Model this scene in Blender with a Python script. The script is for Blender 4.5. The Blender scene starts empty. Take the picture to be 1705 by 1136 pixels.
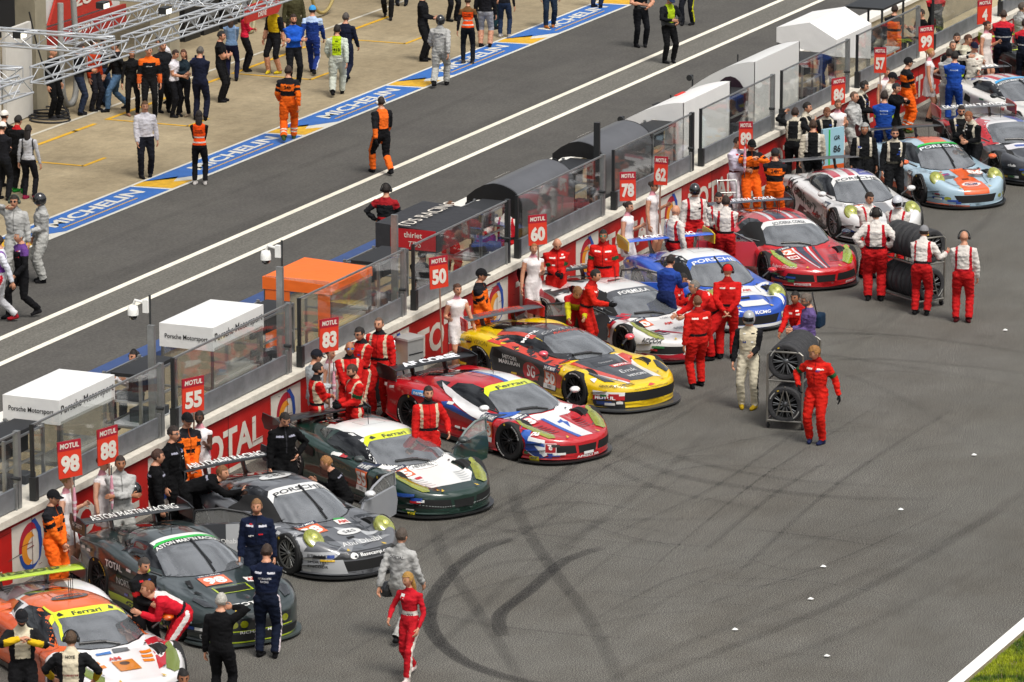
import bpy, bmesh, math, random
import numpy as np
from math import radians as R_, sin, cos, pi
from mathutils import Vector, Matrix, geometry
from mathutils.bvhtree import BVHTree
random.seed(7); rng = np.random.default_rng(7)
SC = bpy.context.scene
COL = SC.collection
# ---------------------------------------------------------------- camera
CAM_H = 21.5
PITCH = math.atan(1905/8000.); HEAD = R_(23.25)
cam_d = bpy.data.cameras.new("camera"); cam = bpy.data.objects.new("camera", cam_d); COL.objects.link(cam)
cam.location = (0, 0, CAM_H); cam.rotation_euler = (pi/2-PITCH, 0, HEAD-pi/2)
cam_d.lens = 8000/1705*36; cam_d.sensor_width = 36; cam_d.clip_start = 1; cam_d.clip_end = 3000
SC.camera = cam
# ---------------------------------------------------------------- sky
SUN_EL, SUN_AZ = R_(60), R_(-125)          # azimuth measured counter-clockwise from +X
W = bpy.data.worlds.new("World"); SC.world = W; W.use_nodes = True
wn, wl = W.node_tree.nodes, W.node_tree.links; wn.clear()
o_ = wn.new('ShaderNodeOutputWorld'); bg = wn.new('ShaderNodeBackground'); sky = wn.new('ShaderNodeTexSky')
sky.sky_type = 'NISHITA'; sky.sun_disc = False; sky.sun_elevation = SUN_EL; sky.sun_rotation = pi/2-SUN_AZ
sky.dust_density = 4; sky.air_density = 1.2
hs = wn.new('ShaderNodeHueSaturation'); hs.inputs['Saturation'].default_value = .28
tc = wn.new('ShaderNodeTexCoord'); ns = wn.new('ShaderNodeTexNoise'); ns.inputs['Scale'].default_value = 4.5; ns.inputs['Detail'].default_value = 5
cr = wn.new('ShaderNodeValToRGB'); cr.color_ramp.elements[0].position = .36; cr.color_ramp.elements[0].color = (.38, .38, .40, 1)
cr.color_ramp.elements[1].position = .66; cr.color_ramp.elements[1].color = (1.75, 1.72, 1.66, 1)
mx = wn.new('ShaderNodeMix'); mx.data_type = 'RGBA'; mx.blend_type = 'MULTIPLY'; mx.inputs[0].default_value = 1
wl.new(sky.outputs[0], hs.inputs['Color']); wl.new(tc.outputs['Generated'], ns.inputs['Vector']); wl.new(ns.outputs[0], cr.inputs[0])
wl.new(hs.outputs[0], mx.inputs[6]); wl.new(cr.outputs[0], mx.inputs[7]); wl.new(mx.outputs[2], bg.inputs[0])
bg.inputs[1].default_value = .112; wl.new(bg.outputs[0], o_.inputs[0])
sun_d = bpy.data.lights.new("sun", 'SUN'); sun = bpy.data.objects.new("sun", sun_d); COL.objects.link(sun)
sun_d.energy = 1.9; sun_d.angle = R_(20); sun_d.color = (1, .96, .9)
sv = Vector((cos(SUN_EL)*cos(SUN_AZ), cos(SUN_EL)*sin(SUN_AZ), sin(SUN_EL)))
sun.rotation_euler = sv.to_track_quat('Z', 'Y').to_euler()
SC.view_settings.view_transform = 'Standard'; SC.view_settings.look = 'None'; SC.view_settings.exposure = 0.47; SC.view_settings.gamma = 1
try:
    SC.cycles.max_bounces = 6; SC.cycles.transparent_max_bounces = 12; SC.cycles.caustics_reflective = False; SC.cycles.caustics_refractive = False
except Exception: pass
# ---------------------------------------------------------------- ground points from the survey of the photograph
_F = np.array([cos(HEAD)*cos(PITCH), sin(HEAD)*cos(PITCH), -sin(PITCH)]); _R = np.array([sin(HEAD), -cos(HEAD), 0]); _U = np.cross(_R, _F)
def G(px, py, z=0.0):
    d = _F+_R*(px-852.5)/8000-_U*(py-568)/8000
    t = (CAM_H-z)/-d[2]; return (float(d[0]*t), float(d[1]*t))
def onY(px, py, Y):
    d = _F+_R*(px-852.5)/8000-_U*(py-568)/8000
    t = Y/d[1]; return (float(d[0]*t), CAM_H+float(d[2]*t))
# ---------------------------------------------------------------- materials
def lin(h):
    if not isinstance(h, str): return tuple(h)[:3]
    h = h.lstrip('#'); c = [int(h[i:i+2], 16)/255 for i in (0, 2, 4)]
    return tuple(x/12.92 if x <= .04045 else ((x+.055)/1.055)**2.4 for x in c)
_M = {}
def M(col, rough=.6, metal=0., coat=0., bump=0., bs=40., var=0., vs=3., spec=.5, ior=None):
    key = (str(col), rough, metal, coat, bump, bs, var, vs, spec, ior)
    if key in _M: return _M[key]
    m = bpy.data.materials.new('mat_%d' % len(_M)); m.use_nodes = True
    n, l = m.node_tree.nodes, m.node_tree.links; b = n['Principled BSDF']; c = lin(col)
    b.inputs['Base Color'].default_value = (*c, 1); b.inputs['Roughness'].default_value = rough; b.inputs['Metallic'].default_value = metal
    b.inputs['Coat Weight'].default_value = coat; b.inputs['Coat Roughness'].default_value = .04
    b.inputs['Specular IOR Level'].default_value = spec
    if ior: b.inputs['IOR'].default_value = ior
    m.diffuse_color = (*c, 1)
    if bump or var:
        t = n.new('ShaderNodeTexCoord')
    if var:
        v = n.new('ShaderNodeTexNoise'); v.inputs['Scale'].default_value = vs; v.inputs['Detail'].default_value = 6; v.inputs['Roughness'].default_value = .65
        r = n.new('ShaderNodeMapRange'); r.inputs[1].default_value = .3; r.inputs[2].default_value = .7; r.inputs[3].default_value = 1-var; r.inputs[4].default_value = 1+var
        x = n.new('ShaderNodeMix'); x.data_type = 'RGBA'; x.blend_type = 'MULTIPLY'; x.inputs[0].default_value = 1; x.inputs[6].default_value = (*c, 1)
        l.new(t.outputs['Object'], v.inputs['Vector']); l.new(v.outputs[0], r.inputs[0]); l.new(r.outputs[0], x.inputs[7]); l.new(x.outputs[2], b.inputs['Base Color'])
    if bump:
        v = n.new('ShaderNodeTexNoise'); v.inputs['Scale'].default_value = bs; v.inputs['Detail'].default_value = 3
        p = n.new('ShaderNodeBump'); p.inputs['Strength'].default_value = bump; p.inputs['Distance'].default_value = .02
        l.new(t.outputs['Object'], v.inputs['Vector']); l.new(v.outputs[0], p.inputs['Height']); l.new(p.outputs[0], b.inputs['Normal'])
    _M[key] = m; return m
def paint(c): return M(c, .32, 0, 1.0, 0, 40, 0)
def matte(c): return M(c, .75, 0, 0, 0, 40, .10, 3)
def cloth(c): return M(c, .9, 0, 0, .35, 26, .12, 9, .15)
def steel(c='a8aaac', r=.35): return M(c, r, .85)
def glass_mat(tint=(.86, .88, .88), refl=1.0, dirt=.03):
    key = ('glass', tint, refl, dirt)
    if key in _M: return _M[key]
    m = bpy.data.materials.new('clear_glass'); m.use_nodes = True; n, l = m.node_tree.nodes, m.node_tree.links; n.clear()
    o = n.new('ShaderNodeOutputMaterial'); t = n.new('ShaderNodeBsdfTransparent'); t.inputs[0].default_value = (*tint, 1)
    g = n.new('ShaderNodeBsdfGlossy'); g.inputs['Roughness'].default_value = .03
    fw = n.new('ShaderNodeLayerWeight'); fw.inputs[0].default_value = .5; pw = n.new('ShaderNodeMath'); pw.operation = 'POWER'; pw.inputs[1].default_value = 4.0; l.new(fw.outputs['Facing'], pw.inputs[0])
    f = n.new('ShaderNodeMath'); f.operation = 'ADD'; f.inputs[1].default_value = .09; l.new(pw.outputs[0], f.inputs[0]); a = n.new('ShaderNodeMath'); a.operation = 'MULTIPLY'; a.inputs[1].default_value = 1.0*refl; a.use_clamp = True
    x = n.new('ShaderNodeMixShader'); d = n.new('ShaderNodeBsdfDiffuse'); d.inputs[0].default_value = (.6, .6, .58, 1); x2 = n.new('ShaderNodeMixShader'); x2.inputs[0].default_value = dirt
    l.new(f.outputs[0], a.inputs[0]); l.new(a.outputs[0], x.inputs[0]); l.new(t.outputs[0], x.inputs[1]); l.new(g.outputs[0], x.inputs[2])
    l.new(x.outputs[0], x2.inputs[1]); l.new(d.outputs[0], x2.inputs[2]); l.new(x2.outputs[0], o.inputs[0]); _M[key] = m; return m
# ---------------------------------------------------------------- mesh collecting
class MB:
    def __init__(s): s.v = []; s.f = []; s.m = []; s.mats = []; s.n = 0; s.sm = []
    def mi(s, mat):
        if mat not in s.mats: s.mats.append(mat)
        return s.mats.index(mat)
    def add(s, v, f, mat, smooth=False):
        k = s.mi(mat); b = s.n
        s.v.extend([tuple(map(float, p)) for p in v]); s.n += len(v)
        for q in f: s.f.append(tuple(int(i)+b for i in q)); s.m.append(k); s.sm.append(smooth)
        return s
    def box(s, c, d, mat, rz=0, T=None):
        x, y, z = [q/2 for q in d]
        vs = [Vector((a*x, b_*y, e*z)) for e in (-1, 1) for b_ in (-1, 1) for a in (-1, 1)]
        if rz: vs = [Matrix.Rotation(rz, 3, 'Z') @ q for q in vs]
        if T is not None: vs = [T @ q for q in vs]
        vs = [q+Vector(c) for q in vs]
        return s.add(vs, [(0, 2, 3, 1), (4, 5, 7, 6), (0, 1, 5, 4), (2, 6, 7, 3), (0, 4, 6, 2), (1, 3, 7, 5)], mat)
    def cyl(s, p0, p1, r, mat, n=10, r1=None, cap=True, smooth=True):
        p0, p1 = Vector(p0), Vector(p1); r1 = r if r1 is None else r1
        d = (p1-p0); 
        if d.length < 1e-6: return s
        d.normalize(); u = d.orthogonal().normalized(); w = d.cross(u)
        vs = [p0+(u*cos(2*pi*i/n)+w*sin(2*pi*i/n))*r for i in range(n)]+[p1+(u*cos(2*pi*i/n)+w*sin(2*pi*i/n))*r1 for i in range(n)]
        s.add(vs, [(i, (i+1) % n, n+(i+1) % n, n+i) for i in range(n)], mat, smooth)
        if cap: s.add(vs[:n], [tuple(range(n))[::-1]], mat); s.add(vs[n:], [tuple(range(n))], mat)
        return s
    def tube(s, pts, r, mat, n=8, closed=False):
        pts = [Vector(p) for p in pts]
        if closed: pts = pts+[pts[0]]
        fr = None; rings = []
        for i, p in enumerate(pts):
            a = pts[max(i-1, 0)]; b = pts[min(i+1, len(pts)-1)]; d = (b-a).normalized()
            if fr is None: fr = d.orthogonal().normalized()
            fr = (fr-d*fr.dot(d)).normalized(); w = d.cross(fr)
            rr = r[i] if hasattr(r, '__len__') else r
            rings.append([p+(fr*cos(2*pi*k/n)+w*sin(2*pi*k/n))*rr for k in range(n)])
        return s.loft(rings, mat, cap=not closed)
    def loft(s, rings, mat, cap=True, closed_ring=True, smooth=True):
        n = len(rings[0]); vs = [q for r in rings for q in r]; f = []
        for i in range(len(rings)-1):
            for k in range(n if closed_ring else n-1):
                f.append((i*n+k, i*n+(k+1) % n, (i+1)*n+(k+1) % n, (i+1)*n+k))
        s.add(vs, f, mat, smooth)
        if cap and closed_ring: s.add(rings[0], [tuple(range(n))[::-1]], mat); s.add(rings[-1], [tuple(range(n))], mat)
        return s
    def lathe(s, prof, mat, axis='Z', c=(0, 0, 0), n=24):
        rings = []
        for (r, h) in prof:
            ring = []
            for k in range(n):
                a = 2*pi*k/n
                p = (r*cos(a), r*sin(a), h) if axis == 'Z' else ((r*cos(a), h, r*sin(a)) if axis == 'Y' else (h, r*cos(a), r*sin(a)))
                ring.append((p[0]+c[0], p[1]+c[1], p[2]+c[2]))
            rings.append(ring)
        return s.loft(rings, mat, cap=False)
    def prism(s, poly, z0, z1, mat, plane='XY', off=0.0):
        def P(a, b, h): return (a, b, h) if plane == 'XY' else ((a, h, b) if plane == 'XZ' else (h, a, b))
        n = len(poly); v = [P(a, b, z0) for a, b in poly]+[P(a, b, z1) for a, b in poly]
        f = [tuple(range(n))[::-1], tuple(range(n, 2*n))]+[(i, (i+1) % n, n+(i+1) % n, n+i) for i in range(n)]
        return s.add(v, f, mat)
    def build(s, name, parent=None, loc=None, rz=0, bevel=0):
        me = bpy.data.meshes.new(name); me.from_pydata(s.v, [], s.f)
        for m in s.mats: me.materials.append(m)
        me.polygons.foreach_set('material_index', s.m); me.polygons.foreach_set('use_smooth', s.sm); me.update()
        bm = bmesh.new(); bm.from_mesh(me); bmesh.ops.recalc_face_normals(bm, faces=bm.faces); bm.to_mesh(me); bm.free()
        o = bpy.data.objects.new(name, me); COL.objects.link(o)
        if parent: o.parent = parent
        if loc is not None: o.location = loc
        if rz: o.rotation_euler = (0, 0, rz)
        if bevel:
            b = o.modifiers.new('bevel', 'BEVEL'); b.width = bevel; b.segments = 2; b.limit_method = 'ANGLE'
        return o
def tag(o, label=None, cat=None, group=None, kind=None):
    if label: o['label'] = label
    if cat: o['category'] = cat
    if group: o['group'] = group
    if kind: o['kind'] = kind
    return o
def empty(name, loc, rz, label, cat, group=None):
    o = bpy.data.objects.new(name, None); COL.objects.link(o); o.location = loc; o.rotation_euler = (0, 0, rz); o.empty_display_size = .3
    return tag(o, label, cat, group)
def sheet(name, poly, z, mat, kind='structure'):
    return tag(MB().add([(x, y, z) for x, y in poly], [tuple(range(len(poly)))], mat).build(name), kind=kind)
# ---------------------------------------------------------------- lettering
_T = {}
def glyphs(text, bold=.0, shear=0., space=1.0, res=3):
    """flat lettering, centred, cap height about 0.7; returns verts (n,2) and faces"""
    k = (text, bold, shear, space, res)
    if k in _T: return _T[k]
    c = bpy.data.curves.new('t', 'FONT'); c.body = text; c.size = 1; c.offset = bold; c.shear = shear; c.space_character = space; c.resolution_u = res
    c.align_x = 'CENTER'; c.fill_mode = 'FRONT'
    o = bpy.data.objects.new('t', c); COL.objects.link(o); dg = bpy.context.evaluated_depsgraph_get(); e = o.evaluated_get(dg); me = e.to_mesh()
    v = np.array([tuple(q.co)[:2] for q in me.vertices], float) if len(me.vertices) else np.zeros((0, 2)); f = [tuple(p.vertices) for p in me.polygons]; e.to_mesh_clear()
    bpy.data.objects.remove(o); bpy.data.curves.remove(c)
    if len(v): v[:, 1] -= (v[:, 1].min()+v[:, 1].max())/2; v[:, 0] -= (v[:, 0].min()+v[:, 0].max())/2
    _T[k] = (v, f); return v, f
def flat_text(mb, text, O, ux, uy, h, mat, w=None, bold=.02, shear=0, lift=.004):
    """lettering on the plane through O with axes ux, uy: cap height h, optional total width w"""
    v, f = glyphs(text, bold, shear)
    if not len(v): return
    O, ux, uy = Vector(O), Vector(ux).normalized(), Vector(uy).normalized(); nz = ux.cross(uy)
    H = v[:, 1].max()-v[:, 1].min(); W_ = v[:, 0].max()-v[:, 0].min(); sy = h/H; sx = (w/W_) if w else sy
    mb.add([O+ux*(a*sx)+uy*(b*sy)+nz*lift for a, b in v], f, mat)
def flat_poly(mb, pts, O, ux, uy, mat, lift=.003):
    O, ux, uy = Vector(O), Vector(ux).normalized(), Vector(uy).normalized(); nz = ux.cross(uy)
    mb.add([O+ux*a+uy*b+nz*lift for a, b in pts], [tuple(range(len(pts)))], mat)
def arc(cx, cy, rx, ry, a0, a1, n=20):
    return [(cx+rx*cos(R_(a0+(a1-a0)*i/n)), cy+ry*sin(R_(a0+(a1-a0)*i/n))) for i in range(n+1)]
def ring_poly(cx, cy, r0, r1, a0, a1, n=20): return arc(cx, cy, r1, r1, a0, a1, n)+arc(cx, cy, r0, r0, a1, a0, n)
WHITE = matte('e6e6e2'); BLACK = matte('17171a')
# ================================================================ ground
def asphalt(base, grain=.35, name='asphalt', blotch=.12, sc=150, tint=None, spots=True):
    m = bpy.data.materials.new(name); m.use_nodes = True; n, l = m.node_tree.nodes, m.node_tree.links; b = n['Principled BSDF']
    t = n.new('ShaderNodeTexCoord'); base = lin(base)
    def noise(s, d=2, r=.6, vec=None):
        q = n.new('ShaderNodeTexNoise'); q.inputs['Scale'].default_value = s; q.inputs['Detail'].default_value = d; q.inputs['Roughness'].default_value = r
        l.new(vec or t.outputs['Object'], q.inputs['Vector']); return q.outputs[0]
    def mr(x, a, b_, c, d):
        q = n.new('ShaderNodeMapRange'); q.inputs[1].default_value = a; q.inputs[2].default_value = b_; q.inputs[3].default_value = c; q.inputs[4].default_value = d; l.new(x, q.inputs[0]); return q.outputs[0]
    def mul(a, b_):
        q = n.new('ShaderNodeMath'); q.operation = 'MULTIPLY'; l.new(a, q.inputs[0]); l.new(b_, q.inputs[1]); return q.outputs[0]
    fine = mr(noise(sc/6., 2, .7), .32, .68, 1-grain, 1+grain); fine2 = mr(noise(sc/1.6, 1, .5), .3, .7, 1-grain*.6, 1+grain*.6)
    mid = mr(noise(1.1, 6, .7), .3, .7, 1-blotch, 1+blotch); big = mr(noise(.13, 4, .6), .3, .7, 1-blotch, 1+blotch)
    mp = n.new('ShaderNodeMapping'); mp.inputs['Scale'].default_value = (.25, 2.2, 1); l.new(t.outputs['Object'], mp.inputs[0])
    strk = mr(noise(1.6, 6, .75, mp.outputs[0]), .35, .7, 1.04, .9)
    k = mul(mul(mul(fine, fine2), mul(mid, big)), strk)
    x = n.new('ShaderNodeMix'); x.data_type = 'RGBA'; x.blend_type = 'MULTIPLY'; x.inputs[0].default_value = 1
    if tint:
        y = n.new('ShaderNodeMix'); y.data_type = 'RGBA'; l.new(mr(noise(.35, 5, .7), .4, .62, 0, 1), y.inputs[0]); y.inputs[6].default_value = (*base, 1); y.inputs[7].default_value = (*lin(tint), 1); l.new(y.outputs[2], x.inputs[6])
    else: x.inputs[6].default_value = (*base, 1)
    l.new(k, x.inputs[7]); l.new(x.outputs[2], b.inputs['Base Color']); b.inputs['Roughness'].default_value = .85; b.inputs['Specular IOR Level'].default_value = .3
    bp = n.new('ShaderNodeBump'); bp.inputs['Strength'].default_value = .03; bp.inputs['Distance'].default_value = .005; l.new(fine, bp.inputs['Height']); l.new(bp.outputs[0], b.inputs['Normal'])
    return m
tag(MB().add([(-900, -900, 0), (1500, -900, 0), (1500, 1500, 0), (-900, 1500, 0)], [(0, 1, 2, 3)], asphalt('5a5853', 1.25, 'track_asphalt', .11, 310, '53504a')).build('ground'), kind='structure')
sheet('pit_lane', [(20, 39.9), (400, 39.9), (400, 48.3), (20, 48.3)], .004, asphalt('504e4a', .22, 'lane_asphalt', .10, 90, '4a4845'))
sheet('centre_lane', [(20, 43.86), (400, 43.86), (400, 44.72), (20, 44.72)], .008, asphalt('62605a', .30, 'lane_asphalt_pale', .08, 110))
sheet('garage_apron', [(20, 48.3), (400, 48.3), (400, 75), (20, 75)], .004, asphalt('978a70', .10, 'concrete', .14, 30, '8a7d64'))
lm = M('e2dccb', .7, 0, 0, 0, 40, .10, 4)
for i, (a, b) in enumerate([(43.70, 43.86), (44.72, 44.88)]): sheet('lane_line', [(20, a), (400, a), (400, b), (20, b)], .012, lm)
YEL = M('c89a1c', .7, 0, 0, 0, 40, .22, 5)
def stripe(a, b, w, z, mat, name='painted_line'):
    a, b = Vector((*a, 0)), Vector((*b, 0)); d = (b-a).normalized(); p = Vector((-d.y, d.x, 0))*w/2
    sheet(name, [tuple((a-p)[:2]), tuple((b-p)[:2]), tuple((b+p)[:2]), tuple((a+p)[:2])], z, mat)
stripe((88, 54.28), (130, 54.28), .10, .012, M('b9b4a6', .7, 0, 0, 0, 40, .2, 5))
for x in (87.5, 94.9, 100.15, 106.9, 112.6):
    stripe((x, 51.4), (x, 53.52), .10, .012, YEL, 'bay_line')
    stripe((x-.05, 53.58), (x+3.7, 53.58), .12, .012, YEL, 'bay_line'); stripe((x-1.7, 53.58), (x-.6, 53.58), .12, .012, YEL, 'bay_line')
    stripe((x-.05, 51.4), (x+1.05, 51.4), .10, .012, YEL, 'bay_line')
# painted advertising strip
BLUE = M('2860a8', .6, 0, 0, 0, 40, .10, 3); PW = M('c8c6bc', .6, 0, 0, 0, 40, .06, 3)
sheet('painted_strip', [(60, 48.28), (180, 48.28), (180, 49.40), (60, 49.40)], .010, PW)
mb = MB()
for k in range(-2, 8):
    s0 = 93.36+6.82*k; y0, y1 = 48.37, 49.31
    mb.add([(s0+1.9, y0, .014), (s0+6.74, y0, .014), (s0+6.66, y1, .014), (s0+.45, y1, .014), (s0+1.0, 48.85, .014)], [(0, 1, 2, 3, 4)], BLUE)
    mb.add([(s0+.06, y0, .014), (s0+1.1, y0, .014), (s0+.75, 48.7, .014), (s0+1.3, 48.86, .014), (s0+.5, y1, .014), (s0-.03, y1, .014)], [(0, 1, 2, 3, 4, 5)], YEL)
    flat_text(mb, 'MICHELIN', (s0+4.25, 48.93, .014), (1, 0, 0), (0, 1, 0), .40, PW, w=4.25, bold=.03, shear=.12)
    mb.add([(s0+2.15, 48.56, .018), (s0+5.6, 48.56, .018), (s0+5.6, 48.60, .018), (s0+2.15, 48.60, .018)], [(0, 1, 2, 3)], YEL)
tag(mb.build('painted_lettering'), kind='structure')
# grass corner and the track edge line
p0, p1 = G(1590, 1136), G(1705, 1038); d = np.array(p1)-np.array(p0); d /= np.linalg.norm(d); nrm = np.array([d[1], -d[0]])
def off(t, s): q = np.array(p0)+d*t+nrm*s; return (float(q[0]), float(q[1]))
sheet('edge_line', [off(-25, -.09), off(60, -.09), off(60, .12), off(-25, .12)], .008, M('e8e6e0', .7, 0, 0, 0, 40, .06, 5))
sheet('verge', [off(-25, .12), off(60, .12), off(60, 30), off(-25, 30)], .004, M('6b6248', .95, 0, 0, .5, 60, .25, 6))
def blades(name, org, n, length, width, hmax):
    mat = bpy.data.materials.new('grass'); mat.use_nodes = True; nn, ll = mat.node_tree.nodes, mat.node_tree.links; b = nn['Principled BSDF']; b.inputs['Roughness'].default_value = .8
    g = nn.new('ShaderNodeNewGeometry'); r = nn.new('ShaderNodeValToRGB'); t = nn.new('ShaderNodeTexCoord'); q = nn.new('ShaderNodeTexNoise'); q.inputs['Scale'].default_value = 2.5; q.inputs['Detail'].default_value = 4
    r.color_ramp.elements[0].color = (*lin('3f5c0c'), 1); r.color_ramp.elements[1].color = (*lin('9aa516'), 1); r.color_ramp.elements[0].position = .38; r.color_ramp.elements[1].position = .62
    ll.new(t.outputs['Object'], q.inputs['Vector']); ll.new(q.outputs[0], r.inputs[0]); ll.new(r.outputs[0], b.inputs['Base Color'])
    mb = MB(); T = rng.random(n)*length-2; S = .20+rng.random(n)**1.3*width; V = []; Fc = []
    for i in range(n):
        x, y = off(T[i], S[i]); a = rng.random()*pi; h = hmax*(.4+.6*rng.random())*(min(1, (S[i]-.1)/.5)*.6+.4); w = .010
        tx, ty = (rng.random()-.5)*.06, (rng.random()-.5)*.06; k = len(V)
        V += [(x-w*cos(a), y-w*sin(a), 0), (x+w*cos(a), y+w*sin(a), 0), (x+tx, y+ty, h)]; Fc.append((k, k+1, k+2))
    mb.add(V, Fc, mat); o = mb.build(name); tag(o, 'short bright green grass beyond the white line at the right corner', 'grass', kind='stuff')
blades('grass', None, 45000, 7, 3.2, .10)
# tyre marks: thin worn rubber films
def rubber(strength):
    m = bpy.data.materials.new('rubber_mark'); m.use_nodes = True; n, l = m.node_tree.nodes, m.node_tree.links; n.clear()
    o = n.new('ShaderNodeOutputMaterial'); t = n.new('ShaderNodeBsdfTransparent'); d = n.new('ShaderNodeBsdfDiffuse'); d.inputs[0].default_value = (.028, .028, .030, 1)
    x = n.new('ShaderNodeMixShader'); uv = n.new('ShaderNodeUVMap'); sp = n.new('ShaderNodeSeparateXYZ'); q = n.new('ShaderNodeTexNoise'); q.inputs['Scale'].default_value = 22; q.inputs['Detail'].default_value = 8; q.inputs['Roughness'].default_value = .75
    tc = n.new('ShaderNodeTexCoord'); l.new(tc.outputs['Object'], q.inputs['Vector']); l.new(uv.outputs[0], sp.inputs[0])
    def mth(op, a, b):
        k = n.new('ShaderNodeMath'); k.operation = op; k.use_clamp = op == 'MULTIPLY'
        for i, z in enumerate((a, b)):
            if isinstance(z, (int, float)): k.inputs[i].default_value = z
            else: l.new(z, k.inputs[i])
        return k.outputs[0]
    def tri(s, p): a = mth('SUBTRACT', s, .5); a = mth('ABSOLUTE', a, 0); a = mth('MULTIPLY', a, 2); a = mth('SUBTRACT', 1, a); return mth('POWER', a, p)
    e = mth('MULTIPLY', tri(sp.outputs[0], .22), tri(sp.outputs[1], .35)); e = mth('MULTIPLY', e, strength*.62)
    mr = n.new('ShaderNodeMapRange'); mr.inputs[1].default_value = .3; mr.inputs[2].default_value = .62; mr.inputs[3].default_value = .25; mr.inputs[4].default_value = 1.25; l.new(q.outputs[0], mr.inputs[0])
    e = mth('MULTIPLY', e, mr.outputs[0]); l.new(e, x.inputs[0]); l.new(t.outputs[0], x.inputs[1]); l.new(d.outputs[0], x.inputs[2]); l.new(x.outputs[0], o.inputs[0]); return m
_RB = {}
def smoothpts(p, n=40):
    p = np.array(p, float); t = np.linspace(0, len(p)-1, n); out = []
    for u in t:
        i = min(int(u), len(p)-2); f = u-i; a, b, c, e = p[max(i-1, 0)], p[i], p[i+1], p[min(i+2, len(p)-1)]
        out.append(.5*((2*b)+(-a+c)*f+(2*a-5*b+4*c-e)*f*f+(-a+3*b-3*c+e)*f**3))
    return np.array(out)
_mz = [0.005]
def mark(px, w, s):
    pts = smoothpts([G(*q) for q in px]); s = round(s, 2)
    if s not in _RB: _RB[s] = rubber(s)
    n = len(pts); tg = np.gradient(pts, axis=0); tg /= np.linalg.norm(tg, axis=1)[:, None]; nr = np.stack([-tg[:, 1], tg[:, 0]], 1); z = _mz[0]; _mz[0] += .0006
    V = [(*(p-q*w/2), z) for p, q in zip(pts, nr)]+[(*(p+q*w/2), z) for p, q in zip(pts, nr)]
    me = bpy.data.meshes.new('tyre_mark'); me.from_pydata([tuple(map(float, v)) for v in V], [], [(i, i+1, n+i+1, n+i) for i in range(n-1)]); me.materials.append(_RB[s])
    uv = me.uv_layers.new(name='UVMap'); 
    for lp in me.loops: i = lp.vertex_index; uv.data[lp.index].uv = (0 if i < n else 1, (i % n)/(n-1))
    o = bpy.data.objects.new('tyre_mark', me); COL.objects.link(o); tag(o, kind='structure')
mark([(855, 898), (800, 915), (745, 962), (716, 1010), (722, 1055), (770, 1100), (850, 1130), (950, 1150)], .26, .95)
mark([(1003, 912), (940, 935), (880, 985), (835, 1020), (832, 1045), (838, 1060)], .24, .9)
mark([(722, 868), (740, 930), (790, 1010), (830, 1070), (870, 1140)], .22, .34)
mark([(850, 795), (870, 870), (925, 955), (980, 1030), (1035, 1140)], .24, .4)
mark([(1040, 1145), (1200, 1085), (1360, 1020), (1480, 960), (1600, 890), (1720, 810)], .22, .28)
mark([(900, 1150), (1000, 1140), (1100, 1090), (1300, 1010), (1500, 930), (1720, 830)], .2, .16)
mark([(690, 940), (850, 850), (980, 760), (1100, 690), (1220, 640)], .2, .3)
mark([(850, 1000), (960, 900), (1090, 800), (1200, 700)], .2, .2)
mark([(560, 1000), (720, 900), (860, 830), (960, 770), (1040, 720)], .2, .25)
mark([(1000, 745), (1120, 790), (1260, 815), (1420, 830), (1560, 832)], .26, .3)
mark([(1010, 720), (1160, 770), (1320, 800), (1500, 812)], .2, .25)
mark([(980, 760), (1100, 815), (1280, 850)], .2, .22)
mark([(860, 660), (1060, 620), (1300, 590), (1500, 610), (1720, 650)], .22, .2)
mark([(1150, 600), (1300, 560), (1500, 560), (1720, 590)], .2, .3)
mark([(1100, 560), (1280, 590), (1450, 640), (1600, 720)], .2, .16)
mark([(1180, 640), (1400, 600), (1600, 610), (1720, 625)], .2, .22)
mark([(690, 905), (820, 890), (960, 870), (1200, 865)], .2, .2)
mark([(700, 1000), (830, 940), (1000, 930)], .2, .18)
mark([(640, 1140), (760, 1050), (860, 960), (1010, 860)], .2, .22)
mark([(1430, 560), (1560, 450), (1680, 330)], .2, .2); mark([(1390, 600), (1500, 520), (1640, 390)], .2, .15)
mark([(1000, 680), (1100, 640), (1230, 560), (1330, 470)], .2, .22)
mark([(1150, 1140), (1350, 1080), (1550, 990), (1720, 900)], .2, .14)
mark([(80, 500), (300, 420), (560, 320), (900, 170), (1200, 50)], .5, .16); mark([(0, 470), (260, 370), (600, 240), (900, 110)], .22, .13)
_r2 = random.Random(3)
for k in range(46):
    x0, y0 = _r2.uniform(560, 1250), _r2.uniform(760, 1120) ; L_ = _r2.uniform(160, 420); a = _r2.choice([_r2.uniform(-.75, -.35), _r2.uniform(-.12, .18)]); c = _r2.uniform(-75, 75)
    mark([(x0, y0), (x0+L_*.5, y0+L_*.5*a+c*.5), (x0+L_, y0+L_*a+c*.2)], _r2.uniform(.04, .11), _r2.choice([.16, .24, .34]))
for k in range(16):
    x0, y0 = _r2.uniform(1000, 1500), _r2.uniform(560, 800); L_ = _r2.uniform(160, 380)
    mark([(x0, y0), (x0+L_*.5, y0-L_*.10), (x0+L_, y0-L_*.05)], _r2.uniform(.06, .16), _r2.choice([.14, .22]))
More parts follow.
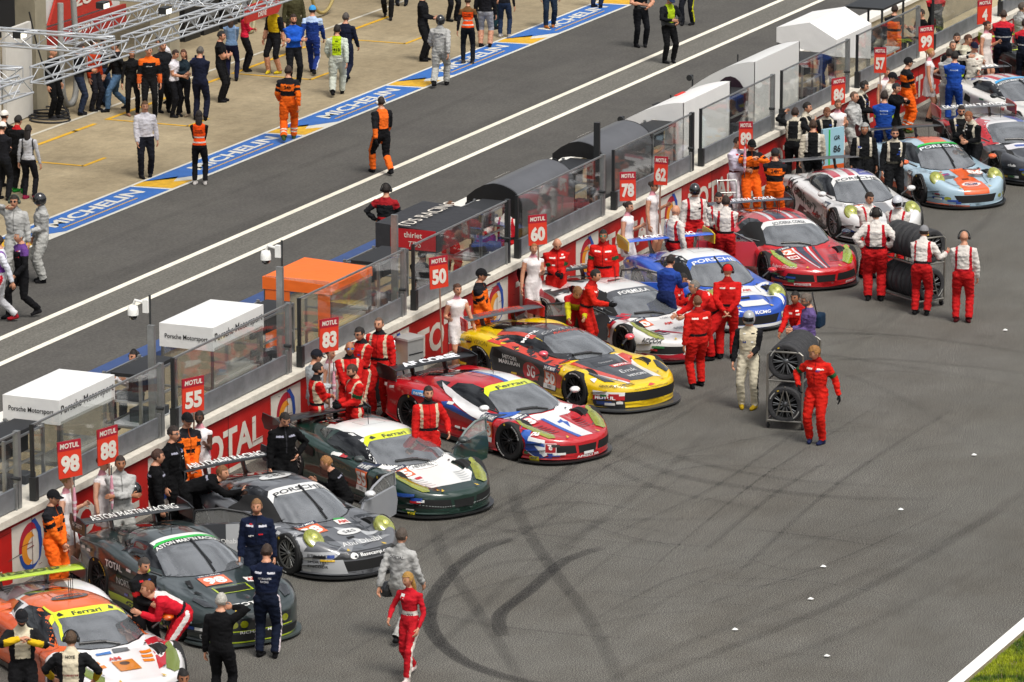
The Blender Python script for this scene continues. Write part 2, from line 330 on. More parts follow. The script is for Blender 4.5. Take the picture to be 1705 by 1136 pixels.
for px, py in [(1622, 760), (1500, 851), (1371, 946), (1224, 1051), (1377, 1095), (1674, 552), (1350, 1000)]:
    x, y = G(px, py); s = .04
    o = MB().add([(x-s, y-.03, .03), (x+s, y-.04, .022), (x+s*1.1, y+.03, .04), (x-s*.8, y+.045, .026), (x, y, .055)], [(0, 1, 4), (1, 2, 4), (2, 3, 4), (3, 0, 4)], WHITE).build('paper_scrap')
    lab = {1622: 'white paper scrap on the asphalt at the far right', 1500: 'white paper scrap lying right of the tyre mark fan', 1371: 'white paper scrap on asphalt second from the bottom right grass', 1224: 'white paper scrap at the lower middle of the asphalt', 1377: 'pale crumpled scrap nearest the grass corner', 1674: 'small pale scrap at the right edge beyond the tyre carts', 1350: 'faint small scrap in the lower middle asphalt'}[px]
    tag(o, lab, 'scrap', 'paper scraps on the asphalt')
# ================================================================ pit wall
RED = M('b41a16', .5, 0, .15, .3, 2.5, .16, 1.6); CAPM = M('c9c3b6', .8, 0, 0, .3, 30, .16, 4); WY = 36.2
CONC = M('a39880', .9, 0, 0, .4, 25, .16, 2)
root = empty('pit_wall', (90, 36.6, 0), 0, 'long low red concrete pit wall with white cap and fuel company lettering', 'wall')
def rel(mb, name, parent): # geometry collected in world coordinates, linked under parent
    o = mb.build(name, parent); o.location = -Vector(parent.location); return o
rel(MB().box((100, WY+.35, .54), (110, .62, 1.08), CONC), 'wall_core', root)
rel(MB().box((100, WY+.33, 1.14), (110, .76, .12), CAPM), 'cap', root)
rel(MB().add([(50, WY+.036, .02), (150, WY+.036, .02), (150, WY+.036, 1.075), (50, WY+.036, 1.075)], [(0, 1, 2, 3)], RED), 'red_face', root)
rel(MB().add([(50, WY+.030, .0), (150, WY+.030, .0), (150, WY+.030, .09), (50, WY+.030, .09)], [(0, 1, 2, 3)], CAPM), 'white_foot_stripe', root)
rel(MB().add([(50, WY+.030, 1.00), (150, WY+.030, 1.00), (150, WY+.030, 1.03), (50, WY+.030, 1.03)], [(0, 1, 2, 3)], matte('8c1016')), 'dark_red_stripe', root)
LW = M('cfc8bd', .6, 0, 0, 0, 40, .08, 4); LR = matte('a3122a'); LB = matte('1c4594'); LO = matte('d88a1e')
for k in range(-1, 12):
    cx = 64.85+4.67*k; O = (cx, WY+.036, .53); ux, uy = (1, 0, 0), (0, 0, 1)
    mb = MB(); flat_poly(mb, [(-.60, -.46), (.60, -.46), (.60, .46), (-.60, .46)], O, ux, uy, LW, .004)
    rel(mb, 'logo_panel', root)
    mb = MB(); r = .40
    def blob(a0, a1, R1, dx, dy, r2, mat, lf):
        flat_poly(mb, arc(dx, dy, R1, R1, a0, a1, 24)+arc(dx+.09, dy-.02, r2, r2, a1, a0, 24), O, ux, uy, mat, lf)
    blob(20, 190, .38, .0, .02, .27, LR, .008); blob(190, 330, .38, .0, .0, .29, LB, .009)
    blob(75, 262, .27, -.02, -.02, .19, LO, .010)
    flat_poly(mb, [(.02, .42), (.16, .44), (.34, .24), (.38, .0), (.33, -.22), (.26, -.30), (.28, -.05), (.24, .18), (.14, .34)], O, ux, uy, LB, .011)
    rel(mb, 'emblem', root)
    mb = MB(); flat_text(mb, 'TOTAL', (cx+2.36, WY+.036, .52), ux, uy, .55, LW, w=2.75, bold=.035, lift=.004); rel(mb, 'lettering', root)
mbj = MB(); mbs = MB()
for i, x in enumerate(np.arange(57.9, 130, 2.335)):
    mbj.add([(x-.008, WY+.026, .0), (x+.008, WY+.026, .0), (x+.008, WY+.026, 1.08), (x-.008, WY+.026, 1.08)], [(0, 1, 2, 3)], matte('4a1010'))
rel(mbj, 'panel_joint', root)
_r3 = random.Random(8); SM = matte('7a1a16'); SG = matte('5c5650')
for i in range(150):
    x, z, w, h = _r3.uniform(58, 128), _r3.uniform(.06, .95), _r3.uniform(.03, .5), _r3.uniform(.004, .014); a = _r3.uniform(-.02, .02); q = .0245-.00002*i
    mbs.add([(x, WY+q, z), (x+w, WY+q, z+a), (x+w*.9, WY+q, z+a+h), (x+w*.1, WY+q, z+h)], [(0, 1, 2, 3)], SM if i % 3 else SG)
rel(mbs, 'scuff_mark', root)
# barrier on the lane side
root = empty('lane_barrier', (90, 39.7, 0), 0, 'low beige concrete barrier with white and blue cap along the pit lane', 'wall')
rel(MB().box((100, 39.72, .48), (110, .34, .96), CONC), 'wall_core', root)
WC = M('d6d3cb', .6, 0, 0, 0, 40, .06, 4); BC = M('2b4372', .6, 0, 0, 0, 40, .12, 4)
segs = [(50, 67.9, 'w'), (67.9, 73.6, 'w'), (73.6, 76.6, 'b'), (76.6, 79.5, 'b'), (79.5, 88.8, 'b'), (88.8, 125, 'w'), (125, 150, 'w')]
for a, b, c in segs: rel(MB().box(((a+b)/2, 39.72, 1.0), (b-a-.01, .44, .10), WC if c == 'w' else BC), 'cap', root)
sheet('service_walk', [(20, 36.8), (400, 36.8), (400, 39.5), (20, 39.5)], .02, M('a89b7c', .9, 0, 0, .2, 30, .18, 1.2))
# glass screens
GL = glass_mat((.97, .98, .975), .62, .008); ALU = M('7d8084', .5, .55, 0, 0, 40, .25, 3); DARK = M('1c1e20', .45); POST = M('8e9090', .45, .7, 0, 0, 40, .2, 5)
side_words = ['leftmost', 'in front of the first white box tent', 'in front of the second white box tent', 'in front of the orange tent', 'in front of the black tent', 'in front of the nearer arched canopy', 'in front of the farther arched canopy', 'in front of the white domed tent', 'in front of the white shell booth', 'in front of the white gabled tent', 'behind the grid girl holding 99', 'farthest along the wall at the top right', 'beyond the last one in the corner']
xs = [60.5, 65.45, 70.36, 75.27, 80.18, 85.10, 90.14, 95.13, 100.17, 105.3, 110.9, 116.3]
for i, x in enumerate(xs):
    L = 4.42; y = 36.34; x -= .28
    t = empty('glass_screen', (x, y, 1.2), 0, 'clear glass screen on a grey metal base, '+side_words[i], 'screen', 'glass screens on the pit wall')
    MB().box((L/2, 0, .19), (L, .05, .34), ALU).build('metal_base', t)
    MB().box((L/2, 0, .80), (L-.06, .012, .86), GL).build('pane', t)
    MB().box((L/2, 0, 1.245), (L, .035, .03), POST).build('top_rail', t)
    MB().box((0, 0, .64), (.045, .06, 1.24), DARK).box((0, -.02, .2), (.10, .12, .38), DARK).build('end_post', t)
    MB().box((L+.04, 0, .62), (.10, .09, 1.30), DARK if i in (6, 4) else POST).build('main_post', t)
    MB().box((L*.98, -.03, .18), (.05, .05, .5), POST).cyl((L-.02, -.08, .5), (L-.02, .05, .5), .03, DARK).build('bracket', t)
# tall uprights of the wall
for i, (x, lab) in enumerate([(70.0, 'grey upright post between first and second glass screen'), (74.95, 'grey upright post beside the orange tent'), (79.85, 'grey upright post left of the black tent'), (89.85, 'black upright post right of the arched canopy')]):
    t = MB().box((0, 0, .95), (.075, .12, 1.9), POST if i < 3 else DARK).box((0, 0, .05), (.22, .24, .1), POST).build('wall_post', None, (x+.12, 36.75, 1.08)); tag(t, lab, 'post', 'upright posts on the pit wall')
# ================================================================ team stands behind the wall
FAB = M('d8d8d6', .7, 0, 0, .3, 6, .04, 2); FABG = M('b9bab8', .75, 0, 0, .3, 6, .05, 2)
def legs(mb, x0, x1, y0, y1, z, mat, r=.03):
    for x in (x0, x1):
        for y in (y0, y1): mb.cyl((x, y, 0), (x, y, z), r, mat, 8)
CLEAR = glass_mat((.80, .80, .77), .7, .10)
def box_tent(x0, x1, y0, y1, zt, fh, mat, label, sides=True, slope=0.0, front=None, name='box_tent'):
    t = empty(name, (x0, y0, 0), 0, label, 'tent'); w, d = x1-x0, y1-y0; mb = MB()
    P = [(0, 0, zt), (w, 0, zt), (w, d, zt+slope), (0, d, zt+slope)]; Q = [(a, b, zt-fh) for a, b, _ in P]; C = (w/2, d/2, zt+.06)
    mb.add(P+Q+[C], [(0, 1, 8), (1, 2, 8), (2, 3, 8), (3, 0, 8), (0, 4, 5, 1), (1, 5, 6, 2), (2, 6, 7, 3), (3, 7, 4, 0)], mat); mb.build('canopy', t)
    f = MB(); legs(f, .04, w-.04, .04, d-.04, zt-fh, steel('6d6f72')); 
    for a in (.04, w-.04): f.cyl((a, .04, 1.2), (a, d-.04, 1.2), .02, steel('8d8f92'))
    f.build('frame', t)
    if sides:
        MB().box((0.02, d/2, (zt-fh+.5)/2+.25), (.012, d-.08, zt-fh-.5), CLEAR).build('side_curtain', t)
        MB().box((w/2, .0, (zt-fh+1.2)/2+.1), (w-.1, .012, zt-fh-1.3), CLEAR).build('front_curtain', t)
        MB().box((w/2, .12, .62), (w-.1, .02, 1.2), M('bdb9ae', .7, 0, 0, 0, 40, .1, 3)).box((w/2, .35, 1.22), (w-.2, .5, .04), M('d0cec8', .5)).build('counter', t)
    return t
tA = box_tent(67.2, 69.15, 36.95, 38.0, 2.32, .42, FAB, 'leftmost white box tent with black lettering behind the glass screen')
tB = box_tent(72.8, 74.8, 36.95, 38.0, 2.33, .42, FAB, 'white box tent with black lettering beside the camera pole and orange tent')
BT = matte('1b1b1e')
for t, w in ((tA, 1.95), (tB, 2.0)):
    mb = MB(); flat_text(mb, 'Porsche Motorsport', (w/2, -.004, 2.12), (1, 0, 0), (0, 0, 1), .19, BT, w=w*.94, bold=.012)
    flat_text(mb, 'Porsche Motorsport', (-.004, .52, 2.10), (0, -1, 0), (0, 0, 1), .11, BT, w=.84, bold=.012); mb.build('lettering', t)
tO = box_tent(77.6, 79.4, 36.95, 38.35, 2.08, .17, M('e2661a', .6, 0, 0, .5, 5, .05, 2), 'bright orange fabric tent beside the white box tent', slope=.06)
MB().box((.9, .012, 1.75), (1.75, .02, .35), glass_mat((.7, .45, .25), .6, .1)).build('orange_screen', tO)
MB().box((.02, 1.1, 1.3), (.02, .5, 1.2), M('d2601c', .7)).box((.02, .15, 1.3), (.02, .25, 1.2), M('d2601c', .7)).build('orange_panel', tO)
tK = box_tent(82.35, 84.6, 36.95, 38.25, 2.16, .42, M('26262a', .6, 0, 0, .5, 6, .1, 3), 'black fabric tent with red lettered side panel', sides=False, slope=.08)
mb = MB(); mb.box((-.006, .50, 1.97), (.01, .95, .40), M('a8121c', .5)); flat_text(mb, 'thiriet', (-.012, .50, 2.06), (0, -1, 0), (0, 0, 1), .11, LW, bold=.01); flat_text(mb, 'TDS', (-.012, .46, 1.88), (0, -1, 0), (0, 0, 1), .11, LW, bold=.0, shear=.2)
mb.build('side_panel', tK)
mb = MB(); flat_text(mb, 'TDS RACING', (1.1, .7, 2.24), (1, 0, 0), (0, 1, 0), .3, LW, bold=.0); mb.build('lettering', tK)
def arch_tent(x0, x1, label, shell, endm, zt=2.45, y0=37.0, depth=1.5, holes=True, endth=.04, foot=0.0, lettering=None, sharp=None):
    t = empty('arched_canopy', (x0, y0, 0), 0, label, 'canopy'); w = x1-x0; ny = 18
    prof = []; 
    for i in range(ny+1):
        u = i/ny
        if u < .12: prof.append((0, 1.1+(zt-.42-1.1)*u/.12))
        else:
            v = (u-.12)/.88; a = pi*(1-v*.62)     # sweeps from vertical side over the top to the far tip
            prof.append((.62-.62*cos(pi-a) if False else .62+.62*cos(a), zt-.42+.42*sin(a)) if a > pi/2 else (.62+(depth-.62)*(1-a/(pi/2))/.0001 if False else .62+(depth-.62)*((pi/2-a)/(pi/2-.38*pi)), zt-.30*((pi/2-a)/(pi/2-.38*pi))**1.8))
    if sharp: prof = [(0, 1.1), (0, 1.7), (0, zt-.01)]+[(depth*u, zt-sharp*u**1.7) for u in np.linspace(0, 1, 16)]
    inner = [(y+(.05 if y < .62 else 0), z-.05) for y, z in prof]
    mb = MB(); V = [(0, y, z) for y, z in prof]+[(w, y, z) for y, z in prof]; n = len(prof)
    mb.add(V, [(i, i+1, n+i+1, n+i) for i in range(n-1)], shell, not sharp); Vi = [(0, y, z) for y, z in inner]+[(w, y, z) for y, z in inner]
    mb.add(Vi, [(i, i+1, n+i+1, n+i) for i in range(n-1)], endm, True); mb.build('roof', t)
    for x in (0, w-.05):
        # end panel: curved band that runs down into the leg
        lo = []
        for i, (y, z) in enumerate(prof[2:]):
            f = i/(len(prof)-3); lo.append((.42+(y-.42)*(.35+.65*f) if y > .42 else .42, min(z-.22, (zt-.95)+.62*math.sin(min(1, f*1.35)*pi/2))))
        poly = [(0, foot)]+prof+lo[::-1]+[(.40, foot)]
        MB().prism(poly, x, x+.05, endm, 'YZ').build('end_panel', t)
    f = MB(); f.cyl((.05, depth-.1, .9), (.05, depth-.1, zt-.4), .02, DARK, 8); f.cyl((w-.05, depth-.1, .9), (w-.05, depth-.1, zt-.4), .02, DARK, 8)
    f.build('strut', t); MB().cyl((-.06, depth-.06, zt-.46), (.02, depth-.06, zt-.46), .07, DARK, 12).build('fan', t)
    if lettering:
        mb = MB(); flat_text(mb, lettering, (w/2, depth*.86, zt-.14), (1, 0, 0), (0, 1, -.3), .09, LW, bold=.0, lift=.03); mb.build('lettering', t)
    return t
GM = M('77777a', .38, .75, 0, 0, 40, .12, 1.2); BKP = M('141416', .4)
arch_tent(86.6, 89.4, 'nearer arched canopy with brushed grey roof and black end panel', GM, BKP, 2.26, depth=1.2, lettering='endurance racing')
arch_tent(91.05, 93.7, 'farther arched canopy with brushed grey roof beside white domed tent', GM, BKP, 2.32, depth=1.2, lettering='endurance racing')
WD = M('d9d8d6', .7, 0, 0, .3, 5, .04, 2)
tW = arch_tent(95.5, 98.4, 'white domed fabric tent with red mark on its roof', WD, WD, 2.42, y0=37.0, depth=1.5, sharp=.55)
mb = MB(); mb.box((1.9, .80, 2.24), (.5, .1, .02), matte('c8281c')).box((1.2, 1.1, 2.12), (.35, .06, .02), BLACK); mb.build('roof_mark', tW)
tS = arch_tent(99.9, 102.9, 'white rigid shell booth with dark rounded window', M('d2d2d0', .45), M('d2d2d0', .45), 2.60, y0=37.0, depth=1.6, sharp=.75)
mb = MB(); mb.prism(arc(.55, 1.7, .38, .55, 0, 360, 20)[:-1], -.07, -.04, M('2a1c26', .2), 'YZ').box((1.4, .02, 1.2), (2.2, .03, 1.6), M('d2d2d0', .45)); mb.build('window', tS)
# gabled white tent
t = empty('gable_tent', (105.3, 36.95, 0), 0, 'white gabled fabric tent with wrinkled side cloth', 'tent'); mb = MB()
w, d = 2.5, 1.5; mb.add([(0, 0, 2.25), (w, 0, 2.25), (w, d*.45, 2.62), (0, d*.45, 2.62), (w, d, 2.45), (0, d, 2.45), (0, 0, 1.85), (w, 0, 1.4), (0, d, 2.1), (w, d, 2.0), (0, d*.5, 1.95)], [(0, 1, 2, 3), (3, 2, 4, 5), (0, 6, 7, 1), (0, 3, 10, 6), (3, 5, 8, 10)], WD)
mb.build('canopy', t); f = MB(); legs(f, .03, w-.03, .03, d-.03, 2.2, steel('808285')); f.build('frame', t); MB().box((w*.5, .01, 1.2), (w-.1, .012, 1.5), CLEAR).build('front_curtain', t)
t = empty('equipment_frame', (109.6, 37.3, 0), 0, 'black framed timing stand under a rail at the top right', 'stand')
mb = MB(); legs(mb, 0, 1.6, 0, .9, 2.3, DARK); mb.box((.8, .45, 2.3), (1.7, 1.0, .05), DARK); mb.build('frame', t); MB().box((.8, .4, 1.45), (1.3, .1, .5), matte('1a1a1c')).build('screen', t); MB().box((.8, .4, 1.1), (1.5, .7, .05), M('b8b8b4', .5)).build('shelf', t)
# timing stands (monitor racks) beside the tents
def rack(x, y, label, w=1.3, dark='1b1c1f'):
    t = empty('timing_stand', (x, y, 0), 0, label, 'stand', 'timing stands behind the glass'); f = MB()
    for a in (0, w):
        for b in (0, .7): f.box((a, b, 1.0), (.05, .05, 2.0), steel('9a9c9e'))
    for z in (.55, 1.05, 1.5, 1.95):
        for b in (0, .7): f.box((w/2, b, z), (w, .035, .035), steel('9a9c9e'))
        for a in (0, w): f.box((a, .35, z), (.035, .7, .035), steel('9a9c9e'))
    f.build('frame', t)
    MB().box((w/2, .3, 1.07), (w-.05, .6, .03), M('b4b6b6', .5)).build('shelf', t)
    for k in range(2):
        s = MB().box((w*(.28+.44*k), .25, 1.72), (w*.4, .07, .33), matte(dark)).build('monitor', t); MB().box((0, .037, 0), (.001, .001, .001), BLACK)
    MB().box((w*.3, .2, 1.2), (.3, .3, .22), matte('23252a')).build('equipment_box', t); MB().box((w*.7, .15, 1.16), (.35, .25, .14), matte('3b3e42')).build('equipment_box', t)
    MB().box((w/2, .3, 1.98), (w+.1, .5, .06), M(dark, .6)).build('padded_top', t)
    return t
rack(70.45, 37.15, 'metal timing stand with monitors beside the seated headset man'); rack(75.1, 37.15, 'metal timing stand between white box tent and orange tent')
rack(80.1, 37.15, 'dark timing stand between orange tent and black tent'); rack(84.9, 37.15, 'dark timing stand right of the black tent'); rack(89.5, 37.15, 'dark timing stand between the two arched canopies')
rack(94.1, 37.15, 'black timing stand left of the white domed tent'); rack(98.6, 37.15, 'black timing stand right of the white domed tent'); rack(103.5, 37.15, 'dark timing stand left of the gabled tent'); rack(65.6, 37.1, 'dark timing stand at the left edge of the picture')
# camera poles
for px, py, lab in [(251, 590, 'nearer grey pole with white dome camera beside the seated headset man'), (470, 480, 'farther grey pole with white dome camera in front of the orange tent')]:
    x, z = onY(px, py, 36.85); t = empty('camera_pole', (x, 36.85, 1.2), 0, lab, 'camera pole', 'dome camera poles on the wall')
    h = onY(px, 490 if px < 300 else 400, 36.85)[1]-1.2
    MB().cyl((0, 0, 0), (0, 0, h), .022, steel('55585a'), 8).build('pole', t)
    c = MB().box((-.02, .06, h-.2), (.08, .1, .22), WHITE).build('mount', t); MB().tube([(0, .1, h-.15), (0, .28, h-.12), (0, .32, h-.22)], .025, WHITE).lathe([(.0, h-.20), (.08, h-.22), (.095, h-.30), (.095, h-.38)], WHITE, 'Z', (0, .32, 0), 16).build('camera_housing', t)
    MB().lathe([(.08, h-.38), (.075, h-.42), (.05, h-.455), (0, h-.465)], M('101214', .1, 0, 1), 'Z', (0, .32, 0), 16).build('lens_dome', t); MB().box((0, 0, .12), (.1, .1, .24), DARK).build('clamp', t)
# ================================================================ garage side (top left)
GY = 55.7
g = empty('garage_building', (105, GY, 0), 0, 'pit garage front with dark open bays, concrete columns and red 26 sign', 'building')
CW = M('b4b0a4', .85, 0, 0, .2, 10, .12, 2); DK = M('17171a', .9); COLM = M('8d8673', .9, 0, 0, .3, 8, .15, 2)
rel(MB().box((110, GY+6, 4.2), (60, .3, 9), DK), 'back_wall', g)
rel(MB().box((110, GY+.6, 5.4), (60, 1.2, 3.4), CW), 'upper_wall', g)
for x in (100.6, 107.6, 114.6, 121.6, 93.6): rel(MB().box((x, GY+.15, 2), (.55, .55, 4), COLM), 'column', g)
for x0, x1 in ((96.4, 98.35), (98.45, 99.9)): rel(MB().prism([(x0, GY-.35), (x1, GY-.25), (x1, GY-.15), (x0, GY-.25)], .03, 2.3, M('c3c1bb', .8, 0, 0, .6, 3, .06, 1.5)), 'white_curtain', g)
rel(MB().box((103.3, GY+.35, 2.9), (4.3, .1, 2.2), M('c4c4c0', .7)), 'white_panel', g)
rd = M('a8281a', .6)
rel(MB().prism([(101.6, 1.9), (104.9, 1.9), (104.5, 2.62), (102.1, 2.62)], GY+.2, GY+.27, rd, 'XZ'), 'red_board', g)
rel(MB().box((103.4, GY+.18, 1.62), (4.2, .08, .46), M('8f2016', .6)), 'red_panel', g)
mb = MB(); flat_text(mb, '26', (103.3, GY+.19, 2.3), (1, 0, 0), (0, 0, 1), .3, LW, w=.95, bold=.03); flat_text(mb, 'GAZPROM', (103.5, GY+.29, 3.05), (1, 0, 0), (0, 0, 1), .16, matte('1d4f8c'), bold=.01); flat_text(mb, 'G-DRIVE', (103.2, GY+.135, 1.62), (1, 0, 0), (0, 0, 1), .22, LW, bold=.02)
rel(mb, 'lettering', g)
rel(MB().prism([(107.4, 1.8), (110.4, 1.8), (110.0, 2.2), (107.8, 2.2)], GY+.0, GY+.07, rd, 'XZ'), 'red_board', g)
mb = MB(); flat_text(mb, '26', (109.6, GY-.01, 2.03), (1, 0, 0), (0, 0, 1), .18, LW, w=.6, bold=.02); flat_text(mb, 'G-DRIVE', (108.7, GY-.01, 1.87), (1, 0, 0), (0, 0, 1), .1, LW, bold=.02); rel(mb, 'lettering', g)
for i in range(4): rel(MB().box((111+i*1.1, GY+1.4, .55), (.9, .6, 1.1), M('1a1b1d', .5)).box((111+i*1.1, GY+1.08, .6), (.7, .02, .3), M('6f7276', .4, .5)), 'flight_case', g)
x, y = G(435, 30, 1.6); s = empty('hanging_sign', (x, y, 1.6), 0, 'red hanging sign reading Drive beside the truss end', 'sign')
MB().prism([(-.9, 0), (.9, 0), (1.1, .16), (.9, .42), (-.9, .42)], -.03, .03, rd, 'XZ').build('board', s); mb = MB(); flat_text(mb, 'DRIVE', (0, -.032, .12), (1, 0, 0), (0, 0, 1), .13, LW, bold=.03, shear=.15); flat_text(mb, '26', (.4, -.032, .30), (1, 0, 0), (0, 0, 1), .15, LW, w=.6, bold=.03); mb.build('lettering', s)
MB().cyl((-.8, 0, .42), (-.8, 0, 2.3), .02, DARK).cyl((.8, 0, .42), (.8, 0, 2.3), .02, DARK).build('hanger', s)
# trusses
TM = M('c3c6c9', .38, .6)
def truss(a, b, s, label, zig=.42):
    a, b = Vector(a), Vector(b); L = (b-a).length; d = (b-a).normalized(); sd = Vector((-d.y, d.x, 0)); mb = MB(); h = s/2
    cs = [sd*h+Vector((0, 0, h)), sd*-h+Vector((0, 0, h)), sd*h+Vector((0, 0, -h)), sd*-h+Vector((0, 0, -h))]
    t = empty('truss', tuple(a), 0, label, 'truss', 'lattice trusses in front of the garages'); O = Vector((0, 0, 0))
    for c in cs: mb.cyl(c, c+d*L, .026, TM, 8)
    mb.build('chord', t); mb = MB(); n = int(L/zig)
    for i in range(n):
        p, q = d*(L*i/n), d*(L*(i+1)/n)
        for k, (u, v) in enumerate(((0, 1), (2, 3), (0, 2), (1, 3))):
            c0, c1 = (cs[u], cs[v]) if (i+k) % 2 else (cs[v], cs[u]); mb.cyl(p+c0, q+c1, .011, TM, 5, cap=False)
        if i % 4 == 0:
            for u, v in ((0, 1), (2, 3), (0, 2), (1, 3)): mb.cyl(p+cs[u], p+cs[v], .011, TM, 5, cap=False)
    mb.build('lattice', t)
    return t
zt = 4.3; P = lambda x, y: (*G(x, y, zt), zt)
a = P(62, 126); b = P(222, 80); c = P(370, 16); yl = a[1]
truss(a, (b[0], yl, zt), .32, 'white lattice truss running right from the tower corner')
truss((b[0]+.3, yl, zt), (b[0]+16, yl, zt), .32, 'long white lattice truss at the top beside the red sign')
e0 = P(180, 40); truss((P(115, 62)[0], P(115, 62)[1], zt), (P(115, 62)[0]+14, P(115, 62)[1], zt), .3, 'rear white lattice truss parallel to the garages')
truss((b[0]+.1, yl+.3, zt), (b[0]+.1, yl+7, zt), .32, 'grey lattice truss crossing above the garage curtain')
truss((c[0]+1.2, yl+.3, zt), (c[0]+1.2, yl+8, zt), .3, 'grey lattice truss crossing at the top of the picture')
q = P(43, 140); truss((q[0]-8, q[1]+.0, zt), (q[0], q[1], zt), .32, 'short lattice truss end at the left edge')
truss((a[0]-.2, yl+.3, zt), (a[0]-.2, yl+5, zt), .3, 'grey lattice truss running back from the tower corner')
def flood(px, py, lab):
    x, y = G(px, py, zt+.1); t = empty('floodlight', (x, y, zt+.1), 0, lab, 'lamp', 'small floodlights on the trusses'); MB().box((0, 0, 0), (.3, .18, .14), DARK).build('housing', t)
    m = bpy.data.materials.new('lamp_face'); m.use_nodes = True; b = m.node_tree.nodes['Principled BSDF']; b.inputs['Emission Color'].default_value = (1, .93, .7, 1); b.inputs['Emission Strength'].default_value = 1.3
    MB().box((0, -.094, -.02), (.24, .01, .10), m).build('lamp_face', t)
flood(33, 57, 'floodlight on the left truss above the white curtain'); flood(171, 8, 'floodlight on the top truss left of the middle'); flood(275, 17, 'floodlight on the top truss beside the red sign')
# air hose and cables
x, y = G(116, 178); h = [(x-.35, y, 2.6), (x-.38, y, 1.4), (x-.35, y, .5), (x-.15, y, .1), (x+.15, y, .08), (x+.35, y, .4), (x+.38, y, 1.3), (x+.3, y, 2.6)]
tag(MB().tube(smoothpts(h, 40), .075, M('8f8f8c', .6), 10).build('air_hose'), 'fat grey air hose hanging in a loop by the garage', 'hose')
x, y = G(158, 65, .1); 
x, y = G(550, 28); mbh = MB(); mbh.tube([(x+.75*cos(a), y+.2, .85+.75*sin(a)) for a in np.linspace(0, 2*pi, 30)], .045, M('9c8a52', .6), 8); tag(mbh.build('hose_reel'), 'yellowish hose coiled in a big ring at the top', 'hose')
x, y = G(395, 60); tag(MB().tube(smoothpts([(x, y, 2.5), (x+.1, y, 1), (x+.25, y-.1, .2), (x+.5, y-.2, .1), (x+.8, y-.1, .6), (x+.9, y, 2.4)], 30), .06, M('8f8768', .6), 8).build('air_hose'), 'beige hose hanging beside the pink jacket person', 'hose')
x, y = G(75, 196); mb = MB()
for k in range(4): mb.tube([(x+.3*k-.3+.42*cos(a), y+.18*k-.3+.5*sin(a), .03+.012*k) for a in np.linspace(0, 2*pi, 26)], .022, BLACK, 6)
mb.tube(smoothpts([(x-.3, y+.2, 2.6), (x-.1, y, 1.4), (x+.25, y-.3, .4), (x+.3, y-.5, .05)], 20), .02, BLACK, 6); tag(mb.build('cable_coil'), 'black cables coiled on the concrete beside the column', 'cable')
# ================================================================ race cars
def pch(xs, ys):
    """smooth monotone interpolation through (xs, ys); xs may be given front to back"""
    o = np.argsort(xs); xs = np.array(xs, float)[o]; ys = np.array(ys, float)[o]; h = np.diff(xs); d = np.diff(ys)/h; m = np.zeros(len(xs))
    for i in range(1, len(xs)-1):
        if d[i-1]*d[i] > 0: w1, w2 = 2*h[i]+h[i-1], h[i]+2*h[i-1]; m[i] = (w1+w2)/(w1/d[i-1]+w2/d[i])
    m[0], m[-1] = d[0], d[-1]
    def f(x):
        x = np.clip(np.asarray(x, float), xs[0], xs[-1]); i = np.clip(np.searchsorted(xs, x)-1, 0, len(xs)-2); t = (x-xs[i])/h[i]
        return (2*t**3-3*t**2+1)*ys[i]+(t**3-2*t**2+t)*h[i]*m[i]+(-2*t**3+3*t**2)*ys[i+1]+(t**3-t**2)*h[i]*m[i+1]
    return f
def keys(d): return pch(list(d.keys()), list(d.values()))
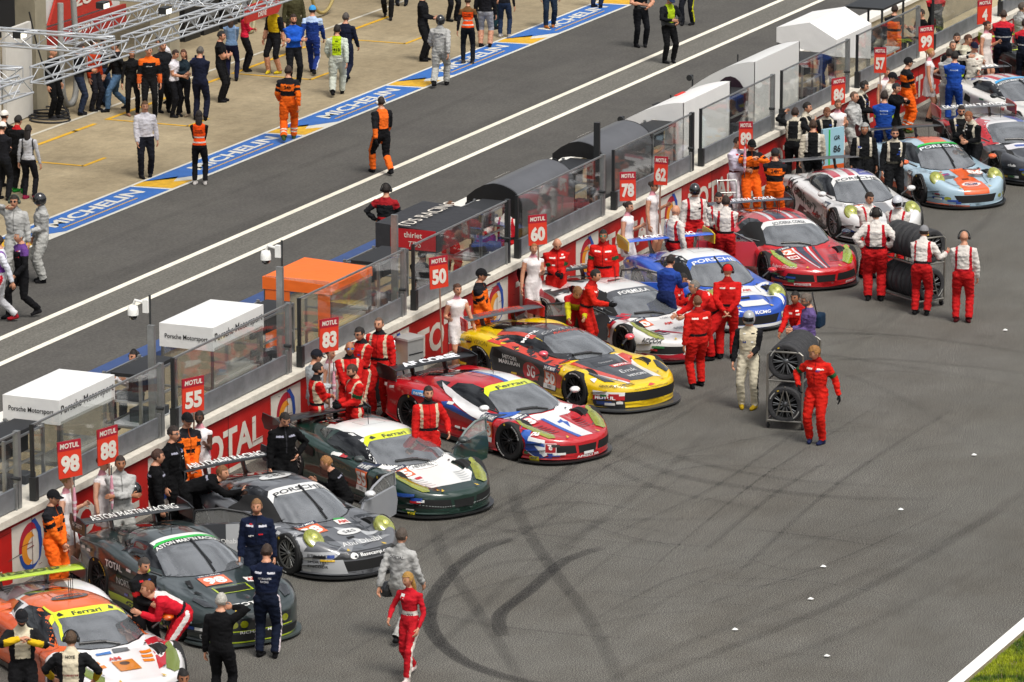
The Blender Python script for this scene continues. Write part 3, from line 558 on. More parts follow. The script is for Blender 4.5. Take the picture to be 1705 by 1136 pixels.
MODELS = {
 'ferr': dict(nose=2.36, tail=-2.28, fa=1.36, ra=-1.36, R=.355, wmax=1.0, nl=1.15, nn=2.5,
   zc={2.36: .44, 2.28: .53, 2.1: .58, 1.8: .645, 1.4: .72, 1.0: .80, .5: .86, 0: .88, -1: .90, -1.8: .93, -2.15: .92, -2.28: .84},
   zf={2.36: .42, 2.28: .50, 2.1: .585, 1.85: .70, 1.55: .79, 1.3: .825, 1.0: .81, .6: .80, 0: .83, -.7: .90, -1.3: .97, -1.8: .95, -2.15: .90, -2.28: .80},
   val=.28, cab={1.22: .74, 1.0: .86, .7: .99, .4: 1.09, .1: 1.155, -.2: 1.175, -.6: 1.16, -1.1: 1.09, -1.6: 1.0, -2.0: .93}, cw={1.22: .50, 1.05: .72, .7: .82, .3: .86, -.5: .84, -1.0: .76, -1.5: .60, -2.0: .42},
   ws=[(1.12, 0), (1.08, .3), (.97, .52), (.80, .685), (.28, .58), (.16, .48), (.20, .25), (.215, 0)], strip=.34,
   win=[(.72, .86), (.5, 1.0), (.2, 1.095), (-.15, 1.115), (-.5, 1.08), (-.62, .92), (-.3, .87)], qwin=[(-.68, 1.06), (-.70, .94), (-1.12, .985), (-1.0, 1.03)],
   rear=[(-.85, 0), (-.85, .4), (-1.7, .3), (-1.8, 0)], wz=1.17, wx=-2.12),
 'pors': dict(nose=2.20, tail=-2.28, fa=1.22, ra=-1.25, R=.355, wmax=1.0, nl=1.15, nn=2.35,
   zc={2.20: .44, 2.14: .55, 1.95: .62, 1.6: .69, 1.2: .76, .8: .83, .4: .88, 0: .90, -1: .94, -1.6: .96, -2.05: .88, -2.28: .72},
   zf={2.20: .42, 2.14: .52, 2.0: .62, 1.8: .74, 1.55: .83, 1.25: .875, .95: .86, .5: .85, 0: .87, -.6: .92, -1.25: 1.0, -1.7: .95, -2.1: .84, -2.28: .72},
   val=.5, cab={1.0: .76, .8: .87, .5: 1.03, .2: 1.16, -.1: 1.235, -.4: 1.25, -.8: 1.20, -1.2: 1.12, -1.7: 1.0, -2.0: .92}, cw={1.0: .50, .85: .70, .5: .78, 0: .81, -.6: .80, -1.1: .70, -1.6: .55, -2.0: .4},
   ws=[(.93, 0), (.90, .3), (.80, .50), (.66, .645), (.12, .545), (.02, .46), (.06, .25), (.07, 0)], strip=.34,
   win=[(.62, .90), (.36, 1.05), (.05, 1.155), (-.3, 1.185), (-.62, 1.15), (-1.02, 1.02), (-.9, .965), (-.3, .92)], qwin=None,
   rear=[(-.9, 0), (-.88, .42), (-1.5, .34), (-1.6, 0)], wz=1.23, wx=-2.10),
 'aston': dict(nose=2.32, tail=-2.22, fa=1.34, ra=-1.28, R=.355, wmax=1.0, nl=1.1, nn=2.7,
   zc={2.32: .50, 2.26: .62, 2.1: .70, 1.7: .79, 1.2: .86, .8: .90, .3: .92, 0: .92, -1: .96, -1.7: 1.0, -2.05: .98, -2.22: .85},
   zf={2.32: .46, 2.26: .57, 2.1: .68, 1.8: .78, 1.4: .86, 1.1: .88, .8: .87, .4: .87, 0: .89, -.6: .94, -1.28: 1.03, -1.7: 1.0, -2.05: .95, -2.22: .82},
   val=.35, cab={.82: .86, .6: .95, .3: 1.07, 0: 1.18, -.3: 1.235, -.7: 1.235, -1.1: 1.19, -1.6: 1.08, -2.0: .99}, cw={.82: .55, .65: .74, .4: .80, 0: .83, -.6: .82, -1.1: .74, -1.6: .62, -2.0: .5},
   ws=[(.76, 0), (.73, .3), (.64, .52), (.50, .675), (-.12, .57), (-.22, .46), (-.18, .25), (-.17, 0)], strip=.34,
   win=[(.42, .93), (.2, 1.03), (-.1, 1.12), (-.45, 1.16), (-.9, 1.12), (-1.05, 1.03), (-.8, .97), (-.2, .94)], qwin=None,
   rear=[(-1.0, 0), (-.98, .45), (-1.6, .38), (-1.7, 0)], wz=1.22, wx=-2.08),
 'corv': dict(nose=2.42, tail=-2.2, fa=1.38, ra=-1.34, R=.355, wmax=1.02, nl=1.1, nn=2.6,
   zc={2.42: .46, 2.36: .56, 2.2: .64, 1.8: .73, 1.3: .80, .9: .86, .4: .89, 0: .90, -1: .95, -1.7: 1.0, -2.05: .99, -2.2: .84},
   zf={2.42: .43, 2.36: .52, 2.2: .63, 1.9: .75, 1.5: .84, 1.2: .86, .9: .84, .5: .84, 0: .87, -.6: .93, -1.34: 1.02, -1.7: 1.0, -2.05: .93, -2.2: .80},
   val=.4, cab={.92: .82, .7: .92, .4: 1.04, .1: 1.13, -.2: 1.18, -.6: 1.18, -1.0: 1.13, -1.6: 1.04, -2.0: .99}, cw={.92: .52, .75: .72, .5: .79, 0: .82, -.6: .81, -1.1: .74, -1.6: .62, -2.0: .5},
   ws=[(.84, 0), (.81, .3), (.72, .52), (.58, .665), (.02, .56), (-.08, .46), (-.04, .25), (-.03, 0)], strip=.0,
   win=[(.48, .90), (.25, 1.0), (-.05, 1.075), (-.4, 1.11), (-.85, 1.06), (-1.1, .99), (-.8, .95), (-.2, .91)], qwin=None,
   rear=[(-1.0, 0), (-.98, .45), (-1.7, .38), (-1.8, 0)], wz=1.17, wx=-2.1),
}
def zmap(m):
    r0 = max(m['cab'].values()); r1 = m['roof']; return lambda z: float(np.interp(z, [-1, 0, .25, .86, r0, r0+1], [-1, 0, .235, m['k'], r1, r1+1]))
for _n, _k, _r in (('ferr', .745, 1.075), ('pors', .735, 1.125), ('aston', .755, 1.13), ('corv', .715, 1.03)):
    _m = MODELS[_n]; _m['k'] = _k; _m['roof'] = _r; _f = zmap(_m)
    for q in ('zc', 'zf', 'cab'): _m[q+'0'] = dict(_m[q])
    _m['win'] = [(x, _f(z)) for x, z in _m['win']]; _m['qwin'] = [(x, _f(z)) for x, z in _m['qwin']] if _m['qwin'] else None
    _m['zm'] = _f; _m['zc'] = {x: _f(z) for x, z in _m['zc'].items()}; _m['zf'] = {x: _f(z) for x, z in _m['zf'].items()}; _m['cab'] = {x: _f(z) for x, z in _m['cab'].items()}
    _lo = lambda x: .055*min(max(x/1.0, 0), 1)*(1 if x < 1.95 else max(0, (2.4-x)/.45))
    for q in ('zc', 'zf'): _m[q] = {x: z-_lo(x) for x, z in _m[q].items()}
    _m['cab'] = {x: z-_lo(x)*.9 for x, z in _m['cab'].items()}; _m['win'] = [(x, z-_lo(x)*.9) for x, z in _m['win']]
    _m['R'] = .338; _m['ac'] = .305; _m['ar'] = .362; _m['wz'] -= .04
def body_geometry(m):
    zc, zf = keys(m['zc']), keys(m['zf']); xn, xt = m['nose'], m['tail']
    s = np.linspace(0, 1, 46); xs = np.concatenate([xn-.55*(s**2.1), np.linspace(xn-.57, xt+.32, 120), (xt+.30)-.299*np.sin(np.linspace(0, 1, 14)*pi/2), [xt]])
    def Wd(x):
        u = np.clip((m['nl']-(xn-x))/m['nl'], 0, 1); w = m['wmax']*(1-u**m['nn'])**(1/m['nn'])
        v = np.clip((.35-(x-xt))/.35, 0, 1); w = w*(1-.22*v**2.4)*(x > xt+1e-6)
        g = lambda c, sg: np.exp(-((x-c)/sg)**2)
        return w*(.955+.045*np.maximum(g(m['fa'], .5), g(m['ra'], .55)))
    W_ = Wd(xs); zC, zF = zc(xs), zf(xs); zb = .085+.10*np.clip((-1.7-xs)/.5, 0, 1)
    g = np.maximum(np.exp(-((xs-m['fa'])/.55)**2), np.exp(-((xs-m['ra'])/.6)**2)); wst = 1-.055*(1-g)*np.clip((xn-.7-xs)/.3, 0, 1)
    zF = np.maximum(zF, .692*g); sh = np.minimum(zF-.10, .62); top = zF-.025; v = m['val']
    def lerp(a, b, t): return a+(b-a)*t
    ys = [0*W_, .28*W_, .52*W_, .70*W_, .83*W_, .93*W_, .985*W_, 1.0*W_*wst, .995*W_*wst, 1.0*W_*lerp(1, wst, .5), .97*W_, .90*W_, 0*W_]
    dip = .02+v*.03
    zs = [zC, lerp(zC, zF, .02), lerp(zC, zF, .15)-dip*g, lerp(zC, zF, .75), zF, zF-.03, zF-.10, np.minimum(zF-.18, .50), np.minimum(zF-.27, .38)+0*W_, lerp(zb, .34, .5), zb+.05, zb, zb]
    zs = [np.maximum(z, zb+.001*(12-i)) for i, z in enumerate(zs)]
    Yc, Zc = np.stack(ys, 1), np.stack(zs, 1); k = Yc.shape[1]; T = np.linspace(0, k-1, 76); out = []
    for A in (Yc, Zc):
        i = np.minimum(T.astype(int), k-2); f = T-i; a = A[:, np.maximum(i-1, 0)].copy(); b = A[:, i]; c = A[:, i+1]; e = A[:, np.minimum(i+2, k-1)]
        if A is Yc: a[:, i == 0] = -A[:, [1]]
        else: a[:, i == 0] = A[:, [1]]
        out.append(.5*((2*b)+(-a+c)*f+(2*a-5*b+4*c-e)*f*f+(-a+3*b-3*c+e)*f**3))
    Y, Z = out; Y[:, -1] = 0; n = Y.shape[1]
    Yf = np.concatenate([-Y[:, ::-1], Y[:, 1:]], 1); Zf = np.concatenate([Z[:, ::-1], Z[:, 1:]], 1); N = Yf.shape[1]
    V = np.stack([np.repeat(xs[:, None], N, 1), Yf, Zf], 2).reshape(-1, 3); nx = len(xs)
    I = np.arange(nx-1)[:, None]*N+np.arange(N-1)[None]; Fq = np.stack([I, I+1, I+N+1, I+N], 2).reshape(-1, 4)
    # wheel openings
    keep = np.ones(len(Fq), bool); Cn = V[Fq].mean(1)
    for ax in (m['fa'], m['ra']):
        r = m['ar']; q = (np.hypot(Cn[:, 0]-ax, Cn[:, 2]-m['ac']) < r) & (abs(Cn[:, 1]) > .60); keep &= ~q
        d = np.hypot(V[:, 0]-ax, V[:, 2]-m['ac']); used = np.zeros(len(V), bool); used[Fq[keep].ravel()] = 1; rem = np.zeros(len(V), bool); rem[Fq[q].ravel()] = 1
        b = used & rem & (abs(V[:, 1]) > .6); s_ = r/np.maximum(d[b], 1e-6); V[b, 0] = ax+(V[b, 0]-ax)*s_; V[b, 2] = m['ac']+(V[b, 2]-m['ac'])*s_
    F = Fq[keep]
    # cabin
    cz, cw = keys(m['cab']), keys(m['cw']); x0, x1 = max(m['cab']), min(m['cab']); xs = np.linspace(x0, x1, 110); ph = np.linspace(0, pi, 73); base = .55
    X = np.repeat(xs[:, None], len(ph), 1); h = cz(xs)[:, None]-base; c, s2 = np.cos(ph)[None], np.sin(ph)[None]; zfrac = np.abs(s2)**(2/3.4)
    Yc = cw(xs)[:, None]*np.sign(c)*np.abs(c)**(2/3.0)*(1-.19*zfrac**1.5); Zc = base+h*zfrac; 
    bow = .14*np.clip((X-.0)/(x0), 0, 1)*(1-(Yc/np.maximum(cw(xs)[:, None], .01))**2)
    X2 = X+bow*.6-.07*np.clip((X-.2)/x0, 0, 1)
    Vc = np.stack([X2, Yc, Zc], 2).reshape(-1, 3); N = len(ph); I = np.arange(len(xs)-1)[:, None]*N+np.arange(N-1)[None]
    Fc = np.stack([I, I+N, I+N+1, I+1], 2).reshape(-1, 4)
    return np.concatenate([V, Vc]), np.concatenate([F, Fc+len(V)])
_BODY = {}
def get_body(model):
    if model not in _BODY:
        m = MODELS[model]; V, F = body_geometry(m); me = bpy.data.meshes.new('car_body'); me.from_pydata([tuple(map(float, v)) for v in V], [], [tuple(map(int, f)) for f in F])
        bm = bmesh.new(); bm.from_mesh(me); bmesh.ops.remove_doubles(bm, verts=bm.verts, dist=.0004); bmesh.ops.dissolve_degenerate(bm, dist=.0003, edges=bm.edges); bmesh.ops.recalc_face_normals(bm, faces=bm.faces)
        lo = [v for v in bm.verts if not v.link_faces]; bmesh.ops.delete(bm, geom=lo, context='VERTS'); bm.to_mesh(me); bm.free()
        me.polygons.foreach_set('use_smooth', [True]*len(me.polygons)); me.update()
        bvh = BVHTree.FromPolygons([v.co.copy() for v in me.vertices], [tuple(p.vertices) for p in me.polygons]); _BODY[model] = (me, bvh)
    return _BODY[model]
DIRS = {'top': lambda a, b: ((a, b, 3), (0, 0, -1)), 'side': lambda a, b: ((a, -3, b), (0, 1, 0)), 'left': lambda a, b: ((a, 3, b), (0, -1, 0)), 'front': lambda a, b: ((4, a, b), (-1, 0, 0)),
        'corner': lambda a, b: ((2.2-a*.7071+3*.7071, -.7-a*(-.7071)*-1*0-3*.7071+a*.7071*0, b), (-.7071, .7071, 0))}
def ray(bvh, proj, a, b):
    if proj == 'corner':   # view axis at 45 degrees onto the right front corner; a runs along the bumper towards the car's left
        o = Vector((1.9, -.6, b))+Vector((.7071, .7071, 0))*a+Vector((.7071, -.7071, 0))*3; d = Vector((-.7071, .7071, 0))
    else: o, d = DIRS[proj](a, b)
    h = bvh.ray_cast(Vector(o), Vector(d)); return (h[0], h[1], Vector(d)) if h[0] is not None else None
def drape_mesh(mb, bvh, proj, pts, faces, mat, off, smooth=True, maxstep=.35):
    P = []; 
    for a, b in pts:
        r = ray(bvh, proj, a, b)
        if r is None: P.append(None); continue
        n = r[1] if r[1].dot(r[2]) < 0 else -r[1]; P.append(r[0]+n*off)
    F = [f for f in faces if all(P[i] is not None for i in f) and max((P[f[0]]-P[f[1]]).length, (P[f[1]]-P[f[2]]).length) < maxstep]
    used = sorted({i for f in F for i in f}); mp = {i: k for k, i in enumerate(used)}
    if F: mb.add([P[i] for i in used], [tuple(mp[i] for i in f) for f in F], mat, smooth)
def inside(poly, x, y):
    x1, y1 = poly[:, 0], poly[:, 1]; x2, y2 = np.roll(x1, -1), np.roll(y1, -1); c = np.zeros(len(x), bool)
    for a, b, e, f in zip(x1, y1, x2, y2):
        if b != f: c ^= ((b > y) != (f > y)) & (x < (e-a)*(y-b)/(f-b)+a)
    return c
def tess(poly, step=.04):
    poly = np.array(poly, float); out = []
    for i in range(len(poly)):
        a, b = poly[i], poly[(i+1) % len(poly)]; n = max(1, int(np.linalg.norm(b-a)/step+.5))
        for k in range(n): out.append(a+(b-a)*k/n)
    nb = len(out); x0, y0 = poly.min(0); x1, y1 = poly.max(0); gx, gy = np.meshgrid(np.arange(x0+step/2, x1, step), np.arange(y0+step/2, y1, step)); g = np.stack([gx.ravel(), gy.ravel()], 1)
    if len(g): 
        g = g[inside(poly, g[:, 0], g[:, 1])]; B = np.array(out)
        if len(g): g = g[np.sqrt(((g[:, None]-B[None])**2).sum(2)).min(1) > step*.4]
    vs = [Vector((float(a), float(b))) for a, b in out]+[Vector((float(a), float(b))) for a, b in g]
    r = geometry.delaunay_2d_cdt(vs, [], [list(range(nb))], 1, 1e-5)
    return [(v.x, v.y) for v in r[0]], [tuple(f) for f in r[2]]
_RT = {}
def refined_text(text, bold, shear, sx, sy, step):
    k = (text, bold, shear, round(sx, 3), round(sy, 3), step)
    if k in _RT: return _RT[k]
    v, f = glyphs(text, bold, shear, 1.0, 2)
    bm = bmesh.new(); vs = [bm.verts.new((a*sx, b*sy, 0)) for a, b in v]
    for q in f:
        try: bm.faces.new([vs[i] for i in q])
        except Exception: pass
    bmesh.ops.triangulate(bm, faces=bm.faces)
    for _ in range(4):
        e = [x for x in bm.edges if x.calc_length() > step]
        if not e: break
        bmesh.ops.subdivide_edges(bm, edges=e, cuts=1); bmesh.ops.triangulate(bm, faces=[x for x in bm.faces if len(x.verts) > 3])
    bm.verts.index_update(); r = ([(x.co.x, x.co.y) for x in bm.verts], [tuple(w.index for w in x.verts) for x in bm.faces]); bm.free(); _RT[k] = r; return r
TX = {'top': ((0, 1), (-1, 0)), 'side': ((1, 0), (0, 1)), 'left': ((-1, 0), (0, 1)), 'front': ((1, 0), (0, 1)), 'corner': ((1, 0), (0, 1))}
GLW = M('5a5d60', .05, .0, 1.0, 0, 40, .12, .8, 1.0, 1.9); GLS = M('0b0c0e', .07, 0, .6); LENS = M('8a8f1c', .10, .15, 1.0, 0, 40, .25, 9, 1.0, 1.8); LENSD = M('2c2e30', .08, .1, 1.0, 0, 40, .3, 9, .8)
CARBON = M('141517', .35, 0, .5); TYRE = M('151516', .8, 0, 0, .3, 60, .2, 6); GRILL = M('060607', .7); VENT = M('09090a', .6)
class Car:
    def __init__(s, model, x, y, hd, label, base, group='GT race cars lined up by the pit wall'):
        s.m = MODELS[model]; s.model = model; s.zm = s.m['zm']; s.root = empty('race_car', (x, y, 0), R_(hd), label, 'race car', group); s.base = base
        me, s.bvh = get_body(model); me = me.copy(); me.materials.clear(); me.materials.append(paint(base)); o = bpy.data.objects.new('body', me); COL.objects.link(o); o.parent = s.root; s.body = o
        s.mbs = {}; s.z = .0035; s.has_door = False
    def part(s, name):
        if name not in s.mbs: s.mbs[name] = MB()
        return s.mbs[name]
    def poly(s, proj, pts, mat, part='livery', mirror=False, step=.04, off=None):
        if isinstance(mat, str): mat = paint(mat)
        if off is None: off = s.z; s.z += .0006
        if proj != 'top': pts = [(a, s.zm(b)) for a, b in pts]
        for sg in ((1, -1) if mirror else (1,)):
            q = [(a, b*sg) if proj == 'top' else ((a*sg, b) if proj == 'front' else (a, b)) for a, b in pts]; v, f = tess(q, step); drape_mesh(s.part(part), s.bvh, proj, v, f, mat, off)
    def text(s, proj, txt, a, b, h, mat, w=None, bold=.02, shear=0, part='lettering', rot=0, off=None):
        if isinstance(mat, str): mat = paint(mat)
        if off is None: off = s.z+.004
        if proj != 'top': b = s.zm(b); h *= .92
        v, f = glyphs(txt, bold, shear, 1.0, 2); H = np.ptp(v[:, 1]); W2 = np.ptp(v[:, 0]); sy = h/H; sx = (w/W2) if w else sy; v, f = refined_text(txt, bold, shear, sx, sy, .045)
        (ux, uy), (vx, vy) = TX[proj]; c, n = cos(R_(rot)), sin(R_(rot)); P = []
        for p, q in v: p, q = p*c-q*n, p*n+q*c; P.append((a+p*ux+q*vx, b+p*uy+q*vy))
        drape_mesh(s.part(part), s.bvh, proj, P, f, mat, off, False)
    def line(s, proj, pts, w=.010, mat=None, part='panel_gap'):
        mat = mat or VENT
        for (a, b), (c, d) in zip(pts[:-1], pts[1:]):
            L = math.hypot(c-a, d-b); 
            if L < 1e-5: continue
            nx, ny = -(d-b)/L*w/2, (c-a)/L*w/2; s.poly(proj, [(a-nx, b-ny), (c-nx, d-ny), (c+nx, d+ny), (a+nx, b+ny)], mat, part, off=.0035)
    def glass(s, strip=None, wipers='h', driver=None):
        m = s.m; ws = m['ws']; full = ws+[(x, -y) for x, y in ws[::-1][1:-1]]
        s.poly('top', [(x+(.012 if x > .5 else -.012), y*1.035) for x, y in full], M('101113', .3, 0, .5), 'windscreen_seal', off=.003)
        s.poly('top', full, GLW, 'windscreen', off=.007)
        zm_, s.zm = s.zm, (lambda z: z)
        s.poly('side', m['win'], GLS, 'side_window', off=.004); s.poly('left', m['win'], GLS, 'side_window', off=.004)
        if m['qwin']: s.poly('side', m['qwin'], GLS, 'quarter_window', off=.004)
        s.zm = zm_
        r = m['rear']; s.poly('top', r+[(x, -y) for x, y in r[::-1][1:-1]], GLS, 'rear_window', off=.004)
        if strip:
            c, = strip[:1]; dep = strip[1]; tx, tw, tcol = strip[2:5]; e = ws[4:]; xb = e[-1][0]
            top = [(x-.015, y*1.02) for x, y in e]; bot = [(x+dep*(.62 if y > .55 else (.86 if y > .4 else 1)), (y+(ws[3][1]-ws[4][1])*dep*.62/(ws[3][0]-ws[4][0]) if y > .55 else y*1.05)) for x, y in e]
            pl = bot+top[::-1]; pl = bot + [(a, b) for a, b in top[::-1]]
            P = top[::-1]  # centre -> edge
            poly = [(a, b) for a, b in top] ; half = top+[(bot[i][0], bot[i][1]) for i in range(len(bot)-1, -1, -1)]
            edge_top = top; full2 = [(a, -b) for a, b in edge_top[:-1]]+[(a, b) for a, b in edge_top[::-1]]+[(a, b) for a, b in bot]+[(a, -b) for a, b in bot[::-1][1:]]
            s.poly('top', full2, c, 'sun_strip', off=.010)
            if tx: s.text('top', tx, xb+dep*.52, 0, dep*.56, tcol, w=tw*1.12, off=.014, bold=(strip[5] if len(strip) > 5 else .02)+.02, shear=0)
        x0 = ws[0][0]; z = lambda a, b: (ray(s.bvh, 'top', a, b) or (Vector((a, b, 1)),))[0]+Vector((0, 0, .03))
        mb = MB()
        if wipers == 'h': mb.tube([z(x0-.02, .18), z(x0-.13, -.1), z(x0-.17, -.38)], .016, CARBON, 6).tube([z(x0-.10, .0), z(x0-.17, -.42)], .022, CARBON, 6)
        else: mb.tube([z(x0-.02, .05), z(x0-.35, .06), z(x0-.68, .04)], .016, CARBON, 6).tube([z(x0-.2, .08), z(x0-.8, .04)], .02, CARBON, 6)
        mb.build('wiper', s.root)
    def wheels(s, rim='141416', letters='d9d9d4', spokes=10, bolt=None):
        m = s.m; rm = M(rim, .35, .6, .3)
        if ('w', rim, letters) not in _M:
            t = MB(); R0 = m['R']; t.lathe([(.235, -.145), (.30, -.158), (.335, -.152), (R0, -.125), (R0, .125), (.335, .152), (.30, .158), (.235, .145)], TYRE, 'Y', (0, 0, 0), 40)
            r = MB(); r.lathe([(.238, -.135), (.232, -.12), (.22, -.06), (.21, .10), (.05, .10), (.05, .05)], M('0c0c0d', .6), 'Y', (0, 0, 0), 32)
            r.lathe([(.222, -.128), (.240, -.142), (.240, -.125), (.222, -.118)], rm, 'Y', (0, 0, 0), 36)
            for k in range(spokes):
                a = 2*pi*k/spokes
                for da in (-.10, .10):
                    p0 = (.055*cos(a), -.105, .055*sin(a)); p1 = (.225*cos(a+da*1.3), -.125, .225*sin(a+da*1.3)); r.cyl(p0, p1, .011, rm, 6, .009, False)
            r.lathe([(0, -.135), (.03, -.135), (.05, -.118), (.065, -.10), (.065, -.06)], rm, 'Y', (0, 0, 0), 18)
            r.lathe([(0, -.150), (.022, -.150), (.026, -.13)], M(bolt or '2a2a2c', .4, .3), 'Y', (0, 0, 0), 8)
            L = MB(); lm_ = matte(letters)
            for a0 in (60, 240):
                for j, (b0, b1) in enumerate([(0, 7), (9, 11), (13, 19), (21, 27), (29, 34), (36, 40), (42, 44), (46, 52)]):
                    pts = ring_poly(0, 0, .283, .308, a0+b0*1.1, a0+b1*1.1, 4); L.add([(p, -.1625, q) for p, q in pts], [tuple(range(len(pts)))], lm_)
            pts = ring_poly(0, 0, .275, .315, 150, 158, 3); L.add([(p, -.1628, q) for p, q in pts], [tuple(range(len(pts)))], matte('c9a520'))
            _M[('w', rim, letters)] = [x.build(nm) for x, nm in ((t, 'wheel'), (r, 'rim'), (L, 'tyre_lettering'))]; first = True
        else: first = False
        src = _M[('w', rim, letters)]
        for i, (ax, sg) in enumerate(((m['fa'], -1), (m['ra'], -1), (m['fa'], 1), (m['ra'], 1))):
            par = s.root
            for k, o in enumerate(src):
                c = o if (first and i == 0) else bpy.data.objects.new(o.name.split('.')[0], o.data)
                if c is not o: COL.objects.link(c)
                c.parent = par
                if k == 0: c.location = (ax, sg*(m['wmax']-.175), m['R']); c.rotation_euler = (0, R_(17*i+s.root.location.x*40 % 50), 0 if sg < 0 else pi); par = c
            wmb = MB()
            y0, y1 = sg*.60, sg*(m['wmax']-.03); n = 22; A = [-.12+(pi+.24)*q/n for q in range(n+1)]
            V = [(ax+.360*cos(a), y0, m['ac']+.360*sin(a)) for a in A]+[(ax+.360*cos(a), y1, m['ac']+.360*sin(a)) for a in A]; wmb.add(V, [(q, q+1, n+2+q, n+1+q) for q in range(n)], GRILL)
            wmb.add([(ax+.360*cos(a), y0, m['ac']+.360*sin(a)) for a in A], [tuple(range(n+1))], GRILL); wmb.build('wheel_well', s.root)
    def splitter(s, mat=None, ext=.05, z=.075):
        mat = mat or CARBON; m = s.m; xn = m['nose']; out = []
        for k in range(-14, 15):
            y = m['wmax']*.985*math.sin(k/14*pi/2); u = (1-abs(y/m['wmax'])**m['nn'])**(1/m['nn']) if abs(y) < m['wmax'] else 0
            out.append((xn+ext-m['nl']*(1-u)*.92, y))
        MB().prism(out, z-.025, z+.004, mat).build('splitter', s.root)
        sk = MB()
        for sg in (-1, 1): sk.box(((m['fa']+m['ra'])/2, sg*.90, .09), (m['fa']-m['ra']-.86, .12, .07), mat)
        sk.build('side_skirt', s.root)
    def wing(s, mat, text=None, tcol='e6e6e2', endmat=None, endtext=None, span=1.90, chord=.50, neck=True, tw=None, z=None, stay=.38, under=None, tbold=.02):
        m = s.m; z = (z or m['wz'])-.23; x = m['wx']+.10; prof = [(.18, 0), (.12, .026), (0, .034), (-.12, .022), (-.18, .005), (-.12, -.004), (0, -.006), (.12, -.012)]
        k = chord/.36; a = R_(-7); rings = []
        for q in np.linspace(-1, 1, 13):
            dz = -.012*abs(q)**2; rings.append([(x+(p*cos(a)-h*sin(a))*k, q*span/2, z+dz+(p*-sin(a)*-1*-1+h)*1.0) for p, h in prof])
        MB().loft(rings, mat).build('rear_wing', s.root); em = endmat or mat; mb = MB()
        for sg in (-1, 1):
            poly = [(x+.27, z-.17), (x+.28, z+.03), (x+.08, z+.08), (x-.26, z+.10), (x-.29, z-.02), (x-.20, z-.17)]; mb = MB(); mb.prism(poly, sg*span/2-.012, sg*span/2+.012, em, 'XZ'); e = mb.build('wing_endplate', s.root)
            if endtext and sg < 0:
                t = MB(); flat_text(t, endtext, (x, -span/2-.013, z-.05), (1, 0, 0), (0, 0, 1), .07, matte(tcol), w=.34); t.build('lettering', s.root)
        for sg in (-1, 1):
            MB().prism([(x+.30, z-.34), (x+.08, z-.30), (x-.07, z-.01), (x+.05, z-.01), (x+.12, z-.16), (x+.34, z-.30)], sg*stay-.012, sg*stay+.012, CARBON, 'XZ').build('wing_stay', s.root)
        if text:
            t = MB(); flat_text(t, text, (x+.06, 0, z+.036), (0, 1, 0), (-1, 0, .15), .20, matte(tcol), w=tw or span*.80, bold=tbold, lift=.012); t.build('lettering', s.root)
    def mirror(s, mat, side=-1, x=None, out=1.06, z=None, tip=None):
        m = s.m; x = x if x is not None else m['ws'][3][0]+.02; z = (z or .93)-.09; y = side*out; mb = MB()
        rings = []
        for t, r in ((-.09, .02), (-.06, .062), (0, .075), (.05, .06), (.09, .018)):
            rings.append([(x+t*.9, y+r*1.35*cos(a)*1, z+.0+r*.82*sin(a)) for a in np.linspace(0, 2*pi, 12, endpoint=False)])
        mb.loft(rings, mat); mb.cyl((x+.0, y-side*.06, z-.01), (x+.08, side*.80, z-.10), .018, tip or CARBON, 6); mb.build('mirror', s.root)
    def antenna(s, x=-.35, y=0, n=1):
        mb = MB(); 
        for k in range(n):
            p = ray(s.bvh, 'top', x-.15*k, y+.10*k)[0]; mb.cyl(p, p+Vector((-.02, 0, .26)), .006, BLACK, 5)
        mb.build('antenna', s.root)
    def lamp(s, shape, mat=None, inner=True, proj='top'):
        for sg in (1, -1):
            n0 = 'headlight'; mb = s.mbs.pop(n0, None); q = [(x, y*sg) for x, y in shape]
            s.poly(proj, q, mat or LENS, n0, off=.014, step=.03); s.mbs.pop(n0).build(n0, s.root)
    def round_lamp(s, cx, cz, r, mat=None):
        # bulging round lamp on each front corner
        for sg in (1, -1):
            p = ray(s.bvh, 'top', cx, sg*cz)[0]; T = Vector((.62, sg*.06, .78)).normalized(); u = Vector((0, 1, 0)); u = (u-T*u.dot(T)).normalized(); w = T.cross(u); rings = []
            for k in range(7):
                a = k/6*pi/2; rr = r*cos(a)+.0005; rings.append([p+T*(-.015+.060*sin(a))+(u*cos(b)*.92+w*sin(b)*1.18)*rr for b in np.linspace(0, 2*pi, 24, endpoint=False)])
            rings.insert(0, [q-T*.08 for q in rings[0]]); mb = MB(); mb.loft(rings, mat or LENS); h = mb.build('headlight', s.root)
            i = MB(); i.lathe([(0, .047), (r*.30, .045), (r*.30, .04)], M('dfe07a', .2, .3, 1), 'Z', (0, 0, 0), 14)
            o = i.build('bulb', h); o.matrix_local = Matrix.Translation(p+T*.002+w*.02)@T.to_track_quat('Z', 'Y').to_matrix().to_4x4()
    def side_number(s, num, x, z=.50, w=.40, h=.36, am=True):
        s.poly('side', [(x-w/2, z-h/2), (x+w/2, z-h/2), (x+w/2, z+h/2-.0), (x-w/2, z+h/2)], '' or 'd8602a', 'number_panel'); s.poly('side', [(x-w/2, z+h/2), (x+w/2, z+h/2), (x+w/2, z+h/2+.11), (x-w/2, z+h/2+.11)], '16203a', 'number_panel')
        s.poly('side', [(x-w/2, z-h/2-.10), (x+w/2, z-h/2-.10), (x+w/2, z-h/2), (x-w/2, z-h/2)], 'd9d9d6', 'number_panel')
        s.text('side', num, x, z-.01, .25, 'f0e9e0', w=.30, bold=.05, part='number'); s.text('side', '24h LE MANS', x, z+h/2+.055, .055, 'dcdcd8', w=w*.85); s.text('side', 'WEC', x, z-h/2-.05, .05, '222226')
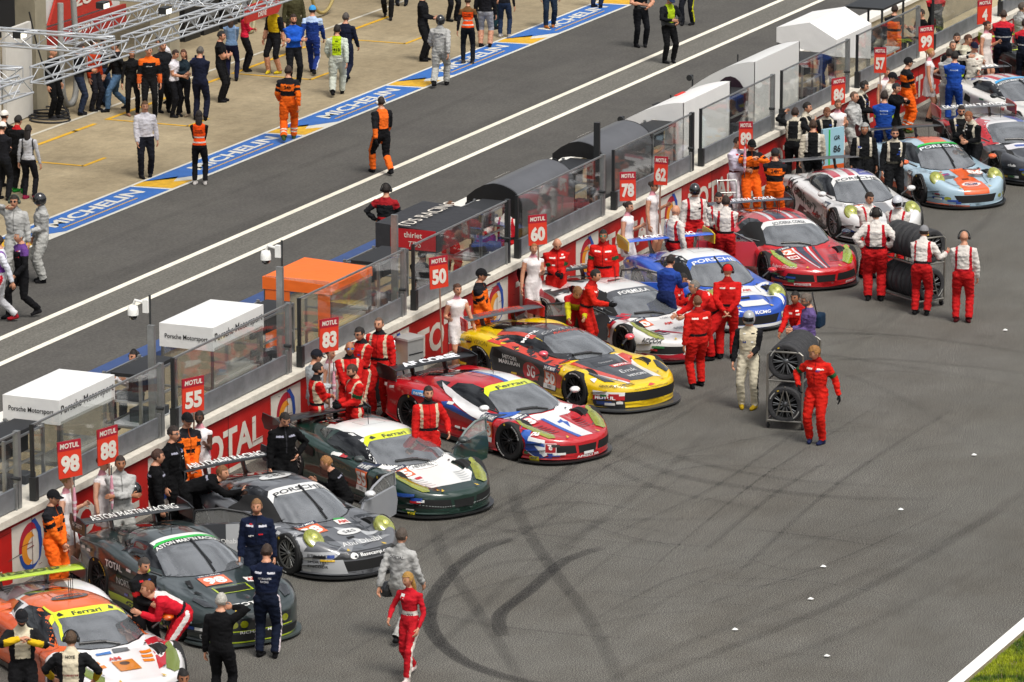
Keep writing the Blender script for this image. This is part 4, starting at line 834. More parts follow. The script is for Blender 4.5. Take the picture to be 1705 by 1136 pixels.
        if am: s.poly('side', [(x-w/2-.24, z-.16), (x-w/2-.04, z-.16), (x-w/2-.04, z+.02), (x-w/2-.24, z+.02)], 'e4e0da', 'number_panel'); s.text('side', 'AM', x-w/2-.14, z-.07, .10, 'c4321e', w=.15, bold=.03)
    def hood_number(s, num, x, y, a=0, w=.46, d=.32, col='d8602a', am=None):
        s.poly('top', [(x-d/2, y-w/2), (x+d/2, y-w/2), (x+d/2, y+w/2), (x-d/2, y+w/2)], col, 'number_panel'); s.poly('top', [(x-d/2-.075, y-w/2), (x-d/2, y-w/2), (x-d/2, y+w/2), (x-d/2-.075, y+w/2)], '16203a', 'number_panel')
        s.text('top', num, x+.01, y, .25, 'f2ece4', w=.36, bold=.05, part='number'); s.text('top', '24h LE MANS', x-d/2-.037, y, .04, 'dcdcd8', w=w*.8)
        if am: s.poly('top', [(am[0]-.09, am[1]-.12), (am[0]+.09, am[1]-.12), (am[0]+.09, am[1]+.12), (am[0]-.09, am[1]+.12)], 'e4e0da', 'number_panel'); s.text('top', 'AM', am[0], am[1], .11, 'c4321e', w=.18, bold=.03)
    def door(s, side=-1, ang=58, skin=None, frame=None, text=None, glassmat=None, hx=None, band=None):
        s.has_door = s.has_door or side < 0; m = s.m; hx = hx if hx is not None else m['ws'][3][0]+.0; L = 1.22; sk = skin or paint(s.base); fr = frame or CARBON
        t = bpy.data.objects.new('door', None); me = MB(); lowp = [(0, .28), (-L, .30), (-L-.06, .55), (-L+.02, .84), (-.05, .84), (.08, .60)]; rings = []
        me.prism(lowp, -.05, .0, sk, 'XZ'); d = me.build('door', s.root); bpy.data.objects.remove(t)
        fm = MB(); wp = [(-.08, .85), (-.42, 1.03), (-.80, 1.12), (-L+.02, 1.10), (-L-.02, .85)]
        pts = [Vector((x, -.02, z)) for x, z in wp]; fm.tube([p+Vector((0, .0, 0)) for p in pts], .022, fr, 6); fm.build('window_frame', d)
        gm = MB(); gm.add([(x, -.02, z) for x, z in wp], [tuple(range(len(wp)))], glassmat or glass_mat((.55, .56, .57), .9, .18)); gm.build('window', d)
        im = MB(); im.box((-L/2-.02, .012, .57), (L-.12, .02, .48), M('1a1a1c', .7)).box((-L/2, .03, .60), (.5, .04, .08), M('333336', .6)); im.build('inner_panel', d)
        if band: b = MB(); b.prism(band[0], -.056, -.051, paint(band[1]), 'XZ'); b.build('stripe', d)
        if text:
            tt = MB(); flat_text(tt, text[0], (-L/2, -.055, .50), (1, 0, 0), (0, 0, 1), .12, matte(text[1]), w=.85, bold=.01, lift=.004); tt.build('lettering', d)
        d.location = (hx, side*.90, .0); d.scale = (1, 1, .90)
        d.rotation_euler = (0, 0, (-1 if side < 0 else 1)*R_(-ang)) if side < 0 else (0, 0, R_(-ang))
        if side > 0: d.scale = (1, -1, .90)
        if side < 0:
            d.rotation_euler = (0, 0, R_(ang))
        s.poly('side' if side < 0 else 'left', [(hx-.02, .86), (hx-.35, 1.02), (hx-.7, 1.10), (hx-1.05, 1.05), (hx-1.15, .86), (hx-1.12, .32), (hx-.02, .32)], M('070708', .8), 'door_opening', off=.0062)
        s.mbs.pop('door_opening').build('door_opening', s.root); return d
    def details(s):
        m = s.m; rs = random.Random(int(s.root.location.x*13)); cols = ['d8d8d4', '22408c', 'c8a21c', '1a1a1c', 'a81c22', 'd8d8d4', '2c6a3a']
        dx0, dx1 = m['ws'][3][0]+.02, m['ws'][3][0]-1.22
        if not s.has_door: s.line('side', [(dx0, .88), (dx0+.03, .55), (dx0-.05, .27), (dx1+.1, .27), (dx1-.04, .6), (dx1+.02, .90)], .009)
        s.poly('side', [(m['ra']+.40, .66), (m['ra']+.62, .60), (m['ra']+.66, .78), (m['ra']+.46, .86)], VENT, 'side_intake')
        for k in range(5):
            a = rs.uniform(-.42, .30); b = rs.uniform(.14, .46); w, h = rs.uniform(.05, .12), rs.uniform(.018, .03); s.poly('corner', [(a-w, b-h), (a+w, b-h), (a+w, b+h), (a-w, b+h)], cols[rs.randrange(7)], 'sponsor_patch', step=.06)
        for k in range(4):
            a = rs.uniform(-.55, .3); b = rs.choice([.30, .34, .80]); w, h = rs.uniform(.05, .10), .022; s.poly('side', [(a-w, b-h), (a+w, b-h), (a+w, b+h), (a-w, b+h)], cols[rs.randrange(7)], 'sponsor_patch', step=.06)
        for k in range(3):
            a = m['ra']-.25-.22*k; s.poly('side', [(a-.07, .80), (a+.07, .82), (a+.07, .87), (a-.07, .85)], cols[rs.randrange(7)], 'sponsor_patch', step=.06)
        for sg in (1, -1):
            for (a, b) in ((m['nose']-.42, .50), (m['nose']-1.25, .58)): s.poly('top', arc(a, sg*b, .022, .022, 0, 360, 10)[:-1], '303234', 'bonnet_pin')
            s.poly('top', [(m['nose']-.20, sg*.33), (m['nose']-.12, sg*.33), (m['nose']-.12, sg*.39)], 'c9a520', 'tow_mark')
        s.line('top', [(-.25, -.22), (-.62, -.22), (-.62, .22), (-.25, .22), (-.25, -.22)], .008, None, 'roof_hatch')
        for k in range(4): a = m['tail']+.30+.10*k; s.poly('top', [(a, -.42), (a+.035, -.42), (a+.035, .42), (a, .42)], VENT, 'deck_louvre')
        for sg in (-1,):
            for z_, l_ in ((.26, .34), (.40, .28)):
                mb = MB(); x0 = m['nose']-.62
                p = [ray(s.bvh, 'side', x0+u*l_, z_*.9-.0+.05*u) for u in (0, .5, 1)]
                if all(p): mb.add([q[0] for q in p]+[q[0]+Vector((.03, -.055, 0)) for q in p], [(0, 1, 4, 3), (1, 2, 5, 4)], CARBON); mb.build('dive_plane', s.root)
    def done(s):
        s.details()
        for k, mb in s.mbs.items():
            if mb.n: mb.build(k, s.root)
        s.mbs = {}
def grille_ferr(c, bar='0a0a0b'):
    c.poly('front', [(-.80, .22), (-.72, .40), (-.27, .375), (-.24, .21)], GRILL, 'grille', mirror=True); c.poly('front', [(-.19, .20), (-.21, .36), (.21, .36), (.19, .20)], GRILL, 'grille')
FH = [(2.14, .56), (2.08, .66), (1.90, .76), (1.62, .84), (1.38, .84), (1.42, .76), (1.70, .64), (2.0, .50)]
def vents_ferr(c, col, n=5):
    for k in range(n):
        x = 1.92-.085*k; y = .27+.02*k
        for sg in (1, -1): c.poly('top', [(x, sg*y), (x-.035, sg*(y-.01)), (x-.06, sg*(y+.20)), (x-.025, sg*(y+.22))], col, 'hood_vent', step=.05)
def ferrari(fr, hd, label, base, num, strip, **k):
    m = MODELS['ferr']; c = Car('ferr', *place(m, fr, hd), hd, label, base); c.wheels(k.get('rim', '1d1d1f')); c.splitter(); grille_ferr(c); c.lamp(FH, k.get('lens'))
    return c
POSE = {(292, 1068): (64.35, 33.12), (484, 959): (68.12, 33.17), (640, 851): (72.15, 33.39), (847, 768): (76.15, 32.95), (964, 670): (80.11, 33.33), (1042, 586): (84.02, 33.74), (1190, 540): (87.03, 33.13), (1275, 457): (91.24, 33.12), (1391, 400): (95.81, 33.19), (1532, 340): (99.94, 32.69), (70, 1163): (60.80, 33.19)}
def place(m, fr, hd):
    """car origin from the pixel where the outer face of the right front tyre meets the ground"""
    if fr in POSE: return POSE[fr][:2]
    x, y = G(*fr); a = R_(hd); lx, ly = m['fa'], -(m['wmax']-.03); return x-(lx*cos(a)-ly*sin(a)), y-(lx*sin(a)+ly*cos(a))
def porsche(fr, hd, label, base, rim='8d8d88'):
    m = MODELS['pors']; c = Car('pors', *place(m, fr, hd), hd, label, base); c.wheels(rim); c.splitter(); c.round_lamp(1.62, .70, .18)
    c.poly('front', [(-.42, .17), (-.50, .36), (.50, .36), (.42, .17)], GRILL, 'grille')
    for sg in (-1, 1):
        for dy in (.0, .17): 
            v = arc(sg*(.62+dy), .27, .065, .05, 0, 360, 14)[:-1]; c.poly('front', v, LENS, 'fog_lamp')
    return c
PORW = '1a1b1d'
# ---- car 98
def car98():
    m = MODELS['aston']; hd = -125.4; c = Car('aston', *place(m, (292, 1068), hd), hd, 'dark grey green race car 98 with lime mirror and white and green windscreen band', '263131')
    c.wheels('202022', 'c9a520', 10); c.splitter(M('3a4242', .4)); c.glass((paint('1b1f20'), .17, 'ASTON MARTIN RACING', .98, 'e2e2de', .0), 'v')
    xb = m['ws'][-1][0]
    c.poly('top', [(xb-.035, -.50), (xb-.035, .50), (xb+.03, .56), (xb+.035, 0), (xb+.03, -.56)], '18b23a', 'sun_strip', off=.016); c.poly('top', [(xb-.18, -.52), (xb-.18, .52), (xb-.04, .52), (xb-.04, -.52)], 'e4e4e0', 'roof_band', off=.006)
    c.poly('front', [(-.52, .30), (-.60, .52), (.60, .52), (.52, .30)], '14181a', 'grille'); c.poly('front', [(-.72, .13), (-.76, .25), (.76, .25), (.72, .13)], GRILL, 'grille'); c.poly('front', [(-.60, .285), (-.60, .305), (.60, .305), (.60, .285)], 'a5b81e', 'trim'); c.poly('front', [(-.76, .10), (-.76, .12), (.76, .12), (.76, .10)], 'a5b81e', 'trim')
    for y in (-.44, -.28, .28, .44): c.poly('front', arc(y, .42, .065, .065, 0, 360, 16)[:-1], LENS, 'fog_lamp'); 
    c.text('front', 'RICHARD MILLE', 0, .275, .05, 'd8d8d4', w=.7, bold=.01); c.text('top', 'TOTAL', 2.02, 0, .12, 'e2e2de', w=.6, bold=.03)
    c.lamp([(1.98, .60), (1.90, .74), (1.62, .82), (1.55, .76), (1.72, .64)], LENSD)
    c.poly('top', [(1.55, -.30), (1.55, .30), (1.27, .30), (1.27, -.30)], 'a5b81e', 'vent_trim'); c.poly('top', [(1.53, -.27), (1.53, .27), (1.33, .27), (1.33, -.27)], VENT, 'hood_vent'); c.poly('top', [(1.33, -.28), (1.33, .28), (1.28, .28), (1.28, -.28)], '36403f', 'hood_vent')
    c.hood_number('98', 1.02, -.10, am=(1.14, .48)); c.poly('top', [(.95, .52), (1.2, .58), (1.2, .64), (.95, .6)], VENT, 'hood_vent'); c.poly('top', [(.85, -.45), (1.12, -.52), (1.12, -.59), (.85, -.54)], VENT, 'hood_vent'); c.poly('top', [(1.25, -.56), (1.38, -.50), (1.36, -.66)], VENT, 'hood_vent')
    c.poly('side', [(.7, .24), (.6, .60), (-.85, .62), (-.95, .24)], '131517', 'door_panel'); c.text('side', 'TOTAL', -.72, .76, .13, 'e2e2de', w=.5, bold=.03); c.text('side', 'NORTHWEST', -.25, .50, .12, 'd2d2ce', w=.85, bold=.0)
    c.poly('side', [(-.88, .10), (.9, .10), (.9, .24), (-.88, .24)], 'a5b81e', 'sill'); c.text('side', 'GTE', -.1, .17, .10, '15181a', w=.5, bold=.04, shear=.3)
    c.side_number('98', .62, .5, .34, .3, False); c.text('corner', 'DUNLOP', .05, .2, .07, 'd0d0cc', w=.4)
    c.wing(M('24272a', .4, 0, .4), 'ASTON MARTIN RACING', 'dcdcd8', CARBON, 'HACKETT', z=1.30, tbold=.0, span=1.92); c.mirror(paint('b8cc1e'), 1, z=1.0); c.mirror(paint('b8cc1e'), -1, z=1.0); c.antenna(-.62); c.line('side', [(.5, .86), (.45, .3), (-.75, .3), (-.85, .9)]); c.done()
car98()
# ---- car 88
def car88():
    hd = -119.3; c = porsche((484, 959), hd, 'grey faceted race car 88 with white windscreen band and open doors', '5c5e62'); m = c.m
    c.glass((paint('d6d6d4'), .19, 'PORSCHE', .84, PORW, -.0), 'v')
    rs = random.Random(5)
    tones = ['2c2e32', '1b1c1f', '87898c', 'b0b2b4', '3a3c40', '616468', '1f2022', 'b6b8ba']
    for (x0, x1, y0, y1) in [(.9, 2.15, -.9, .9)]:
        for i in range(5):
            for j in range(6):
                a = [(x0+(x1-x0)*(i+u)/5, y0+(y1-y0)*(j+v)/6) for u, v in ((0, 0), (1, 0), (1, 1), (0, 1))]
                t = a[:3] if rs.random() < .5 else [a[0], a[2], a[3]]
                if rs.random() < .75: c.poly('top', t, tones[rs.randrange(6)], 'livery', off=.0035)
    for i in range(4):
        for j in range(5):
            a = [(-1.9+1.8*(i+u)/4, -.62+1.24*(j+v)/5) for u, v in ((0, 0), (1, 0), (1, 1), (0, 1))]; t = a[:3] if rs.random() < .5 else [a[0], a[2], a[3]]; c.poly('top', t, ['26272a', '1d1e20', '3a3c40', '4c4e52'][rs.randrange(4)], 'livery', off=.003)
    c.poly('side', [(1.45, .2), (1.65, .62), (1.4, .84), (1.0, .84), (.75, .78), (.72, .5), (1.6, .5)], 'b9babc', 'livery'); c.poly('corner', [(-.45, .13), (-.45, .52), (.10, .55), (.22, .40), (.30, .13)], 'aeb0b2', 'livery'); c.poly('corner', [(.05, .55), (.32, .62), (.36, .42), (.22, .40)], '7d7f83', 'livery')
    c.poly('front', [(-.62, .40), (-.50, .52), (.50, .52), (.66, .40)], '1c1d1f', 'livery'); c.text('front', 'Basecamp.com', .12, .45, .07, 'e8e8e6', w=.62, bold=.01)
    c.poly('front', arc(-.30, .45, .065, .055, 0, 360, 14)[:-1], 'e8e8e6', 'emblem'); c.text('corner', 'ETIHAD', -.18, .46, .05, '202226', w=.34, bold=0); c.text('corner', 'SPORTEC', -.18, .34, .045, '202226', w=.34, bold=.02); c.text('corner', 'EYECOOR', -.18, .25, .045, '202226', w=.34, bold=.02)
    c.hood_number('88', 1.10, -.40, am=(1.04, .26)); c.poly('top', [(.95, .16), (.95, .38), (.90, .38), (.90, .16)], '2f8a3e', 'flag'); c.text('top', 'Abu Dhabi', 1.84, .06, .15, 'e4e4e2', w=.78, bold=-.0, shear=.25)
    c.poly('top', arc(1.42, .12, .12, .22, 0, 360, 20)[:-1], 'd8d8d6', 'emblem'); c.text('top', 'S&S', 1.42, .12, .10, '1c1d1f', w=.22, bold=0); c.poly('top', [(1.66, -.07), (1.66, .07), (1.60, .07), (1.60, -.07)], VENT, 'hood_vent')
    c.poly('top', [(1.0, -.62), (1.1, -.62), (1.1, -.76), (1.0, -.76)], VENT, 'hood_vent'); c.poly('top', arc(-.45, -.02, .17, .30, 0, 360, 22)[:-1], 'd6d6d4', 'roof_emblem'); c.text('top', 'S&S', -.45, -.02, .14, '1c1d1f', w=.34, bold=.0)
    c.line('top', [(.9, -.52), (1.3, -.50), (1.85, -.40), (1.98, 0), (1.85, .40), (1.3, .50), (.9, .52)]); c.side_number('88', .76, .5, .3, .3, False)
    d = c.door(-1, 62, paint('3c3e42'), M('1d1e20', .5), ('Abu Dhabi Racing', 'dcdcda'), None, band=([(-.5, .30), (-.72, .30), (-.72, .83), (-.5, .83)], 'a8aaac')); c.door(1, 62, paint('8c8e92'), M('8c8e92', .4))
    c.wing(CARBON, 'ABU DHABI RACING', 'd4d4d2', CARBON, 'spark', z=1.27, span=1.9); c.mirror(paint('c8c8c8'), 1, z=.97, out=1.08); c.antenna(-.7, 0, 1); c.done()
car88()
# ---- car 55
def car55():
    hd = -120.2; c = ferrari((640, 851), hd, 'dark green race car 55 with white bonnet and roof and yellow sun strip', '0c2a22', '55', None, rim='9a9a96'); m = c.m
    c.poly('top', [(2.0, 0), (1.98, .40), (1.75, .60), (1.3, .66), (.95, .72), (.85, .74), (.85, -.74), (.95, -.72), (1.3, -.66), (1.75, -.60), (1.98, -.40)], 'dededb', 'livery', off=.003)
    c.poly('top', [(.85, .80), (.3, .60), (-.3, .56), (-1.0, .50), (-1.15, 0), (-1.0, -.50), (-.3, -.56), (.3, -.60), (.85, -.80), (.75, 0)], 'dededb', 'roof_panel', off=.003)
    c.glass((paint('c9d21c'), .18, 'Ferrari', .42, '1c1c1c', .0), 'h')
    for sg in (-1, 1): c.poly('top', [(.20, sg*.40), (.30, sg*.36), (.30, sg*.44), (.24, sg*.46)], '1c1c1c', 'emblem', off=.015)
    vents_ferr(c, 'b4b6b6'); c.hood_number('55', 1.26, -.52, w=.42, d=.28); c.text('top', 'HENSMILL', 1.16, .0, .07, '1c2024', w=.42, bold=0)
    ring = arc(1.16, .0, .085, .30, 0, 360, 30); c.line('top', ring, .012, BLACK, 'emblem')
    c.poly('top', [(1.50, -.62), (1.58, -.62), (1.58, -.50), (1.50, -.50)], '1d7a3a', 'flag'); c.poly('top', [(1.50, -.42), (1.58, -.42), (1.58, -.30), (1.50, -.30)], 'b2202a', 'flag')
    c.text('corner', 'OMP', -.1, .14, .07, 'c9b820', w=.16, bold=.04); c.poly('side', [(1.72, .42), (2.0, .42), (2.0, .49), (1.72, .49)], '24468c', 'sponsor_patch'); c.poly('top', [(2.10, -.4), (2.16, -.42), (2.16, -.36)], 'c9a520', 'tow_mark')
    c.side_number('55', .70, .52, .34, .32, False); c.poly('side', arc(-1.0, .84, .10, .055, 0, 360, 18)[:-1], '34604e', 'badge'); c.text('side', 'HENSMILL', .1, .62, .09, '8a6d2a', w=.5, bold=0)
    for k in range(3): c.poly('side', arc(-.2, .80-.10*k, .03, .03, 0, 360, 10)[:-1], 'cdcdc8', 'cap_dot')
    c.line('side', [(.78, .82), (.75, .3), (-.55, .3), (-.62, .85)]); c.door(1, 62, paint('1c3a34'), M('6d7a78', .4), glassmat=glass_mat((.7, .72, .72), .9, .35))
    c.wing(CARBON, None, 'd4d4d2', CARBON); c.mirror(M('3c4242', .4), -1); c.mirror(M('3c4242', .4), 1, out=1.1); c.antenna(-.3, -.1, 2); c.line('front', [(-.85, .30), (-.4, .24), (.4, .24), (.85, .30)], .012, M('8d9492', .4)); c.done()
car55()
# ---- car 83
def car83():
    hd = -116.1; c = ferrari((847, 768), hd, 'red race car 83 with blue and white stripes and yellow sun strip', 'b0141e', '83', None, rim='19191b'); m = c.m
    c.poly('top', [(1.05, .80), (.78, .70), (1.12, .30), (1.15, 0), (1.12, -.30), (.78, -.70), (1.05, -.80), (1.25, -.60), (1.34, -.2), (1.34, .2), (1.25, .6)], 'dcdcdc', 'livery', off=.003)
    c.poly('top', [(1.3, -.10), (1.3, .22), (2.27, .20), (2.27, -.06)], 'dcdcdc', 'livery'); c.poly('top', [(1.3, -.19), (1.3, -.10), (2.27, -.06), (2.27, -.15)], '1f52a8', 'livery')
    c.poly('top', [(1.52, .02), (1.60, .0), (1.58, .10), (1.84, .06), (1.60, .20), (1.55, .14), (1.45, .16), (1.5, .09)], '1f52a8', 'emblem')
    c.poly('top', [(.75, .42), (-.9, .36), (-.9, .05), (.75, .05)], 'dcdcdc', 'roof_stripe', off=.003); c.poly('top', [(.75, .05), (-.9, .05), (-.9, -.05), (.75, -.05)], '1f52a8', 'roof_stripe', off=.003)
    c.glass((paint('c9d21c'), .18, 'Ferrari', .62, '1c1c1c', .0), 'h'); vents_ferr(c, '74101a'); c.hood_number('83', 1.28, -.50, w=.42, d=.28, col='b23a46', am=None)
    c.poly('side', [(1.75, .70), (1.35, .83), (.9, .80), (.75, .80), (.9, .74), (1.3, .76), (1.65, .60), (1.78, .45), (1.86, .5)], '1f52a8', 'livery'); c.poly('side', [(.92, .70), (.70, .76), (-.5, .99), (-.9, 1.02), (-.6, .92), (.3, .68), (.8, .60)], 'dcdcdc', 'livery'); c.poly('side', [(.45, .64), (-.35, .82), (-.5, .80), (-.4, .70), (.4, .55)], '1f52a8', 'livery')
    c.poly('side', [(1.80, .56), (2.05, .50), (2.1, .2), (1.95, .12), (1.78, .25)], 'dcdcdc', 'livery'); c.poly('corner', [(-.42, .47), (-.22, .47), (.02, .14), (-.08, .12), (-.42, .36)], '1d3c86', 'livery'); c.text('side', 'pakelo', 1.98, .60, .09, 'ececea', w=.34, bold=.02, shear=.2)
    c.poly('side', [(1.85, .40), (2.1, .36), (2.1, .43), (1.85, .47)], '24468c', 'sponsor_patch'); c.poly('corner', [(.02, .24), (.22, .24), (.22, .44), (.02, .44)], 'e4e0de', 'sponsor_patch'); c.poly('corner', [(.03, .25), (.21, .25), (.21, .43), (.03, .43)], '9c1420', 'sponsor_patch'); c.text('corner', 'e', .12, .35, .08, 'e4e0de')
    c.poly('corner', [(-.25, .10), (-.08, .10), (-.08, .17), (-.25, .17)], 'c9b820', 'sponsor_patch'); c.text('corner', 'OMP', -.165, .135, .05, '1c1c1c', w=.13, bold=.04); c.side_number('83', .74, .50, .36, .32); c.poly('side', [(-1.25, .80), (-.92, .80), (-.92, .90), (-1.25, .90)], '2f86c4', 'sponsor_patch'); c.text('side', 'nerta', -1.08, .85, .06, 'eeeeec', w=.24)
    c.line('side', [(.78, .82), (.75, .3), (-.55, .3), (-.62, .85)]); c.text('front', 'APRECI FR', .0, .14, .045, 'd8d8d6', w=.5); c.poly('front', [(-.1, .17), (-.1, .22), (.12, .22), (.12, .17)], 'd8d8d6', 'sponsor_patch')
    c.wing(M('1a1c20', .4), 'AF CORSE', 'd4d6da', CARBON, None, tw=1.3, z=1.22, tbold=.05); c.mirror(paint('dcdcdc'), -1); c.mirror(paint('dcdcdc'), 1); c.antenna(-.3, .1, 3); c.done()
car83()
# ---- car 50
def car50():
    hd = -116.5; m = MODELS['corv']; c = Car('corv', *place(m, (964, 670), hd), hd, 'yellow and black race car 50 with pink mirrors and grey bonnet panel', 'dcb80c'); c.wheels('17181a'); c.splitter(M('3a3c3e', .4), .14)
    c.poly('top', [(.80, .50), (1.3, .42), (2.12, .28), (2.18, 0), (2.12, -.28), (1.3, -.42), (.80, -.50)], '36383c', 'livery'); c.poly('top', [(.80, -.50), (1.3, -.42), (2.12, -.28), (2.2, -.36), (1.35, -.56), (.85, -.66)], 'c8402c', 'livery'); c.poly('top', [(1.4, -.56), (2.2, -.36), (2.24, -.42), (1.5, -.66)], 'dcdcda', 'livery')
    c.poly('top', [(.80, .50), (1.5, .38), (2.12, .28), (2.2, .40), (1.4, .52), (.85, .70)], 'dcdcda', 'livery'); c.poly('top', [(.8, .70), (.85, .52), (1.35, .42), (1.1, .68)], 'c8402c', 'livery')
    c.poly('top', [(.72, .62), (-.2, .54), (-1.3, .50), (-1.3, -.50), (-.2, -.54), (.72, -.62)], '2c2d31', 'roof_panel', off=.003); c.poly('top', [(-1.3, -.50), (-.25, -.50), (-.25, -.60), (-1.3, -.58)], 'c4391c', 'roof_stripe')
    c.glass(None, 'none' if False else 'h'); xb = m['ws'][-1][0]; c.text('top', 'CORVETTE', xb-.16, 0, .10, 'cfcfce', w=.85, bold=-.01, shear=.3); c.text('top', 'RACING', xb-.03, .04, .08, 'c4391c', w=.6, bold=.02, shear=.3); c.text('top', 'MOTUL', -.42, -.52, .10, 'eeeeec', w=.36, bold=.04)
    c.poly('top', [(1.28, -.06), (1.28, .42), (1.40, .42), (1.40, -.06)], 'c8282a', 'sponsor_patch'); c.text('top', 'MOTUL', 1.34, .18, .08, 'eeeeec', w=.36, bold=.05); c.poly('top', [(1.0, -.28), (1.0, .28), (1.24, .34), (1.24, -.34)], '24262a', 'hood_vent'); c.text('top', 'CHASSAY', 1.12, 0, .06, 'a8a8a8', w=.36); c.text('top', 'Emk', 1.66, .05, .16, 'e4e4e2', w=.40, bold=-.005, shear=.4); c.text('top', 'HITORI', 1.92, .06, .11, 'e4e4e2', w=.40, bold=.02)
    c.lamp([(2.10, .62), (1.98, .78), (1.60, .84), (1.55, .78), (1.8, .66)], LENSD); c.poly('front', [(-.62, .22), (-.72, .44), (.72, .44), (.62, .22)], GRILL, 'grille'); c.poly('front', [(-.80, .24), (-.78, .42), (-.68, .42), (-.66, .26)], 'b08a10', 'grille_edge', mirror=True); c.poly('front', [(-.62, .18), (-.62, .22), (-.28, .22), (-.28, .18)], 'dcb80c', 'grille_edge', mirror=True)
    c.text('front', 'www.larbre-competition.com', 0, .485, .035, '2a2410', w=.8, bold=0); c.poly('front', [(-.09, .53), (0, .515), (.09, .53), (.02, .56), (-.02, .56)], 'c43838', 'emblem')
    c.poly('side', [(.95, .72), (.6, .92), (-.5, .93), (-.95, .86), (-1.02, .62), (-.9, .20), (.85, .20)], '1a1b1e', 'livery'); c.poly('side', [(.9, .80), (-1.0, .99), (-1.1, .94), (.4, .78), (.92, .70)], 'c43a24', 'livery'); c.poly('side', [(-.02, .30), (.35, .30), (.35, .66), (-.02, .66)][:1]+arc(.10, .50, .24, .22, 0, 360, 22)[:-1], 'b41c22', 'sponsor_patch'); c.text('side', 'SG', .10, .50, .26, 'e6e2dc', w=.22, bold=.02)
    c.text('side', 'HITORI', -.48, .70, .09, 'e6e6e2', w=.38, bold=.03); c.text('side', 'MARUKAN', -.50, .57, .09, 'e6e6e2', w=.56, bold=.03); c.side_number('50', .66, .48, .36, .32, False); c.poly('side', [(.86, .66), (.86, .30), (1.0, .30), (1.06, .60)], 'c43a24', 'livery'); c.text('side', 'LED VISION', -1.38, .88, .09, '2a2410', w=.62, bold=-.01)
    c.poly('side', [(1.84, .36), (1.84, .47), (2.3, .44), (2.3, .36)], 'dcdcda', 'sponsor_patch'); c.poly('side', [(1.84, .26), (1.84, .36), (2.3, .36), (2.3, .26)], 'b41c22', 'sponsor_patch'); c.text('side', 'MOTUL', 2.04, .31, .07, 'eeeeec', w=.32, bold=.04); c.poly('side', [(1.84, .10), (1.84, .25), (2.3, .25), (2.3, .10)], '1a1b1e', 'livery'); c.poly('side', [(1.90, .17), (1.90, .23), (2.15, .23), (2.15, .17)], '24468c', 'sponsor_patch'); c.text('side', 'GROUPAUTO', 2.12, .57, .04, '2a2410', w=.36)
    c.poly('side', [(1.05, .72), (.95, .84), (1.5, .88), (1.85, .70), (1.84, .62), (1.5, .80), (1.2, .80)], 'dedcd8', 'livery')
    c.wing(M('4a4c50', .4), 'LARBRE COMPETITION', 'c4391c', paint('a81c22'), 'MOTUL', z=1.25, tw=1.1, tbold=.0); pk = paint('d04858'); c.mirror(pk, -1, z=.96); c.mirror(pk, 1, z=.96); c.antenna(-.55, 0, 2); c.done()
car50()
# ---- car 60
def car60():
    hd = -123.2; c = ferrari((1042, 586), hd, 'white race car 60 with red flank stripe and grey sun strip', 'd2d0ce', '60', None, rim='1a1a1c'); m = c.m
    c.glass((paint('46484c'), .20, 'FORMULA', .62, 'dcdcda', .0), 'h'); c.text('top', 'RACING', .38, .02, .045, 'dcdcda', w=.28, off=.015); c.poly('side', [(-1.9, .88), (-1.5, .94), (-1.0, .86), (-.75, .62), (-.85, .52), (-1.15, .78), (-1.9, .80)], 'a81428', 'livery'); c.poly('side', [(-.8, .26), (-.75, .50), (.6, .38), (.95, .20), (-.8, .16)], 'a81428', 'livery')
    c.poly('corner', [(-.5, .1), (-.5, .22), (.35, .20), (.55, .22), (.55, .1)], 'a81428', 'livery'); c.poly('front', [(-.85, .09), (-.85, .19), (.85, .19), (.85, .09)], 'a81428', 'livery'); c.poly('top', [(1.60, -.40), (1.68, -.46), (2.02, -.0), (1.96, .0)], 'a81428', 'livery'); c.poly('side', [(.80, .84), (.72, .70), (.95, .55), (1.02, .72), (.92, .82)], 'a81428', 'livery')
    vents_ferr(c, '3a3a3c', 4); c.hood_number('60', 1.28, -.50, w=.42, d=.28); c.text('top', 'AM', 1.44, .02, .10, 'c4321e', w=.18, bold=.03); c.text('top', 'MINT', 1.72, .16, .11, '2c2c2e', w=.36, bold=-.01); c.text('top', 'LORNING', 1.20, .20, .05, '2c2c2e', w=.4, bold=0)
    c.text('side', 'ACCOR', 2.0, .50, .09, '161618', w=.30, bold=.03); c.text('top', 'FORMULA', 2.02, .16, .05, '2c2c2e', w=.3); c.side_number('60', .74, .50, .34, .32, False); c.line('top', [(1.0, -.66), (1.4, -.62), (1.9, -.45)]); c.line('top', [(1.0, .66), (1.4, .62), (1.9, .45)])
    c.poly('side', [(-1.35, .92), (-1.1, .99), (-.85, .96), (-.95, .88)], '2c2c2e', 'emblem'); c.line('side', [(.78, .82), (.75, .3), (-.55, .3), (-.62, .85)]); c.poly('top', [(-.3, -.16), (-.36, .16), (-.42, .2), (-.44, -.1)], '26262a', 'roof_mark')
    c.door(-1, 64, paint('2a2a2e'), CARBON); c.wing(CARBON, 'CLLIFFR ALLTR', 'b8b8b6', CARBON, None, z=1.22, tw=1.2, tbold=0); c.mirror(CARBON, -1, x=.66, out=1.0); c.antenna(-.3, 0, 2); c.done()
car60()
